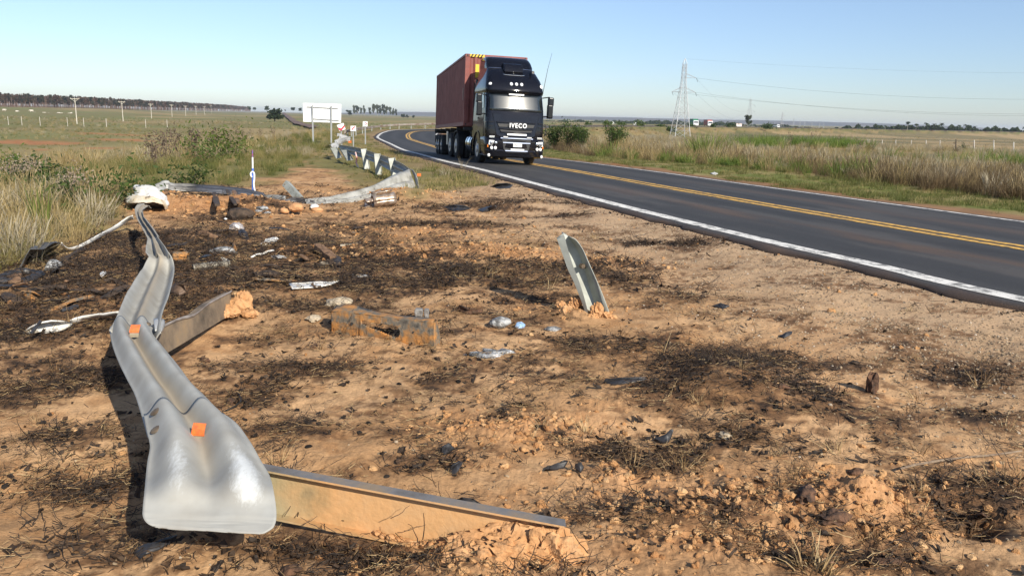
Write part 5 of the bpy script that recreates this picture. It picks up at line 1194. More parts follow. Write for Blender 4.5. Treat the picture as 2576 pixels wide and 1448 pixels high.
def burn_at(x, y):
    bn = np.zeros(len(x))
    for (bx, by, rx, ry, s, a) in BURN:
        u = x - bx; v = y - by; ca, sa = math.cos(a), math.sin(a); q = ((u * ca - v * sa) / rx) ** 2 + ((u * sa + v * ca) / ry) ** 2; bn += s * np.exp(-q)
    return bn
def seg_d(x, y):
    best = np.full(len(x), 9.0)
    for a, b in ((pA0 - (pA1 - pA0) * .1, pA1), (pB0, pB1)):
        s_ = b - a; t = np.clip(((x - a[0]) * s_[0] + (y - a[1]) * s_[1]) / (s_[0] ** 2 + s_[1] ** 2), 0, 1); best = np.minimum(best, np.hypot(x - a[0] - t * s_[0], y - a[1] - t * s_[1]))
    return best
rings = [(2.1, 4.0, 1.0), (4.0, 7.0, .55), (7.0, 12.0, .28), (12.0, 18.0, .14)]
flakes = [mesh_np('charred_flake', *flake(rg), LM_CHAR) for _ in range(6)]; cb = [mesh_np('charred_fibres', *bundle(rg, 12, .02, .09, .0017), LM_CHAR) for _ in range(5)]; coal = [clodmesh(rg, 1, .5, 'charcoal_crumb', M_COAL) for _ in range(3)]
st_b = [mesh_np('straw_bundle', *bundle(rg, 12, .015, .075, .0017), LM_STRAW) for _ in range(5)]; st_1 = [mesh_np('straw_stalk', *strawbit(rg, .06, .26, .0019), LM_STRAW) for _ in range(4)]
clods = [clodmesh(rg, 2, .5, 'clay_crumb', M_CLODS) for _ in range(5)]; grav = [clodmesh(rg, 1, .35, 'gravel_stone', M_GRAV) for _ in range(5)]
A1, A2, A3, A4 = Acc(), Acc(), Acc(), Acc()
for (r0, r1, k) in rings:
    area = .5 * math.radians(94) * (r1 * r1 - r0 * r0)
    def cand(per, fn, tilt_src=None):
        n = int(area * per * k); x, y = sample(n, r0, r1, -40, 54); sdd = poly_sd(DIRT, x, y); dd, _ = road_d(x, y); m = (sdd > -.2) & (dd < -.35) & (seg_d(x, y) > .13); x, y, dd = x[m], y[m], dd[m]
        p = fn(x, y, dd); m = RNG.random(len(x)) < p; return x[m], y[m]
    pat = lambda x, y: .5 * ss(.42, .66, fbm(x * 2.6, y * 3.2 + 9, 4)) + .5 * ss(.45, .62, fbm(x * .9 + 60, y * .9, 3))
    x, y = cand(1500, lambda x, y, d: np.clip(ss(.1, .9, np.minimum(burn_at(x, y), .7)) * (.35 + 1.0 * ss(.4, .6, fbm(x * 2.6, y * 3.2 + 9, 4))) + pat(x, y) * .26 * ss(-1.8, -4.5, d) + .012, 0, 1)); z = height(x, y); q = len(x); sc = (.55 + .8 * RNG.random(q)) * (1.0 if r1 < 8 else 1.5)
    ty = RNG.random(q); A1.add(x, y, z, np.where(ty > .85, .010 * (.5 + 1.2 * RNG.random(q)), sc), np.where(ty < .5, RNG.integers(0, 6, q), np.where(ty < .85, 6 + RNG.integers(0, 5, q), 11 + RNG.integers(0, 3, q))), .35)
    x, y = cand(260, lambda x, y, d: np.clip(pat(x, y) * .8 * ss(-1.6, -4.5, d) + .05 + .3 * ss(.2, .7, burn_at(x, y)) - .3 * ss(-2.2, -1.2, d), 0, 1)); z = height(x, y); q = len(x); ty = RNG.random(q)
    A2.add(x, y, z + .002, (.5 + .7 * RNG.random(q)) * (1.0 if r1 < 8 else 1.35), np.where(ty < .86, RNG.integers(0, 5, q), 5 + RNG.integers(0, 4, q)), .12)
    x, y = cand(1500, lambda x, y, d: np.clip(np.clip(gsum(CLOD, x, y), 0, 1) * .85 + .010, 0, 1)); z = height(x, y); q = len(x); A3.add(x, y, z, .004 + .018 * RNG.random(q) ** 3.5 * (1.0 if r1 < 8 else 1.6), RNG.integers(0, 5, q), .6)
    x, y = cand(2600, lambda x, y, d: np.clip(ss(-4.2, -.8, d) * .95 + .012 + .12 * np.exp(-((x - 3.0) / .8) ** 2 - ((y - 4.5) / 1.2) ** 2), 0, 1)); z = height(x, y); q = len(x); A4.add(x, y, z, .0025 + .008 * RNG.random(q) ** 3 + .003 * RNG.random(q), RNG.integers(0, 5, q), .6)
n = 6000; i0 = RNG.integers(0, len(RX), n); dd = -.42 + RNG.normal(0, .13, n); x = RX[i0] + RNX[i0] * dd; y = RY[i0] + RNY[i0] * dd; k_ = (y > 5) & (y < 26) & (dd < -.28); x, y = x[k_], y[k_]; q = len(x)
A1.add(x, y, height(x, y) + .01, .004 + .014 * RNG.random(q) ** 2, 11 + RNG.integers(0, 3, q), .6)
A1.emit('charred_litter', flakes + cb + coal, 'charred flakes and fibres strewn over the burnt soil'); A2.emit('straw_litter', st_b + st_1, 'bits of dry straw strewn over the soil'); A3.emit('clay_crumbs', clods, 'crumbs of orange clay on the churned heaps'); A4.emit('gravel', grav, 'loose gravel along the road edge')
# dead tufts on the soil
x, y = sample(900, 2.2, 15, -40, 40); sdd = poly_sd(DIRT, x, y); dd, _ = road_d(x, y); m = (sdd > .1) & (dd < -.9) & (RNG.random(len(x)) < .10 + .6 * ss(.5, .66, fbm(x * .8 + 33, y * .8, 3))); x, y = x[m], y[m]; AS.add(x, y, height(x, y), .45 + .55 * RNG.random(len(x)), RNG.integers(0, 4, len(x)), .2)
AS.emit('dead_tufts', F_DEAD, 'small dead grass tufts on the soil')
# ================================================================== DEBRIS
def ico(name, c, size, m, label, cat, seed=1, rough=.4, sub=3, group=None, rz=0.0, freq=2.2):
    mb = MB(); lump_mesh(mb, c, size, seed, rough, sub, freq, rz); o = mb.build(name, m, None, c, 50); tag(o, label, cat, group); return o
def shard_mb(pts, thick=.006, arch=0.0, nz=0.0, seed=0, sub=5):
    """a torn sheet: outline points (picture x, y, height above the ground); real thickness, arched and crumpled"""
    P = [ground_at(p[0], p[1], p[2] if len(p) > 2 else .01) for p in pts]; n = len(P); c = sum(P) / n; mb = MB()
    rings = []
    for k in range(sub + 1):
        t = k / sub
        ring = []
        for i, p in enumerate(P):
            q = c + (p - c) * t; q = q.copy(); q[2] += arch * (1 - t * t) + nz * (fbm(np.array([q[0] * 9 + seed]), np.array([q[1] * 9 + i * .0 + seed]), 3)[0] - .5); ring.append(q)
        rings.append(ring)
    V = [q for r in rings for q in r]; F = []
    for k in range(sub):
        for i in range(n): F.append((k * n + i, k * n + (i + 1) % n, (k + 1) * n + (i + 1) % n, (k + 1) * n + i))
    mb.add(V, F); return mb, c
def shard(name, pts, m, label, cat, thick=.006, arch=.0, nz=.02, seed=0, group=None):
    mb, c = shard_mb(pts, thick, arch, nz, seed); o = mb.build(name, m, None, c, 45)
    bm = bmesh.new(); bm.from_mesh(o.data); bmesh.ops.remove_doubles(bm, verts=bm.verts, dist=1e-5); bmesh.ops.recalc_face_normals(bm, faces=bm.faces); bm.to_mesh(o.data); bm.free()
    solid(o, thick, 0); tag(o, label, cat, group); return o
M_WPL = mat('white_plastic_scrap', None, None, 9, .45, 0, .1, 30, stops=[(.28, (.50, .42, .30)), (.42, (.74, .71, .64)), (.7, (.82, .81, .78))])
M_RUBBER = mat('black_rubber', (.012, .012, .014), (.045, .045, .05), 12, .5, 0, .2, 30)
M_CHARW = mat('charred_wood', (.018, .014, .011), (.085, .055, .035), 14, .8, 0, .5, 40)
M_BROWNW = mat('brown_wood', (.10, .055, .03), (.26, .15, .08), 16, .8, 0, .4, 60)
M_RUST = mat('rusty_iron', None, None, 10, .8, .15, .4, 45, detail=8, stops=[(.30, (.045, .04, .036)), (.42, (.17, .145, .11)), (.50, (.30, .165, .07)), (.62, (.50, .225, .062))])
M_ASH = mat('silver_ash', None, None, 16, .6, .1, .6, 60, stops=[(.3, (.05, .05, .05)), (.47, (.20, .20, .195)), (.6, (.45, .45, .44)), (.72, (.66, .66, .65))])
M_BARK = mat('scorched_bark', (.03, .018, .012), (.15, .075, .04), 18, .9, 0, .7, 60)
M_CAN = mat('scorched_tin', None, None, 9, .38, .6, .15, 40, stops=[(.3, (.15, .09, .05)), (.5, (.42, .32, .24)), (.7, (.62, .56, .50))])
M_BLUE = mat('blue_plastic', (.22, .38, .62), (.42, .58, .78), 20, .4)
M_STONE = mat('pale_stone', (.34, .27, .18), (.52, .43, .31), 14, .9, 0, .5, 50)
M_BRICK = mat('clay_block', (.44, .22, .10), (.55, .31, .15), 10, .95, 0, .6, 40)
M_PINK = mat('pink_stone', (.45, .22, .13), (.60, .36, .24), 12, .85, 0, .4, 40)

# white crumpled bumper panel hung on the end of the rail
wp_o = ground_at(375, 522)
WP = thing('bumper_panel', 'crumpled white truck panel with torn rim hanging over the far end of the near guardrail', 'vehicle panel', wp_o)
D = 12.6
def wp(rows, m, name, amp, jit, sd):
    L_, R_, A_ = stD(rows, 5); mb = MB(); sweep_band(mb, L_, R_, A_, 1, na=16, prof=lambda t: np.sin(np.pi * t), jitter=jit, seed=sd); return solid(mb.build(name, m, WP, wp_o, 45), .012)
wp([(334, 464, 13.1, 340, 493, 12.5, .02), (345, 465, 13.1, 350, 493, 12.4, .05), (368, 468, 13.1, 372, 494, 12.3, .07), (386, 474, 13.05, 390, 497, 12.25, .07), (403, 485, 12.9, 405, 504, 12.3, .05), (416, 498, 12.75, 412, 512, 12.35, .04), (423, 515, 12.6, 418, 522, 12.4, .02)], M_WPL, 'panel', -.6, .05, 3)
wp([(319, 493, 12.6, 318, 511, 12.4, .01), (340, 493, 12.35, 340, 512, 12.15, .025), (365, 494, 12.25, 368, 511, 12.05, .03), (390, 498, 12.25, 393, 510, 12.05, .025), (412, 508, 12.35, 411, 514, 12.2, .02), (422, 522, 12.5, 418, 530, 12.4, .01)], mat('cream_scorched_plastic', None, None, 7, .5, 0, .1, 30, stops=[(.33, (.08, .05, .03)), (.42, (.60, .50, .34)), (.7, (.78, .74, .64))]), 'torn_rim', .3, .05, 7)
wp([(322, 512, 12.5, 330, 526, 12.7, .02), (350, 513, 12.4, 352, 528, 12.9, .04), (380, 512, 12.4, 380, 534, 13.0, .05), (412, 514, 12.4, 420, 530, 12.9, .03)], M_BURNT, 'hollow_shade_sheet', .3, .05, 9)  # dark sheet standing in for the shade of the hollow below the rim
for sgn, (x, y) in enumerate([(321, 487), (322, 491)]): mb = MB(); mb.bar(atd(x, y, 12.6), atd(x + 22, y + 6, 12.5), .02); mb.build('splinter', M_WPL, WP, wp_o)
# rusted cross-member
cm_o = ground_at(965, 862)
XM = thing('crossmember', 'rusty burnt steel channel with a long slot lying mid-ground on the soil', 'metal channel', cm_o)
def crossmember():
    Dl, Dr = proj(ground_at(833, 836))[2], proj(ground_at(1094, 873))[2]
    top = [(836, 784), (862, 783), (905, 789), (915, 790), (960, 796), (1000, 803), (1045, 806), (1094, 811)]
    bot = [(832, 834), (845, 846), (880, 853), (920, 857), (960, 860), (1000, 866), (1045, 870), (1092, 873)]
    def P(x, y, off=0.0):
        t = (x - 832) / 262.0; return atd(x, y, Dl + (Dr - Dl) * t + off)
    def edge(L, x): return float(np.interp(x, [a for a, b in L], [b for a, b in L]))
    xs = np.linspace(833, 1093, 131); nv = 37; V = []; slot = lambda x, v: 908 < x < 1005 and abs(v - (.30 + .24 * min(1, (x - 900) / 105))) < (.04 + .20 * min(1, (x - 900) / 95)) * math.sqrt(max(0, 1 - max(0, (x - 988) / 17) ** 2)); F = []
    holes = [(884, .42), (1040, .48)]
    for x in xs:
        yt, yb = edge(top, x), edge(bot, x)
        for k in range(nv):
            v = k / (nv - 1); off = .012 * math.sin(v * 3.1) * -1 + .012 * (fbm(np.array([x * .05]), np.array([v * 3]), 2)[0] - .5) + (.03 * v if x < 905 else 0); V.append(P(x, yt + (yb - yt) * v, off))
    keep = []
    for i in range(len(xs) - 1):
        for k in range(nv - 1):
            xc = (xs[i] + xs[i + 1]) / 2; vc = (k + .5) / (nv - 1)
            if slot(xc, vc): continue
            F.append((i * nv + k, (i + 1) * nv + k, (i + 1) * nv + k + 1, i * nv + k + 1))
    mb = MB(); mb.add(V, F); o = mb.build('face_plate', M_RUST, XM, cm_o, 50); solid(o, .010, 1)
    for (x, v) in holes:
        yt, yb = edge(top, x), edge(bot, x); c = P(x, yt + (yb - yt) * v, -.012); mb = MB(); mb.tube([c, c + np.array([0, .012, 0])], .011, 10); mb.build('bolt_hole', M_CHASS, XM, cm_o)
    for nm, L, sgn in (('upper_flange', top, 1), ('lower_flange', bot, -1)):
        mb = MB(); V = []
        for x in xs[::4]:
            y = edge(L, x)
            for k in range(4):
                q = P(x, y, 0.0).copy(); s = k / 3; hump = .035 * math.exp(-((x - 870) / 45) ** 2) if sgn > 0 else 0
                q = q + np.array([0, .14 * s, (-.012 + hump) * s if sgn > 0 else .0 * s + .005]); V.append(q)
        n = len(xs[::4]); mb.add(V, [(i * 4 + k, (i + 1) * 4 + k, (i + 1) * 4 + k + 1, i * 4 + k + 1) for i in range(n - 1) for k in range(3)]); o = mb.build(nm, M_RUST, XM, cm_o, 50); solid(o, .009, 0)
    mb = MB(); a, b, c = P(1094, 812), P(1092, 872), P(1110, 868, .12); mb.add([a, b, c, a + np.array([0, .13, -.012])], [(0, 1, 2), (0, 2, 3)]); o = mb.build('end_gusset', M_RUST, XM, cm_o); solid(o, .006)
    mb = MB(); mb.loft([[Vector(P(x, edge(top, x) + (edge(bot, x) - edge(top, x)) * (.74 + .06 * t), .03 + .05 * (1 - t))) for x in np.linspace(915, 1000, 9)] for t in np.linspace(0, 1, 3)], closed=False, cap=False); o = mb.build('slot_lip', M_RUST, XM, cm_o, 40); solid(o, .006)
crossmember()
cl_o = ground_at(1060, 805)
CLV = thing('clevis', 'small grey steel bracket of two upright lugs standing behind the rusty channel', 'bracket', cl_o)
Dc = proj(cl_o)[2]
for (x0, x1, y0, y1) in ((1043, 1064, 775, 806), (1067, 1079, 776, 808)):
    mb = MB(); w = (x1 - x0) / FPX * Dc; h = (y1 - y0) / FPX * Dc; c = atd((x0 + x1) / 2, (y0 + y1) / 2, Dc); mb.loft([[Vector((c[0] + sx * w / 2 * k, c[1] + sy * .025, c[2] + z)) for sx, sy in ((-1, -1), (1, -1), (1, 1), (-1, 1))] for k, z in ((.95, -h / 2 - .02), (.85, -h * .1), (1.05, h * .3), (.8, h / 2))]); o = mb.build('lug', mat('grey_cast_steel', (.16, .15, .14), (.34, .33, .31), 20, .6, .3, .3, 50) if x0 == 1043 else bpy.data.materials['grey_cast_steel'], CLV, cl_o, 40); bevel(o, .006)
mb = MB(); mb.tube([atd(1062, 800, Dc), atd(1070, 800, Dc)], .02, 8); mb.build('pin', M_RUSTY, CLV, cl_o, 50)
# torn exhaust can
ex_o = ground_at(955, 522)
EX = thing('exhaust_can', 'torn open brown steel cylinder lying against the broad pale guardrail', 'exhaust can', ex_o)
def cyl(mb, a, b, r, n=22, open_=(0, 2 * math.pi), segs=6, dent=.12, seed=0):
    a = Vector([float(q) for q in a]); b = Vector([float(q) for q in b]); t = (b - a).normalized(); u = t.cross(Vector((0, 0, 1))).normalized(); v = u.cross(t); V = []
    for i in range(segs + 1):
        c = a.lerp(b, i / segs)
        for k in range(n + 1):
            th = open_[0] + (open_[1] - open_[0]) * k / n; rr = r * (1 + dent * (fbm(np.array([i * .7 + seed]), np.array([k * .45 + seed]), 2)[0] - .5)); V.append(c + (u * math.cos(th) + v * math.sin(th)) * rr)
    mb.add(V, [(i * (n + 1) + k, i * (n + 1) + k + 1, (i + 1) * (n + 1) + k + 1, (i + 1) * (n + 1) + k) for i in range(segs) for k in range(n)])
Dx = proj(ex_o)[2]
mb = MB(); cyl(mb, atd(937, 507, Dx), atd(993, 499, Dx + .15), .115, dent=.25); o = mb.build('shell', M_CAN, EX, ex_o, 40); solid(o, .004)
mb = MB(); cyl(mb, atd(919, 512, Dx - .05), atd(936, 509, Dx), .085, open_=(.3, 4.6), dent=.4, seed=4); o = mb.build('torn_inlet', M_CAN, EX, ex_o, 40); solid(o, .004)
mb = MB(); cyl(mb, atd(936, 492, Dx), atd(985, 484, Dx + .15), .06, open_=(.6, 3.0), dent=.6, seed=9); o = mb.build('peeled_flap', M_CAN, EX, ex_o, 40); solid(o, .004)

def tubething(name, a, b, za, zb, r, m, label, cat, dent=.2, **k):
    A = ground_at(a[0], a[1], za); B = ground_at(b[0], b[1], zb); mb = MB(); cyl(mb, A, B, r, dent=dent, **k); o = mb.build(name, m, None, (A + B) / 2, 40); solid(o, .004); tag(o, label, cat); return o
# corrugated hose with ribs
A = ground_at(485, 673, .035); B = ground_at(577, 664, .035); mb = MB(); P_ = [A + (B - A) * t for t in np.linspace(0, 1, 41)]; mb.tube(P_, [.036 + .006 * (k % 4 in (0, 1)) - .003 * (k % 9 == 0) for k in range(41)], 14)
tag(mb.build('corrugated_hose', mat('grey_hose', (.10, .085, .06), (.34, .31, .25), 12, .55, .3, .2, 40), None, A, 30), 'ribbed grey metal hose stub lying right of the near guardrail', 'hose')
tubething('tin_can', (437, 646), (474, 646), .06, .06, .055, M_RUST, 'open rusty tin cylinder lying just right of the near guardrail above the ribbed hose', 'tin', .15)
shard('metal_flap', [(452, 628, .10), (468, 632, .06), (474, 640, .03), (448, 637, .04)], M_RUST, 'bent rusty flap sticking up behind the open rusty tin', 'scrap metal', .005, .02, .05, 3)
ico('crumpled_can', ground_at(595, 573, .05), (.09, .07, .07), mat('crushed_silver', None, None, 8, .35, .5, .2, 30, stops=[(.3, (.30, .22, .17)), (.5, (.62, .56, .52)), (.7, (.80, .77, .74))]), 'crushed silver can on the soil below the clay bank', 'can', 4, .3, 3, None, .4, 3.2)
ico('ash_lump', ground_at(563, 630, .03), (.12, .08, .04), M_ASH, 'grey and white melted aluminium lump behind the ribbed hose', 'metal lump', 6, .6, 3)
shard('plastic_scrap', [(556, 646, .05), (579, 655, .02), (577, 659, .0), (557, 657, .01)], M_WPL, 'small white triangular scrap behind the ribbed hose', 'plastic scrap', .008, .01, .01, 2)
shard('rust_plate', [(584, 612, .08), (590, 612, .09), (596, 632, .03), (590, 638, .0), (583, 628, .02)], M_RUST, 'rust orange curled plate right of the melted grey lump', 'scrap metal', .006, .03, .05, 5)
shard('wood_splinter', [(494, 580, .04), (520, 584, .05), (549, 596, .02), (545, 602, .0), (515, 595, .0), (497, 590, .0)], M_BROWNW, 'long reddish brown timber splinter beside the far part of the near guardrail', 'wood', .03, .02, .01, 8)
def plank(name, a, b, za, zb, w, t, m, label, cat='wood'):
    A = ground_at(a[0], a[1], za); B = ground_at(b[0], b[1], zb); mb = MB(); Vv = []; ax = Vector(B - A); L = ax.length; ax.normalize(); u = ax.cross(Vector((0, 0, 1))).normalized(); v = u.cross(ax); rings = []
    for i in range(8):
        k = i / 7; c = Vector(A).lerp(Vector(B), k); s = 1 - .35 * (k > .95) - .2 * (k < .05); j = lambda q: (vnoise(np.array([i * .9 + q * 3.1 + a[0]]), np.array([q * 7.7]))[0] - .5) * .35; rings.append([c + u * w / 2 * s * (sx + j(q)) + v * t / 2 * (sy + j(q + 5)) for q, (sx, sy) in enumerate(((-1, -1), (1, -1), (1, 1), (-1, 1)))])
    mb.loft(rings); o = mb.build(name, m, None, (A + B) / 2, 30); flip_check(o); tag(o, label, cat); return o
plank('charred_plank', (546, 516), (539, 486), .02, .12, .09, .035, M_CHARW, 'short charred board standing up against the clay bank under the scorched rail')
plank('charred_plank', (592, 514), (570, 478), .03, .16, .06, .03, M_CHARW, 'long black charred board leaning on the scorched rail')
plank('wood_board', (598, 510), (588, 480), .03, .13, .07, .03, M_BROWNW, 'brown split board leaning on the scorched rail beside the black one')
bx = ground_at(604, 540, .07); mb = MB(); lump_mesh(mb, bx, (.20, .13, .11), 14, .25, 3, 1.6, .2); o = mb.build('burnt_block', M_CHARW, None, bx, 35); tag(o, 'squarish burnt brown block half buried below the scorched rail', 'burnt block')
for k, (x, y, s) in enumerate([(660, 524, .09), (672, 535, .06), (650, 530, .05)]):
    ico('ash_lump', ground_at(x, y, .01), (s, s * .8, s * .35), M_ASH, ['large white ash crust on the blackened bank behind the burnt block', 'white ash flake at the foot of the blackened bank', 'small pale ash lump nearest the burnt block'][k], 'ash', 30 + k, .6, 3)
for k, (x, y, sx, sy, sz) in enumerate([(745, 522, .12, .09, .07), (716, 530, .07, .06, .05), (798, 528, .10, .07, .05)]):
    ico('clay_block', ground_at(x, y, .03), (sx, sy, sz), M_BRICK, ['squarish orange clay block under the curled burnt strap', 'smaller orange clod left of the squarish clay block', 'pale orange clod below the left end of the broad guardrail'][k], 'clay', 44 + k, .3, 3, 'clay clods along the foot of the twisted guardrail', 0, 1.5)
shard('plastic_scrap', [(782, 515, .05), (795, 514, .06), (803, 521, .02), (790, 526, .0), (780, 523, .02)], M_WPL, 'crumpled white scrap at the left end of the broad guardrail', 'plastic scrap', .008, .02, .06, 13)
# long white strip running to the panel
mb = MB(); L_ = [ground_at(x, y, z) for x, y, z in [(155, 610, .16), (160, 616, .10), (174, 624, .05), (205, 613, .07), (250, 588, .10), (290, 566, .14), (318, 548, .22), (334, 541, .26)]]; R_ = [ground_at(x, y, z) for x, y, z in [(152, 615, .12), (160, 623, .03), (172, 630, .0), (207, 621, .02), (253, 597, .04), (294, 575, .08), (322, 557, .14), (338, 550, .20)]]
L_, R_ = dense(L_, 4), dense(R_, 4); sweep_band(mb, L_, R_, np.full(len(L_), .015), 1, na=8, prof=lambda t: np.sin(np.pi * t), jitter=.012, seed=3); o = mb.build('plastic_strip', M_WPL, None, L_[10], 45); solid(o, .008); tag(o, 'long bent cream strip lying along the grass edge left of the near guardrail', 'plastic strip')
shard('sheet_scrap', [(47, 675, .02), (64, 640, .14), (76, 631, .18), (109, 627, .16), (137, 608, .22), (152, 606, .18), (138, 624, .05), (117, 636, .04), (94, 650, .03), (72, 660, .03), (62, 645, .06)], mat('charcoal_sheet', (.03, .03, .032), (.13, .13, .13), 9, .5, .2, .2, 30), 'crumpled charcoal grey sheet at the grass edge on the far left', 'sheet metal', .006, .06, .10, 5)
shard('ash_scrap', [(109, 682, .01), (120, 668, .05), (138, 657, .07), (153, 654, .06), (158, 664, .03), (145, 672, .02), (128, 680, .01)], M_ASH, 'white ashy scrap on the slope at the far left below the cream strip', 'ash', .02, .05, .08, 6)
A = [ground_at(x, y, z) for x, y, z in [(160, 656, .04), (168, 648, .06), (178, 642, .06), (192, 634, .06), (208, 627, .05)]]; mb = MB(); mb.tube(A, [.045, .022, .018, .022, .035], 8); o = mb.build('burnt_rod', M_CHARW, None, A[2], 50); tag(o, 'black burnt rod with knobbed end lying below the cream strip', 'rod')
# rubber ring
rgo = ground_at(48, 697, .03); mb = MB(); q0 = ground_at(20, 708, .03); q1 = ground_at(77, 684, .03); ax = (q1 - q0) / 2; ay = np.array([-ax[1], ax[0], 0]); ay = ay / np.linalg.norm(ay) * .16; P_ = [rgo + ax * math.cos(t) + ay * math.sin(t) + np.array([0, 0, .012 * math.sin(3 * t)]) for t in np.linspace(0, 2 * math.pi, 33)]; mb.tube(P_, [.035 + .007 * (k % 2) for k in range(33)], 8, cap=False); o = mb.build('rubber_ring', M_RUBBER, None, rgo, 40); tag(o, 'flattened black toothed rubber ring on the slope at the far left', 'rubber ring')
shard('rubber_strip', [(122, 694, .0), (128, 686, .05), (146, 672, .12), (150, 676, .08), (140, 688, .03), (168, 680, .05), (172, 684, .02), (140, 697, .0)], M_RUBBER, 'curved black strip beside the toothed rubber ring', 'rubber strip', .012, .02, .03, 9)
shard('rust_plate', [(57, 742, .02), (68, 733, .08), (90, 734, .09), (102, 742, .04), (98, 752, .0), (80, 760, .0), (66, 756, .0)], M_RUST, 'rust orange crumpled plate on the dark soil at the far left', 'scrap metal', .008, .05, .06, 4)
shard('fender_scrap', [(54, 838, .0), (75, 824, .05), (96, 813, .09), (130, 807, .11), (160, 806, .09), (182, 812, .04), (176, 822, .02), (150, 832, .02), (118, 837, .0), (90, 838, .0)], M_WPL, 'torn white fender piece on the left, seamed with a dark stripe', 'plastic panel', .008, .03, .03, 7)
plank('rubber_strip', (79, 838), (104, 806), .07, .14, .025, .012, M_RUBBER, 'thin dark seal lying across the torn white fender piece', 'seal')
mb = MB(); L_ = dense([ground_at(x, y, z) for x, y, z in [(176, 803, .05), (210, 795, .07), (250, 788, .09), (302, 783, .11)]], 5); R_ = dense([ground_at(x, y, z) for x, y, z in [(178, 812, .01), (212, 805, .01), (252, 798, .02), (302, 794, .03)]], 5); sweep_band(mb, L_, R_, np.full(len(L_), .01), 1, na=6, prof=lambda t: np.sin(np.pi * t), jitter=.02, seed=8); o = mb.build('plastic_strip', M_WPL, None, L_[5], 45); solid(o, .006); tag(o, 'white strip running from the torn fender piece under the guardrail joint', 'plastic strip')
shard('plastic_strip', [(727, 713, .03), (740, 711, .035), (770, 710, .04), (805, 708, .04), (835, 708, .035), (853, 706, .03), (838, 715, .02), (800, 722, .02), (765, 724, .02), (735, 727, .02)], M_WPL, 'curved white plastic blade lying alone in the middle of the black soil', 'plastic strip', .008, .006, .004, 1)
shard('rust_plate', [(426, 722, .05), (440, 714, .10), (466, 722, .10), (470, 738, .03), (452, 750, .0), (430, 740, .02)], mat('dark_rust_sheet', (.06, .04, .03), (.17, .11, .075), 10, .6, .3), 'dark rusty bent sheet against the right edge of the near guardrail', 'sheet metal', .006, .04, .05, 3)
plank('wood_splinter', (838, 650), (798, 617), .03, .10, .10, .05, M_BROWNW, 'thick weathered timber splinter sticking out of the churned clay')
plank('wood_stick', (858, 617), (912, 611), .02, .02, .035, .02, mat('pale_wood', (.40, .33, .23), (.62, .55, .43), 12, .7), 'pale flat stick behind the thick timber splinter')
# black shards
RB = [([(1516, 962), (1522, 952, .03), (1560, 948, .04), (1622, 949, .03), (1628, 955, .01), (1590, 962), (1540, 965)], 'long flat black strip right of the centre with pale flecks'),
      ([(1643, 1109), (1672, 1097, .03), (1689, 1080, .07), (1694, 1082, .06), (1686, 1104, .02), (1678, 1116), (1660, 1114)], 'pointed grey-black shard at the foot of the charred straw heap'),
      ([(1128, 1184), (1138, 1166, .05), (1156, 1158, .06), (1164, 1160, .04), (1152, 1182, .03), (1140, 1196)], 'glossy black bent shard with a torn knot at its tip'),
      ([(1110, 1140), (1112, 1124, .04), (1128, 1116, .05), (1144, 1130, .02), (1128, 1140), (1118, 1145)], 'dull dark grey scrap just above the glossy bent shard'),
      ([(1368, 1184), (1400, 1173, .02), (1418, 1160, .06), (1428, 1160, .05), (1418, 1178, .02), (1395, 1184)], 'slim dark blade-like shard between clay crumbs and charred straw'),
      ([(1446, 1170, .03), (1462, 1164, .05), (1468, 1178, .02), (1460, 1192), (1448, 1184)], 'crumpled black lump right of the slim blade-like shard'),
      ([(334, 1384), (345, 1378, .01), (380, 1372, .01), (430, 1356, .02), (445, 1345, .02), (440, 1360), (400, 1384), (362, 1396), (352, 1408), (345, 1398)], 'black torn plastic lying in the shadow below the flared guardrail end'),
      ([(1150, 782), (1154, 768, .06), (1176, 776, .05), (1210, 778, .03), (1216, 786, .01), (1180, 790)], 'dark brown curled scrap behind the small upright bracket'),
      ([(1140, 1262), (1160, 1254, .03), (1190, 1256, .03), (1210, 1268, .01), (1180, 1276), (1150, 1274)], 'dark ribbed rubber scrap above the middle of the muddy post'),
      ([(700, 1440), (720, 1418, .03), (752, 1412, .03), (762, 1424, .01), (740, 1440), (715, 1452)], 'crinkled black scrap below the left part of the muddy post'),
      ([(1232, 470), (1250, 462, .10), (1275, 460, .10), (1290, 466, .04), (1282, 474), (1250, 475)], 'torn black tyre piece lying near the white road edge line'),
      ([(1116, 520), (1140, 514, .08), (1170, 517, .08), (1186, 524, .02), (1160, 530), (1140, 532)], 'black peeling sheet beyond the burnt ground below the exhaust can'),
      ([(1200, 527), (1224, 520, .06), (1246, 516, .10), (1250, 522, .05), (1230, 532), (1212, 534)], 'short black charred pipe piece right of the black peeling sheet'),
      ([(1960, 847), (1975, 838, .03), (1992, 834, .04), (1990, 842, .02), (1972, 850)], 'small slate-black shard on the right beside scattered straw'),
      ([(1790, 770), (1810, 764, .03), (1835, 768, .02), (1820, 776)], 'flat dark chip on the sandy patch right of the standing post'),
      ([(2130, 1185), (2150, 1176, .03), (2172, 1180, .02), (2165, 1196), (2140, 1194)], 'thin dark bark chip near the long dead stalk'),
      ([(2160, 1408), (2190, 1402, .02), (2240, 1406, .02), (2280, 1406, .01), (2260, 1418), (2190, 1418)], 'long dark flat chip near the bottom right edge'),
      ([(2450, 1295, .03), (2470, 1290, .05), (2488, 1302, .02), (2470, 1312), (2455, 1308)], 'dark chip beside the shadowed hole at the lower right')]
for k, (pts, lab) in enumerate(RB):
    pts = [(p[0], p[1], (p[2] if len(p) > 2 else .004)) for p in pts]; shard('black_shard', pts, M_RUBBER if k not in (7, 9, 15, 16, 17) else M_BARK, lab, 'debris', .007, .012, .02, 20 + k, 'burnt scraps scattered over the soil')
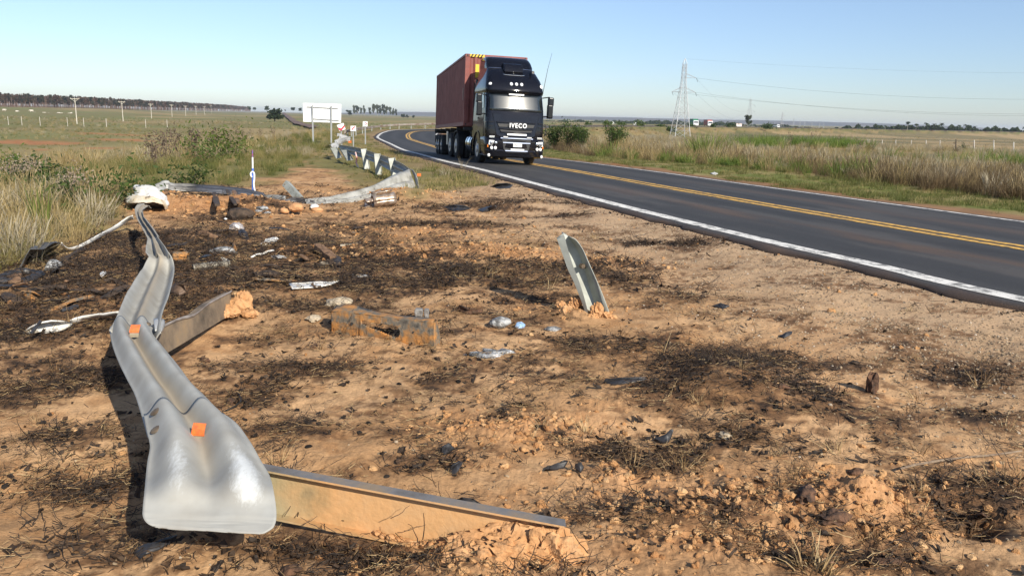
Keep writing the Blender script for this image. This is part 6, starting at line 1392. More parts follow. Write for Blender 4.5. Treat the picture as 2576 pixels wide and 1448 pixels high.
ico('ash_block', ground_at(1256, 812, .03), (.085, .06, .045), M_ASH, 'silver grey ash block beside a scrap of blue plastic', 'ash', 51, .4, 3, None, .3, 1.8)
shard('blue_plastic', [(1294, 822, .01), (1300, 812, .05), (1312, 809, .05), (1321, 814, .03), (1318, 824, .0), (1304, 826, .0)], M_BLUE, 'small crumpled light blue plastic scrap', 'plastic scrap', .006, .02, .03, 4)
shard('ash_scrap', [(1368, 830, .0), (1378, 823, .02), (1398, 822, .02), (1412, 827, .0), (1396, 834, .0)], M_ASH, 'thin pale ash flake right of the blue plastic scrap', 'ash', .012, .01, .03, 14)
for k, (x, y, sx) in enumerate([(1215, 893, .10), (1250, 886, .09), (700, 646, .07), (905, 695, .09)]):
    ico('ash_scrap', ground_at(x, y, .004), (sx, sx * .5, .016), M_ASH, ['streak of white ash in front of the rusty channel', 'second white ash streak, right of the first and farther back', 'white ash crumbs left of the thick timber splinter', 'grey ash patch at the tip of the white plastic blade'][k], 'ash', 60 + k, .9, 3)
st_o = ground_at(2192, 985)
mb = MB(); lump_mesh(mb, ground_at(2193, 968, .045), (.035, .03, .08), 71, .6, 3, 2.6); o = mb.build('bark_stump', M_BARK, None, st_o, 40); tag(o, 'dark upright scorched wood stub standing alone on bare sand at the right', 'wood')
for k, (x, y, s, m, lab) in enumerate([(815, 664, .055, M_STONE, 'round pale stone in the black soil below the timber splinter'), (850, 762, .10, M_STONE, 'pale crumbly earth lump above the rusty channel'), (1440, 1380, .055, M_PINK, 'pinkish clay stone at the free end of the muddy post'), (1285, 958, .025, M_BRICK, 'small orange pebble in the middle of the bare sand'), (1825, 1094, .035, M_STONE, 'grey stone in front of the charred straw heap'), (790, 800, .06, M_STONE, 'flat pale lump left behind the rusty channel'), (2088, 1418, .02, M_PINK, 'tiny reddish pebble at the lower right'), (2150, 912, .028, M_CHARW, 'small dark stone on the sand right of the charred straw heap')]):
    ico('stone', ground_at(x, y, s * .25), (s, s * .85, s * .42), m, lab, 'stone', 80 + k, .5, 3, None, .3 * k, 1.8)
for k, (x, y, s, lab) in enumerate([(1965, 972, .03, 'brown bark chip right of the charred straw heap'), (2100, 1300, .05, 'thick dark bark piece on the clay clods at the lower right'), (2030, 1240, .05, 'knotted black root lump on the clay clods at the lower right'), (790, 872, .03, 'small black cinder left of the rusty channel'), (580, 1010, .03, 'black cinder right of the near guardrail'), (515, 905, .03, 'dark cinder between the guardrail and the rusty channel')]):
    ico('charred_chunk', ground_at(x, y, s * .3), (s * 1.5, s * .7, s * .5), M_BARK, lab, 'burnt wood', 90 + k, .6, 3, None, .5 * k, 2.6)
mb = MB(); P_ = [ground_at(x, y, z) for x, y, z in [(2270, 1191, .0), (2264, 1178, .03), (2300, 1168, .02), (2360, 1158, .015), (2430, 1149, .015), (2500, 1143, .02), (2570, 1133, .03)]]; mb.tube(P_, [.004, .006, .006, .006, .005, .005, .004], 6); o = mb.build('dead_stalk', mat('grey_stalk', (.16, .11, .075), (.30, .23, .16), 20, .8), None, P_[2], 50); tag(o, 'long thin dead stalk lying across the sand at the right', 'stalk')
mb = MB(); P_ = [ground_at(x, y, z) for x, y, z in [(598, 985, .0), (606, 1002, .05), (605, 1010, .06), (592, 1020, .03), (572, 1030, .01), (560, 1036, .0)]]; mb.tube(P_, .0045, 6); o = mb.build('bent_wire', M_CHASS, None, P_[2], 50); tag(o, 'bent black wire lying right of the guardrail', 'wire')
# the smaller scraps of the fire, strewn over the burnt half of the ground
rs = np.random.default_rng(64); SG = 'small burnt scraps strewn below the clay bank'
for k in range(46):
    px, py = (360 + 620 * rs.random(), 545 + 165 * rs.random()) if k < 30 else (20 + 270 * rs.random(), 690 + 90 * rs.random())
    g = ground_at(px, py, .006); L = (.05 + .13 * rs.random()) * (1.2 if k < 30 else 1); a = rs.random() * 3.14; w_ = L * (.14 + .3 * rs.random()); mb = MB(); u = np.array([math.cos(a), math.sin(a), .15 * rs.normal()]); v = np.array([-math.sin(a), math.cos(a), .25 * rs.normal()]); rings = []
    for t in np.linspace(-1, 1, 5):
        c = g + u * L * t + np.array([0, 0, .02 * (1 - t * t) * rs.random() + .012]); e = w_ * (1 - .5 * abs(t) * rs.random()); rings.append([c - v * e, c + np.array([0, 0, .014]), c + v * e, c - np.array([0, 0, .010])])
    mb.loft(rings); ki = k % 5; o = mb.build('burnt_scrap', [M_CHARW, M_RUBBER, M_BROWNW, M_CHARW, M_WPL if k % 2 else M_RUST][ki], None, g, 25); flip_check(o)
    tag(o, ['charred splinter among the small scraps of the burnt ground', 'black rubbery sliver among the small scraps of the burnt ground', 'brown wood sliver among the small scraps of the burnt ground', 'charred splinter among the small scraps of the burnt ground', 'pale plastic sliver among the small scraps of the burnt ground' if k % 2 else 'rusty sliver among the small scraps of the burnt ground'][ki], 'debris', SG)
# blue marker stake with white tape
sk = ground_at(634, 482); Dk = proj(sk)[2]
SK = thing('marker_stake', 'thin blue and white marker stake with white tape tied round it behind the scorched rail', 'stake', sk)
M_STB = mat('blue_paint', (.03, .10, .42), (.05, .15, .55), 10, .5)
mb = MB(); mb.tube([atd(636, 482, Dk), atd(635.5, 424, Dk)], .022, 8); mb.build('lower_shaft', M_STB, SK, sk, 50)
mb = MB(); mb.tube([atd(635.4, 424, Dk), atd(635, 396, Dk)], .016, 8); mb.build('upper_shaft', M_WHITE, SK, sk, 50)
mb = MB(); mb.tube([atd(635, 396, Dk), atd(634.6, 378, Dk)], .014, 8); mb.build('tip', mat('red_blue_tip', (.25, .04, .10), (.06, .08, .3), 30, .5), SK, sk, 50)
mb = MB(); P_ = [atd(x, y, Dk - .03) for x, y in [(633, 446), (630, 438), (634, 432), (639, 436), (639.5, 450), (638, 462), (640, 476), (642, 483)]]; mb.tube(dense(P_, 4), .016, 6); mb.build('tape', M_WHITE, SK, sk, 50)

# single dead tufts one can point at
def tuft(name, px, py, h, n, m, label, cat='grass tuft', rad=.05, w=.006, lean=.7, seed=1, group=None, curl=1.0, plume=0.0):
    V, F = blades(np.random.default_rng(seed), n, rad, h * .5, h, w, lean, curl, 4, plume); me = mesh_np(name, V, F, m); p = ground_at(px, py); o = bpy.data.objects.new(name, me); COL.objects.link(o); o.location = p; tag(o, label, cat, group); return o
tuft('dead_tuft', 2050, 1440, .17, 60, LM_STRAW, 'stiff pale dead grass tuft at the bottom edge of the picture', rad=.06, w=.009, seed=3)
tuft('dead_tuft', 2300, 1310, .14, 26, LM_STRAW, 'straw tuft beside the shadowed hole at the lower right', rad=.05, seed=4)
tuft('dead_tuft', 1590, 705, .16, 24, LM_STRAW, 'pale dead tuft just right of the standing bent post', rad=.06, seed=5)
tuft('dead_tuft', 1215, 690, .22, 22, LM_STRAW, 'dry tuft left of the standing bent post on the black soil', rad=.10, seed=6)
tuft('dead_tuft', 1240, 700, .12, 30, LM_DRY, 'low dry tuft beside the shadow of the standing bent post', rad=.12, seed=7)
tuft('dead_tuft', 1770, 790, .14, 20, LM_STRAW, 'loose straw tuft on the sandy patch at the right', rad=.06, seed=8)
tuft('dead_tuft', 1660, 740, .12, 20, LM_STRAW, 'small straw tuft between the bent post and the road', rad=.05, seed=9)
tuft('dead_tuft', 2520, 1215, .18, 45, LM_STRAW, 'wide fallen straw clump at the right edge', rad=.12, seed=10)
tuft('dead_tuft', 2200, 905, .14, 22, LM_BROWN, 'brown drooping tuft on the bare sand above the wood stub', rad=.07, seed=12)
tuft('dead_tuft', 1720, 1180, .15, 40, LM_STRAW, 'fan of straw in front of the charred straw heap', rad=.09, seed=13)
tuft('grass_tuft', 1165, 425, .55, 14, LM_PALE, 'thin pale grass plume standing at the road edge in front of the truck', rad=.10, seed=14, w=.012, lean=.3)
tuft('grass_tuft', 1120, 440, .40, 20, LM_PALE, 'pale grass plume at the road edge left of the first one', rad=.12, seed=15, w=.012, lean=.35)
tuft('grass_tuft', 1200, 468, .25, 60, LM_GREEN, 'low green tuft at the edge of the burnt soil near the road', rad=.25, seed=16, w=.012)

# ================================================================== PLANTS WITH A SHAPE OF THEIR OWN
def leafy(rng, n, size, spread, height_, stem_n=7):
    """bush: branching stems and many small leaves"""
    mb = MB(); LV = []; LF = []
    for s in range(stem_n):
        a = rng.random() * 6.28; tip = Vector((math.cos(a) * spread * (.3 + .7 * rng.random()), math.sin(a) * spread * (.3 + .7 * rng.random()), height_ * (.6 + .4 * rng.random()))); mid = tip * .5 + Vector((0, 0, height_ * .12)); mb.tube([(0, 0, -.05), mid, tip], [.018 * height_, .012 * height_, .004 * height_], 5)
        for k in range(n // stem_n):
            t = .25 + .75 * rng.random(); c = (mid * (2 * t) if t < .5 else mid.lerp(tip, 2 * t - 1)); c = c + Vector(rng.normal(0, spread * .22, 3)); c.z = max(.03, c.z); u = Vector(rng.normal(0, 1, 3)).normalized(); v = u.cross(Vector(rng.normal(0, 1, 3))).normalized(); b = len(LV); L = size * (.6 + .8 * rng.random()); LV += [c - u * L, c + v * L * .38, c + u * L, c - v * L * .38]; LF.append((b, b + 1, b + 2, b + 3))
    return mb, LV, LF
def bush(name, p, n, size, spread, h, leaf_m, label, cat, group=None, seed=1, sy=1.0):
    rng = np.random.default_rng(seed); mb, LV, LF = leafy(rng, n, size, spread, h); root = thing(name, label, cat, p, group); mb.build('stems', M_BARKT, root); mb2 = MB(); mb2.add(LV, LF); mb2.build('foliage', leaf_m, root); return root
M_BARKT = mat('bark', (.06, .045, .03), (.13, .10, .07), 10, .9)
LM_BUSH = leafmat('bush_leaves', [(0, (.03, .055, .014)), (.5, (.065, .105, .025)), (1, (.14, .175, .045))])
LM_LIGHT = leafmat('light_leaves', [(0, (.06, .09, .02)), (.5, (.11, .15, .03)), (1, (.22, .24, .06))])
LM_WEED = leafmat('withered_leaves', [(0, (.06, .045, .035)), (.5, (.14, .10, .075)), (1, (.26, .20, .14))])
LM_FLUFF = leafmat('fluffy_seed', [(0, (.22, .16, .11)), (.5, (.36, .28, .21)), (1, (.50, .41, .33))])
LM_DARK = leafmat('dark_tree_leaves', [(0, (.018, .028, .010)), (.5, (.035, .055, .018)), (1, (.07, .09, .03))])
LM_EUC = leafmat('eucalyptus_leaves', [(0, (.04, .055, .035)), (.5, (.08, .10, .06)), (1, (.15, .17, .11))])
LM_PINE = leafmat('pine_needles', [(0, (.025, .035, .016)), (.4, (.06, .06, .03)), (.7, (.13, .075, .05)), (1, (.17, .10, .07))])
for k, (px, py, sp, h, n, s, m, lab) in enumerate([
    (95, 470, .75, .55, 900, .05, LM_BUSH, 'dark green leafy bush on the left slope near the picture edge'), (235, 505, .9, .5, 900, .045, LM_BUSH, 'low dark green bush in the grass left of the white panel'), (20, 440, .6, .7, 500, .05, LM_LIGHT, 'lighter green leafy plant at the left edge of the picture'),
    (470, 470, .5, .5, 350, .04, LM_BUSH, 'small dark green plant in the grass above the scorched rail'), (555, 385, 1.4, .8, 900, .07, LM_LIGHT, 'yellow green bush below the tall withered weed'), (520, 398, 1.0, .5, 500, .06, LM_BUSH, 'dark low bush left of the yellow green one')]):
    p = at(px, py + 14, 0); 
    for _ in range(8): p = at(px, py + 14, hz(p[0], p[1]))
    bush('leafy_bush', p, n, s, sp, h, m, lab, 'bush', None, 200 + k)
# withered tall weeds
def weed(name, px, py, h, label, seed, n=160, group=None):
    rng = np.random.default_rng(seed); p = ground_at(px, py); root = thing(name, label, 'weed', p, group); mb = MB(); LV = []; LF = []
    for s in range(5):
        x = y = 0; P_ = [(rng.normal(0, .05), rng.normal(0, .05), -.05)]
        tip = Vector((rng.normal(0, .14 * h), rng.normal(0, .14 * h), h * (.65 + .35 * rng.random()))); mb.tube([P_[0], tip * .5, tip], [.012, .009, .004], 5)
        for k in range(n // 5):
            t = rng.random() ** .6; c = tip * t + Vector(rng.normal(0, .085 * h * (1.2 - t * .6), 3)); u = Vector(rng.normal(0, 1, 3)).normalized(); v = u.cross(Vector(rng.normal(0, 1, 3))).normalized(); b = len(LV); L = .05 * (.5 + rng.random()); LV += [c - u * L, c + v * L * .4, c + u * L, c - v * L * .4]; LF.append((b, b + 1, b + 2, b + 3))
    mb.build('stems', mat('weed_stem', (.12, .085, .06), (.22, .16, .11), 9, .9) if 'weed_stem' not in bpy.data.materials else bpy.data.materials['weed_stem'], root); m2 = MB(); m2.add(LV, LF); m2.build('foliage', LM_WEED, root); return root
weed('tall_weed', 606, 372, 2.5, 'tallest withered brown weed standing against the sky left of the road sign', 301, 260)
WG = 'withered weeds on the outer shoulder'
for k, (px, py, h) in enumerate([(470, 385, 1.5), (500, 380, 1.7), (530, 378, 1.6), (450, 400, 1.2), (560, 372, 1.9), (420, 415, 1.1), (580, 366, 1.8), (630, 356, 1.7), (395, 425, 1.0), (488, 405, 1.1), (655, 352, 1.5), (690, 350, 1.4), (545, 395, 1.1), (610, 362, 1.5)]):
    weed('withered_weed', px, py, h, 'withered brown weed in the thicket between the white panel and the road sign', 310 + k, 150, WG)
tuft('tall_plume', 108, 580, .75, 40, LM_LIGHT, 'slender yellow green upright plant alone on the left slope', 'plant', rad=.10, seed=21, w=.02, lean=.08, curl=.15)
for k, (px, py, lab) in enumerate([(45, 478, 'fluffy pinkish seed head cluster at the left edge'), (85, 470, 'second fluffy seed head cluster, right of the one at the left edge'), (195, 515, 'small fluffy seed head cluster below the low dark bush')]):
    rng = np.random.default_rng(400 + k); mb = MB()
    for q in range(220):
        c = Vector(rng.normal(0, .11, 3)); c.z = abs(c.z) + .45 + .1 * rng.random(); u = Vector(rng.normal(0, 1, 3)).normalized(); v = u.cross(Vector(rng.normal(0, 1, 3))).normalized(); L = .022; mb.add([c - u * L, c + v * L * .4, c + u * L, c - v * L * .4], [(0, 1, 2, 3)])
    p = at(px, py + 26, 0)
    for _ in range(8): p = at(px, py + 26, hz(p[0], p[1]))
    root = thing('seed_plant', lab, 'plant', p); mb.build('seed_head', LM_FLUFF, root)['kind'] = 'stuff'; V, F = blades(rng, 14, .06, .4, .6, .008, .15, .2, 3); m2 = MB(); m2.add(V, F); m2.build('stems', LM_DRY, root)

# ================================================================== FAR THINGS
def base_for(px, py, z=None):
    p = at(px, py, z if z is not None else -2.5)
    if z is None:
        for _ in range(12): p = at(px, py, min(hz(p[0], p[1]), 1.2))
    return p
# utility poles
def pole_proto():
    root = thing('utility_pole', '', 'utility pole', (0, 0, 0)); M_CON = mat('pole_concrete', (.50, .46, .38), (.62, .58, .50), 2, .8)
    mb = MB(); mb.tube([(0, 0, -.5), (0, 0, 9)], [.18, .11], 10); mb.build('shaft', M_CON, root, smooth=50)
    mb = MB(); mb.box((0, 0, 8.8), (3.0, .14, .16)); mb.build('crossarm', M_CON, root)
    for s in (-1, 1): mb = MB(); mb.bar((s * 1.0, 0, 8.7), (0, 0, 7.7), .09); mb.build('brace', M_CON, root)
    for x in (-1.35, 0, 1.35): mb = MB(); mb.tube([(x, 0, 8.86), (x, 0, 9.2)], [.06, .04], 6); mb.build('insulator', M_CON, root)
    return root
pp0 = pole_proto(); PG = 'concrete poles in a row across the left field'
PL = ['nearest and tallest concrete pole, farthest left in the row', 'second concrete pole of the row from the left', 'third concrete pole of the row from the left', 'fourth concrete pole of the row from the left', 'fifth concrete pole of the row from the left', 'sixth concrete pole of the row from the left', 'seventh concrete pole, last but one before the wood ends', 'eighth and last clear concrete pole in front of the wood']
for k, (px, yt, yb) in enumerate([(193, 248, 312), (309, 256, 305), (380.5, 262, 298), (432, 264, 293), (466.5, 267, 291.5), (492.5, 267.5, 288.5), (514, 268, 288), (530.5, 265.5, 279)]):
    D = 9.3 * FPX / (yb - yt) * .985; b = atd(px + .8, yb, D); o = pp0 if k == 0 else copy_tree(pp0); o.location = (b[0], b[1], min(b[2], hz(b[0], b[1]))); o['label'] = PL[k]; o['group'] = PG; o.rotation_euler = (0, 0, R(20)); o.scale = (1, 1, 1 + max(0, b[2] - hz(b[0], b[1])) / 9)
# cattle
def cow_proto():
    mb = MB(); mb.loft([[Vector((x, w * math.cos(a), z + h * math.sin(a))) for a in [2 * math.pi * k / 10 for k in range(10)]] for x, w, z, h in ((-.95, .05, 1.05, .06), (-.9, .26, 1.02, .30), (-.4, .36, .98, .40), (.2, .36, .96, .42), (.7, .30, 1.02, .36), (.95, .16, 1.10, .22), (1.2, .12, 1.12, .16), (1.45, .13, 1.0, .15), (1.7, .08, .82, .09), (1.74, .02, .80, .03))])
    for x in (-.75, .7):
        for s in (-.2, .2): mb.tube([(x, s, .8), (x + .03, s, .4), (x, s, 0)], [.12, .07, .055], 6)
    mb.tube([(-.95, 0, 1.2), (-1.05, 0, .7)], .03, 5)
    return mb
COWM = mat('white_hide', (.62, .56, .47), (.75, .70, .62), 2, .9)
cw = None; CG = 'pale cattle grazing in the left field'
for k, (px, py) in enumerate([(10.5, 282), (43, 284), (54.5, 287), (80, 284), (88.5, 287.5), (111, 288), (122.5, 289), (148, 288.5), (155, 289.5), (161.5, 290.2), (175, 290), (180, 288.3)]):
    D = 620; b = atd(px, py, D)
    if cw is None: cw = cow_proto().build('cow', COWM); o = cw
    else: o = cw.copy(); COL.objects.link(o)
    o.location = (b[0], b[1], hz(b[0], b[1]) if abs(hz(b[0], b[1]) - b[2]) < .8 else b[2]); o.rotation_euler = (0, 0, 1.3 * k); o.scale = (1.25,) * 3; tag(o, 'pale cow grazing in the green field before the pine wood', 'cow', CG)
# trees
def crown_tree(rng, h, tr, c0, rx, rz, n, leaf, leaf_m, clumps=7, trunk_m=None):
    """tapered trunk with limbs, crown of leaf clumps with gaps"""
    mb = MB(); mb.tube([(0, 0, -.3), (rng.normal(0, .02 * h), 0, h * .4), (rng.normal(0, .03 * h), 0, h * .85)], [tr, tr * .7, tr * .2], 6); LV = []; LF = []
    for k in range(clumps):
        a = rng.random() * 6.28; rr = rx * math.sqrt(rng.random()) * .75; c = Vector((rr * math.cos(a), rr * math.sin(a), c0 + rz * (rng.random() * 2 - 1) * .8)); mb.tube([(0, 0, max(h * .25, c.z - rz * .9)), c], [tr * .4, tr * .1], 4); cr = rx * (.35 + .3 * rng.random())
        for q in range(n // clumps):
            d = Vector(rng.normal(0, 1, 3)).normalized() * cr * rng.random() ** .4; d.z *= rz / rx * .9; p = c + d; u = Vector(rng.normal(0, 1, 3)).normalized(); v = u.cross(Vector(rng.normal(0, 1, 3))).normalized(); L = leaf * (.6 + .8 * rng.random()); b = len(LV); LV += [p - u * L, p + v * L * .6, p + u * L, p - v * L * .6]; LF.append((b, b + 1, b + 2, b + 3))
    m2 = MB(); m2.add(LV, LF); return mb, m2
def tree_proto(name, seed, kind):
    rng = np.random.default_rng(seed); root = thing(name, '', 'tree', (0, 0, 0))
    if kind == 'pine': a, b = crown_tree(rng, 15, .16, 9.6, 1.9, 5.0, 280, .75, LM_PINE, 9); tm = M_PTR
    elif kind == 'euc': a, b = crown_tree(rng, 22, .38, 14.0, 4.4, 7.4, 520, 1.15, LM_EUC, 11); tm = M_ETR
    elif kind == 'palm':
        a = MB(); a.tube([(0, 0, -.3), (.2, 0, 5), (.1, 0, 9.6)], [.22, .18, .16], 7); b = MB()
        for k in range(16):
            an = k * 2.4; el = .9 - 1.5 * rng.random(); d = Vector((math.cos(an), math.sin(an), 0)); s = Vector((-math.sin(an), math.cos(an), 0)); pts = []; c = Vector((.1, 0, 9.6))
            for t in range(5): pts.append(c.copy()); c = c + (d * math.cos(el) + Vector((0, 0, math.sin(el)))) * .7; el -= .38
            ww = [.1, .5, .6, .45, .05]; b.loft([[p - s * w_, p + Vector((0, 0, .12)), p + s * w_] for p, w_ in zip(pts, ww)], closed=False, cap=False)
        tm = M_ETR
    else: a, b = crown_tree(rng, 7, .28, 4.2, 3.4, 2.7, 640, .65, LM_DARK, 12); tm = M_BARKT
    a.build('trunk', tm, root, smooth=60); b.build('crown', {'pine': LM_PINE, 'euc': LM_EUC}.get(kind, LM_DARK), root); return root
M_PTR = mat('pine_bark', (.14, .085, .065), (.24, .16, .125), 1.5, .9); M_ETR = mat('pale_bark', (.30, .26, .21), (.46, .41, .35), 1.5, .85)
protos = {}
def tree(kind, name, px, py, D, label, cat, group, seed, h=1.0, z=None, wid=None):
    key = (kind, seed % 4); b = atd(px, py, D)
    if key not in protos: o = protos[key] = tree_proto(name, 900 + seed % 4 * 13 + len(kind), kind)
    else: o = copy_tree(protos[key])
    o.name = name; o.location = b if z is None else (b[0], b[1], z); s = h; o.scale = ((wid or s) * (.9 + .2 * ((seed * 7) % 5) / 4), (wid or s), s); o.rotation_euler = (0, 0, seed * 1.7); o['label'] = label; o['category'] = cat
    if group: o['group'] = group
    return o
# the pine wood: two ranks of single trees, the mass behind them
def wood_base(px): return float(np.interp(px, [-40, 0, 150, 330, 450, 560, 620, 660], [267.6, 268, 271.2, 275, 276.8, 278.2, 279.6, 280.5]))
def wood_top(px): return float(np.interp(px, [-40, 0, 100, 200, 330, 450, 560, 615, 660], [232, 233.5, 238, 241.5, 249, 256, 262.5, 268, 273]))
def wood_D(px): return 15.6 * FPX / max(3, (wood_base(px) - wood_top(px)))
rngw = np.random.default_rng(5); k = 0; px = -18.0
while px < 618:
    D = wood_D(px) * (1 + .015 * rngw.random()); tree('pine', 'pine_tree', px, wood_base(px) + .4, D, 'slim pine in the front rank of the far wood on the left', 'tree', 'pines along the front of the far wood', k, .96 * (.86 + .28 * rngw.random()), None, 1.25); k += 1; px += (rngw.random() * 2.2 + 3.0) * (wood_base(px) - wood_top(px)) / 33.0 + 1.2
mb = MB(); LV = []; LF = []
for q in range(15000):
    px = -60 + 690 * rngw.random() ; D = wood_D(px) * (1.01 + .10 * rngw.random()); yb = wood_base(px); t = rngw.random() ** .8; hh = 15.0 * (.9 + .1 * rngw.random()); b0 = atd(px, yb, D); p = Vector((b0[0], b0[1], b0[2] + hh * (.30 + .72 * t))); u = Vector(rngw.normal(0, 1, 3)).normalized(); v = u.cross(Vector(rngw.normal(0, 1, 3))).normalized(); L = .9 * D / 900; b = len(LV); LV += [p - u * L, p + v * L * .6, p + u * L, p - v * L * .6]; LF.append((b, b + 1, b + 2, b + 3))
for q in range(1500):
    px = -60 + 690 * rngw.random(); D = wood_D(px) * (1.005 + .08 * rngw.random()); b0 = atd(px, wood_base(px), D); mb.tube([(b0[0], b0[1], b0[2] - 1), (b0[0], b0[1], b0[2] + 11)], .16 * D / 900, 4, False)
M2 = MB(); M2.add(LV, LF); nl = len(LF); M2.mi = 1; M2.add(mb.v, mb.f); o = M2.build('pine_forest', [LM_PINE, M_PTR]); tag(o, kind='stuff', label='mass of the far pine wood behind its front rank')
# single trees on the horizon
for k, (px, py, D, h, lab) in enumerate([(627, 277.6, 1400, 1.0, 'dark round tree at the end of the pine wood'), (640, 278.4, 1500, .9, 'second dark round tree right of the pine wood'), (671, 278.8, 1250, 1.15, 'dark round tree alone on the horizon, tallest of the row'), (699, 279.6, 1700, .7, 'small horizon tree between two larger round ones'), (717, 280.2, 2000, .6, 'tiny horizon tree beside the dirt track'), (737, 280.2, 1350, 1.0, 'broad round horizon tree left of the road sign'), (755, 280.6, 1400, .95, 'round horizon tree touching the road sign on its left'), (690, 279.6, 1900, .5, 'lowest bush-like tree on the horizon by the track')]):
    tree('round', 'round_tree', px, py, D, lab, 'tree', 'single trees on the left horizon', k, h * .95)
tree('round', 'round_tree', 691, 304.5, 480, 'large green bush-like tree beside the far dirt track', 'tree', None, 2, 1.05, None, 1.45)
for k, (px, py, hpx) in enumerate([(878, 290.5, 13), (891, 291.5, 26), (900, 292, 26), (908, 292, 23), (917, 292, 26), (930, 292.6, 22), (941, 293, 31), (949, 293.4, 33), (957, 293.4, 28), (965, 294, 31), (973, 294.2, 27), (981, 294.4, 28), (989, 294.8, 22), (996, 295, 20), (1014, 296.5, 10), (1024, 297, 8), (1040, 297.5, 7)]):
    tree('euc' if hpx > 14 else 'round', 'eucalyptus_tree' if hpx > 14 else 'grove_bush', px, py, 1500, 'tall pale-trunked eucalyptus in the grove behind the road sign' if hpx > 14 else 'low dark tree at the side of the eucalyptus grove', 'tree', 'eucalyptus grove', k, (hpx / FPX * 1500) / (22.5 if hpx > 14 else 7.3), None, (hpx / FPX * 1500) / (22.5 if hpx > 14 else 7.3) * (.8 if hpx > 14 else 1.2))
# bushes beyond the road
for k, (px, py, sp, h, n, s, lab) in enumerate([(1393, 376, 1.0, 2.1, 1500, .085, 'dark green shrub half hidden by the right side of the truck'), (1428, 377, 1.1, 2.3, 1700, .085, 'dark green shrub right of the truck, left of the rounder one'), (1462, 378, .8, 1.95, 1200, .085, 'lower dark green shrub joining the pair beside the truck'), (1545, 382, .95, 2.2, 1800, .085, 'rounded solitary green shrub standing right of the truck'), (1835, 322, 3.2, 1.3, 300, .4, 'low dark bush on the far embankment, left of the small pylon'), (1930, 324, 3.0, 1.2, 300, .4, 'low dark bush on the far embankment beyond the small pylon')]):
    b = base_for(px, py) if py > 350 else atd(px, py, 330); bush('green_shrub', b, n, s, sp, h, LM_BUSH, lab, 'shrub', None, 500 + k)
for k, (px, py, D, sc) in enumerate([(1560, 321, 260, 1.0), (1605, 324, 255, 1.2), (1530, 318, 250, .8), (1660, 325, 262, .8), (1740, 325, 300, 1.0), (1790, 324, 310, .9), (1480, 322, 240, .8), (1690, 333, 230, .7)]):
    b = atd(px, py, D); bush('embankment_bush', b, 260, .4, 2.2 * sc, 1.7 * sc, LM_BUSH, 'small dark bush on the slope of the far road embankment', 'bush', 'bushes on the far road embankment', 520 + k)
b = base_for(2418, 395); 
bush('young_tree', (b[0], b[1], b[2]), 500, .10, .75, 2.2, LM_BUSH, 'slender young green tree growing in the wire fence at the right', 'tree', None, 540)
b = base_for(2446, 392); bush('young_tree', b, 200, .09, .6, 1.9, LM_WEED, 'half bare young tree right of the green one in the wire fence', 'tree', None, 541)
for k, (px, py, h) in enumerate([(1985, 366, 1.4), (2040, 360, 1.5), (2105, 362, 1.2), (1890, 362, 1.1), (2160, 372, .9), (1800, 372, 1.0)]): weed('withered_weed', px, py + 8, h, 'thin withered weed standing up behind the bank beyond the road', 560 + k, 90, 'withered weeds behind the bank beyond the road')
# tree lines
def treeline(name, rows, n, leaf, m, label, seed):
    rng = np.random.default_rng(seed); LV = []; LF = []; X = [r[0] for r in rows]
    for q in range(n):
        px = X[0] + (X[-1] - X[0]) * rng.random(); yb = float(np.interp(px, X, [r[1] for r in rows])); hp = float(np.interp(px, X, [r[2] for r in rows])); D = float(np.interp(px, X, [r[3] for r in rows])) * (1 + .05 * rng.random()); hp *= .45 + 1.1 * float(fbm(np.array([px * .09]), np.array([seed * 1.0]), 3)[0]); b0 = atd(px, yb, D); z = hp / FPX * D * rng.random() ** .7; p = Vector((b0[0], b0[1], b0[2] + z)); u = Vector(rng.normal(0, 1, 3)).normalized(); v = u.cross(Vector(rng.normal(0, 1, 3))).normalized(); L = leaf * (.6 + .8 * rng.random()); b = len(LV); LV += [p - u * L, p + v * L * .6, p + u * L, p - v * L * .6]; LF.append((b, b + 1, b + 2, b + 3))
    mb = MB(); mb.add(LV, LF); o = mb.build(name, m); tag(o, kind='stuff', label=label)
treeline('tree_line', [(1362, 312, 8, 1500), (1480, 313.5, 9, 1500), (1600, 315, 11, 1400), (1700, 316.5, 10, 1400), (1830, 318, 8, 1500), (1900, 321, 5, 1600)], 8000, 1.9, LM_DARK, 'low dark tree line behind the far road embankment', 3)
treeline('tree_line', [(1900, 322, 4, 1300), (1930, 322, 8, 1250), (1980, 325, 8, 1250), (2030, 327, 5, 1300), (2070, 329, 2, 1300)], 2500, 1.6, LM_DARK, 'short dark clump of trees right of the small pylon', 4)
treeline('tree_line', [(2082, 332, 4, 800), (2120, 333, 13, 780), (2200, 335, 16, 760), (2300, 337.5, 17, 740), (2400, 340, 19, 720), (2500, 344, 19, 700), (2600, 348, 20, 690)], 13000, 1.25, LM_DARK, 'dense dark wood along the right horizon', 5)
for k, (px, yt, yb) in enumerate([(2280, 307, 334), (2302, 312, 336), (2327, 310, 336), (2346, 312, 337), (2365, 311, 337), (2410, 315, 339), (2425, 314, 339), (2447, 318, 341), (2573, 320, 346), (2225, 316, 335)]):
    D = 740; tree('palm', 'palm_tree', px, yb, D, 'slim palm rising above the dark wood on the right horizon', 'palm tree', 'palms above the right wood', k, (yb - yt) / FPX * D / 10.3, None, (yb - yt) / FPX * D / 10.3 * 1.1)
tree('euc', 'isolated_tree', 1880, 320, 420, 'tall dark tree standing behind the small pylon', 'tree', None, 1, .29, None, .42)
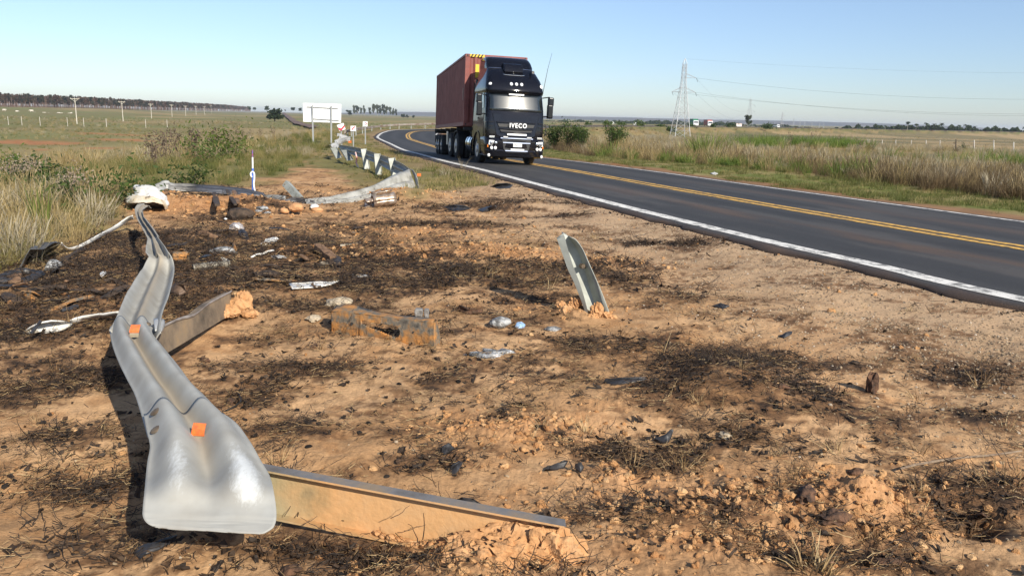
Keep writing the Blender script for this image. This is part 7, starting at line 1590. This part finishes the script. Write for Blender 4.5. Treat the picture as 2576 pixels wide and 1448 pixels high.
# fence on the right
fb = base_for(2200, 388); FN = thing('wire_fence', 'wire fence of slim pale posts crossing the field behind the bank at the right', 'fence', fb)
M_FP = mat('fence_post_wood', (.46, .42, .36), (.62, .58, .52), 3, .8); tops = []
for k, (px, yt, yb) in enumerate([(2118, 351, 372), (2150, 351, 374), (2184, 351, 380), (2219, 352, 382), (2253, 352, 384), (2292, 353, 388), (2329, 353, 389), (2364, 353, 388), (2404, 351, 393), (2450, 353, 396), (2499, 353, 400), (2549, 358, 404)]):
    D = 1.35 * FPX / (yb + 2 - yt) * (.62 if k == 2 else 1) if False else 1.55 * FPX / float(np.interp(px, [2118, 2549], [26, 50])); b = atd(px - 3, yb + 8, D); t = atd(px, yt, D); g = hz(b[0], b[1]); t[2] = max(t[2], g + .9)
    mb = MB(); mb.tube([(b[0], b[1], g - .2), t], [.05, .04] if k != 2 else [.10, .09], 7); mb.build('post', M_CHARW if k == 8 else M_FP, FN, fb, 50, 'dark post' if k == 8 else ('thick corner post' if k == 2 else None)); tops.append((np.array([b[0], b[1], g]), t))
for f in (.35, .6, .85):
    mb = MB(); mb.tube([tuple(a + (c - a) * f) for a, c in tops], .006, 4); mb.build('wire', M_GALVD, FN, fb)
# field fence on the left: tiny pale posts
fb = base_for(200, 305, -4.3); FL = thing('wire_fence', 'faint fence of tiny pale posts across the left field below the cattle', 'fence', fb)
for px, py in [(54, 301), (100, 302), (169, 303.5), (210, 304.5), (267, 306), (366, 308.5), (20, 300.5), (420, 309)]:
    b = atd(px, py, 230); g = hz(b[0], b[1]); mb = MB(); mb.tube([(b[0], b[1], g - .2), (b[0], b[1], max(b[2] + .9, g + 1.2))], .07, 6); mb.build('post', M_FP, FL, fb, 50)
# big road sign seen from behind
sg = atd(808, 345, 62); SGN = thing('road_sign', 'large blank white back of a road sign on two grey posts', 'road sign', (sg[0], sg[1], hz(sg[0], sg[1])))
so = SGN.location; Ds = 62
def sp_(x, y, off=0): return Vector(atd(x, y, Ds + off))
q = [sp_(762, 259.5), sp_(858, 262.5), sp_(857.5, 309.5), sp_(762.5, 306.5)]; th = Vector((0, .03, 0)); mb = MB(); mb.add(q + [p + th for p in q], [(0, 1, 2, 3), (7, 6, 5, 4), (0, 4, 5, 1), (1, 5, 6, 2), (2, 6, 7, 3), (3, 7, 4, 0)]); o = mb.build('panel', mat('sign_back', (.76, .76, .75), (.82, .82, .81), 1, .5), SGN, so); flip_check(o)
for x0, y0, x1, y1 in ((785.5, 265, 787.5, 345), (833, 267, 833, 348)):
    a, b = sp_(x0, y0, -.10), sp_(x1, y1, -.10); b.z = min(b.z, hz(b.x, b.y)); mb = MB(); mb.bar(a, b, .13, .10); mb.build('post', mat('sign_post_grey', (.27, .28, .28), (.34, .35, .34), 2, .6) if 'sign_post_grey' not in bpy.data.materials else bpy.data.materials['sign_post_grey'], SGN, so)
for (x0, y0, x1, y1) in ((771, 269, 850, 273.5), (786, 299, 852, 303.5)): mb = MB(); mb.bar(sp_(x0, y0, -.04), sp_(x1, y1, -.04), .08, .05); mb.build('cross_rail', bpy.data.materials['sign_post_grey'], SGN, so)
# chevron boards
M_RED = mat('sign_red', (.55, .03, .05), (.65, .06, .08), 5, .5)
def chevron(q4, chev, D, label, post=None):
    c = atd(np.mean([a for a, b in q4]), np.mean([b for a, b in q4]), D); g = hz(c[0], c[1]); root = thing('chevron_sign', label, 'road sign', (c[0], c[1], g), 'chevron boards along the bend'); oo = root.location
    q = [Vector(atd(a, b, D)) for a, b in q4]; th = Vector((0, .025, 0)); mb = MB(); mb.add(q + [p + th for p in q], [(0, 1, 2, 3), (7, 6, 5, 4), (0, 4, 5, 1), (1, 5, 6, 2), (2, 6, 7, 3), (3, 7, 4, 0)]); o = mb.build('board', M_WHITE, root, oo); flip_check(o)
    mb = MB(); mb.add([Vector(atd(a, b, D - .03)) for a, b in chev], [tuple(range(len(chev)))] if len(chev) < 5 else [(0, 1, 4, 5), (1, 2, 3, 4)]); o2 = mb.build('chevron_mark', M_RED, o, oo); solid(o2, .01)
    mb = MB(); bx_ = np.mean([a for a, b in q4]); mb.bar(Vector(atd(bx_, q4[2][1] - 2, D + .08)), Vector((atd(bx_, q4[2][1], D + .08)[0], atd(bx_, q4[2][1], D + .08)[1], g - .2)), .08); mb.build('post', bpy.data.materials['sign_post_grey'], root, oo)
chevron([(847, 315), (863.5, 309.5), (869, 325.5), (853.5, 330)], [(849.5, 321), (857.5, 323.5), (865.5, 315), (867, 318.5), (858.5, 329), (852.5, 326.5)], 50, 'tilted white chevron board with a red mark, knocked askew below the big sign')
chevron([(881.5, 317), (895, 316.8), (895, 330), (881.5, 330)], [(884, 326), (888, 320.5), (893, 317.8), (893.5, 320), (889.5, 322.5), (886, 328)], 57, 'white chevron board half hidden behind the rusty guardrail of the bend')
chevron([(912.5, 305.5), (924.3, 305.7), (924, 318.5), (912.3, 318.2)], [(916.5, 307.5), (921.8, 311.6), (916.5, 316.2), (918.6, 316.2), (923.4, 311.8), (918.8, 307.5)], 62, 'upright white chevron board pointing right above the rusty guardrail')
# small signs by the far road
for (px, yt, yb, D, kind, lab) in [(1541, 306, 318, 250, 'diamond', 'tiny white diamond sign on the far embankment right of the truck'), (1597, 308, 317, 270, 'round', 'tiny round white sign on the far embankment')]:
    c = atd(px, yt + 4, D); b = atd(px, yb + 1, D); root = thing('road_sign', lab, 'road sign', (b[0], b[1], b[2])); oo = root.location; mb = MB(); r = 4 / FPX * D; n = 4 if kind == 'diamond' else 14; fr = [Vector((c[0] + r * math.cos(t), c[1], c[2] + r * math.sin(t))) for t in [2 * math.pi * k / n for k in range(n)]]; mb.loft([fr, [p + Vector((0, .04, 0)) for p in fr]]); o = mb.build('board', M_WHITE, root, oo); flip_check(o)
    mb = MB(); mb.tube([(c[0], c[1] + .06, c[2]), (b[0], b[1] + .06, b[2] - 1.5)], .05, 6); mb.build('post', bpy.data.materials['sign_post_grey'], root, oo)
# far traffic
def far_truck(px, py, D, cab, box, hgt, label, cat='truck'):
    b = atd(px, py, D); root = thing('truck', label, cat, b, rz=R(-4)); w = 2.5
    mb = MB(); mb.loft([[Vector((x * w / 2, y, z)) for x, y in ((-1, y0), (1, y0), (1, 2.0), (-1, 2.0))] for y0, z in ((0, .5), (0, 1.7), (.25, 2.6), (.4, 2.9))]); mb.build('cab', cab, root)
    mb = MB(); mb.add([(-w / 2 + .15, -.01, 1.75), (w / 2 - .15, -.01, 1.75), (w / 2 - .2, .18, 2.5), (-w / 2 + .2, .18, 2.5)], [(0, 1, 2, 3)]); solid(mb.build('windscreen', M_GLASS, root), .03)
    if box: mb = MB(); mb.box((0, 8.5, .9 + hgt / 2), (w, 12, hgt)); mb.build('load_body', box, root)
    for y in (1.2, 5, 11, 12.4):
        for s in (-1, 1): mb = MB(); mb.tube([(s * 1.2, y, .5), (s * .9, y, .5)], .5, 12); mb.build('wheel', M_TYRE, root, smooth=40)
far_truck(1750, 318.2, 400, M_WHITE, mat('green_tarp', (.03, .17, .10), (.05, .22, .13), 2, .7), 2.9, 'far white truck with a green load on the embankment, left of the red one')
far_truck(1786, 318.9, 410, M_WHITE, mat('red_body', (.35, .06, .05), (.42, .08, .06), 2, .6), 2.6, 'far white truck with a red body on the embankment beside the tall pylon')
far_truck(1957, 322.3, 700, M_WHITE, M_WHITE, 1.6, 'small far white vehicle right of the lone dark tree')
def far_board(px, y0, y1, w, D, m, label):
    a = atd(px, y0, D); b = atd(px, y1, D); root = thing('billboard', label, 'billboard', b); oo = root.location; mb = MB(); mb.box(((a[0] + b[0]) / 2, a[1], (a[2] + b[2]) / 2 + .3), (w, .15, a[2] - b[2])); mb.build('panel', m, root, oo)
    for s in (-.3, .3): mb = MB(); mb.tube([(b[0] + s * w, a[1] + .2, b[2] - 3), (b[0] + s * w, a[1] + .2, b[2] + .3)], .10, 6); mb.build('post', bpy.data.materials['sign_post_grey'], root, oo)
far_board(1858, 312.5, 320.5, 3.2, 420, mat('board_white_red', (.75, .72, .70), (.70, .45, .40), .5, .6), 'small white and red board beside the far road left of the lone dark tree')
# pylons
M_PYL = mat('pylon_zinc', (.36, .37, .38), (.50, .51, .52), 1.2, .5, .2)
def pylon(px, yt, yb, D, label, thick=1.0, rz=0.2, arms=True):
    H = (yb - yt) / FPX * D * 1.0; b = atd(px, yb, D); g = b[2]; root = thing('pylon', label, 'pylon', (b[0], b[1], g), None, rz)
    def wid(t): return np.interp(t, [0, .62, .72, .95, 1], [.105, .036, .026, .022, .003]) * H
    lv = [0, .12, .24, .34, .43, .52, .59, .65, .71, .77, .83, .89, .94, 1.0]; cor = [(-1, -1), (1, -1), (1, 1), (-1, 1)]; w0 = .075 * thick
    for cx, cy in cor:
        mb = MB(); mb.tube([(cx * wid(t), cy * wid(t), t * H) for t in lv], [w0 * (1.1 - .5 * t) for t in lv], 5); mb.build('leg', M_PYL, root)
    mb = MB()
    for i in range(len(lv) - 2):
        a, c2 = lv[i], lv[i + 1]
        for k in range(4):
            p, q = cor[k], cor[(k + 1) % 4]; A0 = (p[0] * wid(a), p[1] * wid(a), a * H); B1 = (q[0] * wid(c2), q[1] * wid(c2), c2 * H); A1 = (q[0] * wid(a), q[1] * wid(a), a * H); B0 = (p[0] * wid(c2), p[1] * wid(c2), c2 * H)
            mb.tube([A0, B1], w0 * .4, 4, False); mb.tube([A1, B0], w0 * .4, 4, False)
            if i % 2 == 1: mb.tube([A0, A1], w0 * .4, 4, False)
    o = mb.build('bracing', M_PYL, root); o['kind'] = 'stuff'
    ends = []
    for t, s, L in ((.80, 1, .165), (.625, 1, .165), (.625, -1, .145)):
        tip = (s * L * H, 0, t * H - .03 * H); mb = MB()
        for cy in (-1, 1): mb.tube([(s * wid(t), cy * wid(t), t * H + .02 * H), tip], w0 * .5, 4); mb.tube([(s * wid(t), cy * wid(t), t * H - .03 * H), tip], w0 * .5, 4)
        mb.build('crossarm', M_PYL, root); mb = MB(); mb.tube([tip, (tip[0] + .02 * H, 0, tip[2] - .045 * H)], w0 * .6, 5); mb.build('insulator', M_CHASS, root); ends.append(tip)
    mr = Matrix.Rotation(rz, 3, 'Z'); return [Vector(root.location) + mr @ Vector(e) for e in ends] + [Vector(root.location) + Vector((0, 0, H))]
e1 = pylon(1709, 156, 352, 190, 'tall grey lattice pylon standing right of the truck', 1.0, .15)
e2 = pylon(1881, 248, 329, 455, 'smaller lattice pylon in front of the lone dark tree', .7, .3)
e3 = pylon(1964, 282, 328, 800, 'third and faintest lattice pylon, small beside the far vehicles', 1.1, .3)
for k, (px, yt) in enumerate([(1994, 297), (2010, 303), (2022, 305), (2040, 307), (2060, 308), (2070, 309)]):
    b = atd(px, 323 + k * .8, 1500); root = pylon(px, yt, 322 + k * .8, 1500, 'tiny hazy pylon in the distant row near the hills', 1.1, .3)
for o in [o for o in bpy.data.objects if o.name.startswith('pylon') and o.get('label', '').startswith('tiny')]: o['group'] = 'tiny distant pylons near the hills'
def wire(a, b, sag, r, label, group):
    a = Vector(a); b = Vector(b); P_ = []
    for i in range(25):
        t = i / 24; p = a.lerp(b, t); p.z -= sag * 4 * t * (1 - t); P_.append(p)
    mb = MB(); mb.tube(P_, r, 4); o = mb.build('power_line', M_CHASS, None, a); tag(o, label, 'power line', group)
PGp = 'cables of the power line'
for k, (e, ey) in enumerate([(e1[0], (2700, 279)), (e1[1], (2700, 330)), (e1[2], (2700, 327)), (e1[3], (2700, 240))]):
    tgt = atd(2900, [244, 285.5, 282, 183][k], 170); wire(e, tgt, [2.2, 2.4, 2.2, 1.2][k], .014 if k < 3 else .008, ['upper cable running from the tall pylon off to the right', 'lower cable running from the tall pylon off to the right', 'lower cable from the left arm of the tall pylon off to the right', 'faint top cable running from the pylon tip off to the right'][k], PGp)
for k in range(3): wire(e1[k], e2[k], 5.5, .014, ['upper cable sagging from the tall pylon to the smaller one', 'lower cable sagging from the tall pylon to the smaller one', 'cable sagging from the left arm of the tall pylon to the smaller one'][k], PGp)
sc1 = shard('paper_scrap', [(1785, 436, .02), (1797, 433, .06), (1806, 437, .03), (1798, 441, .0)], M_WPL, 'small white paper scrap on the far verge below the brown bank', 'litter', .004, .02, .03, 3)
# ================================================================== AIR
mb = MB(); mb.box((0, 4500, 18), (19000, 13000, 54)); hz_m = bpy.data.materials.new('air'); hz_m.use_nodes = True; nt = hz_m.node_tree; nt.nodes.remove(nt.nodes['Principled BSDF'])
pv = nt.nodes.new('ShaderNodeVolumePrincipled'); pv.inputs['Color'].default_value = (.80, .88, 1, 1); pv.inputs['Density'].default_value = 9.0e-5; pv.inputs['Anisotropy'].default_value = .1; nt.links.new(pv.outputs[0], nt.nodes['Material Output'].inputs['Volume'])
o = mb.build('haze', hz_m); tag(o, kind='stuff', label='thin pale air over the plain')
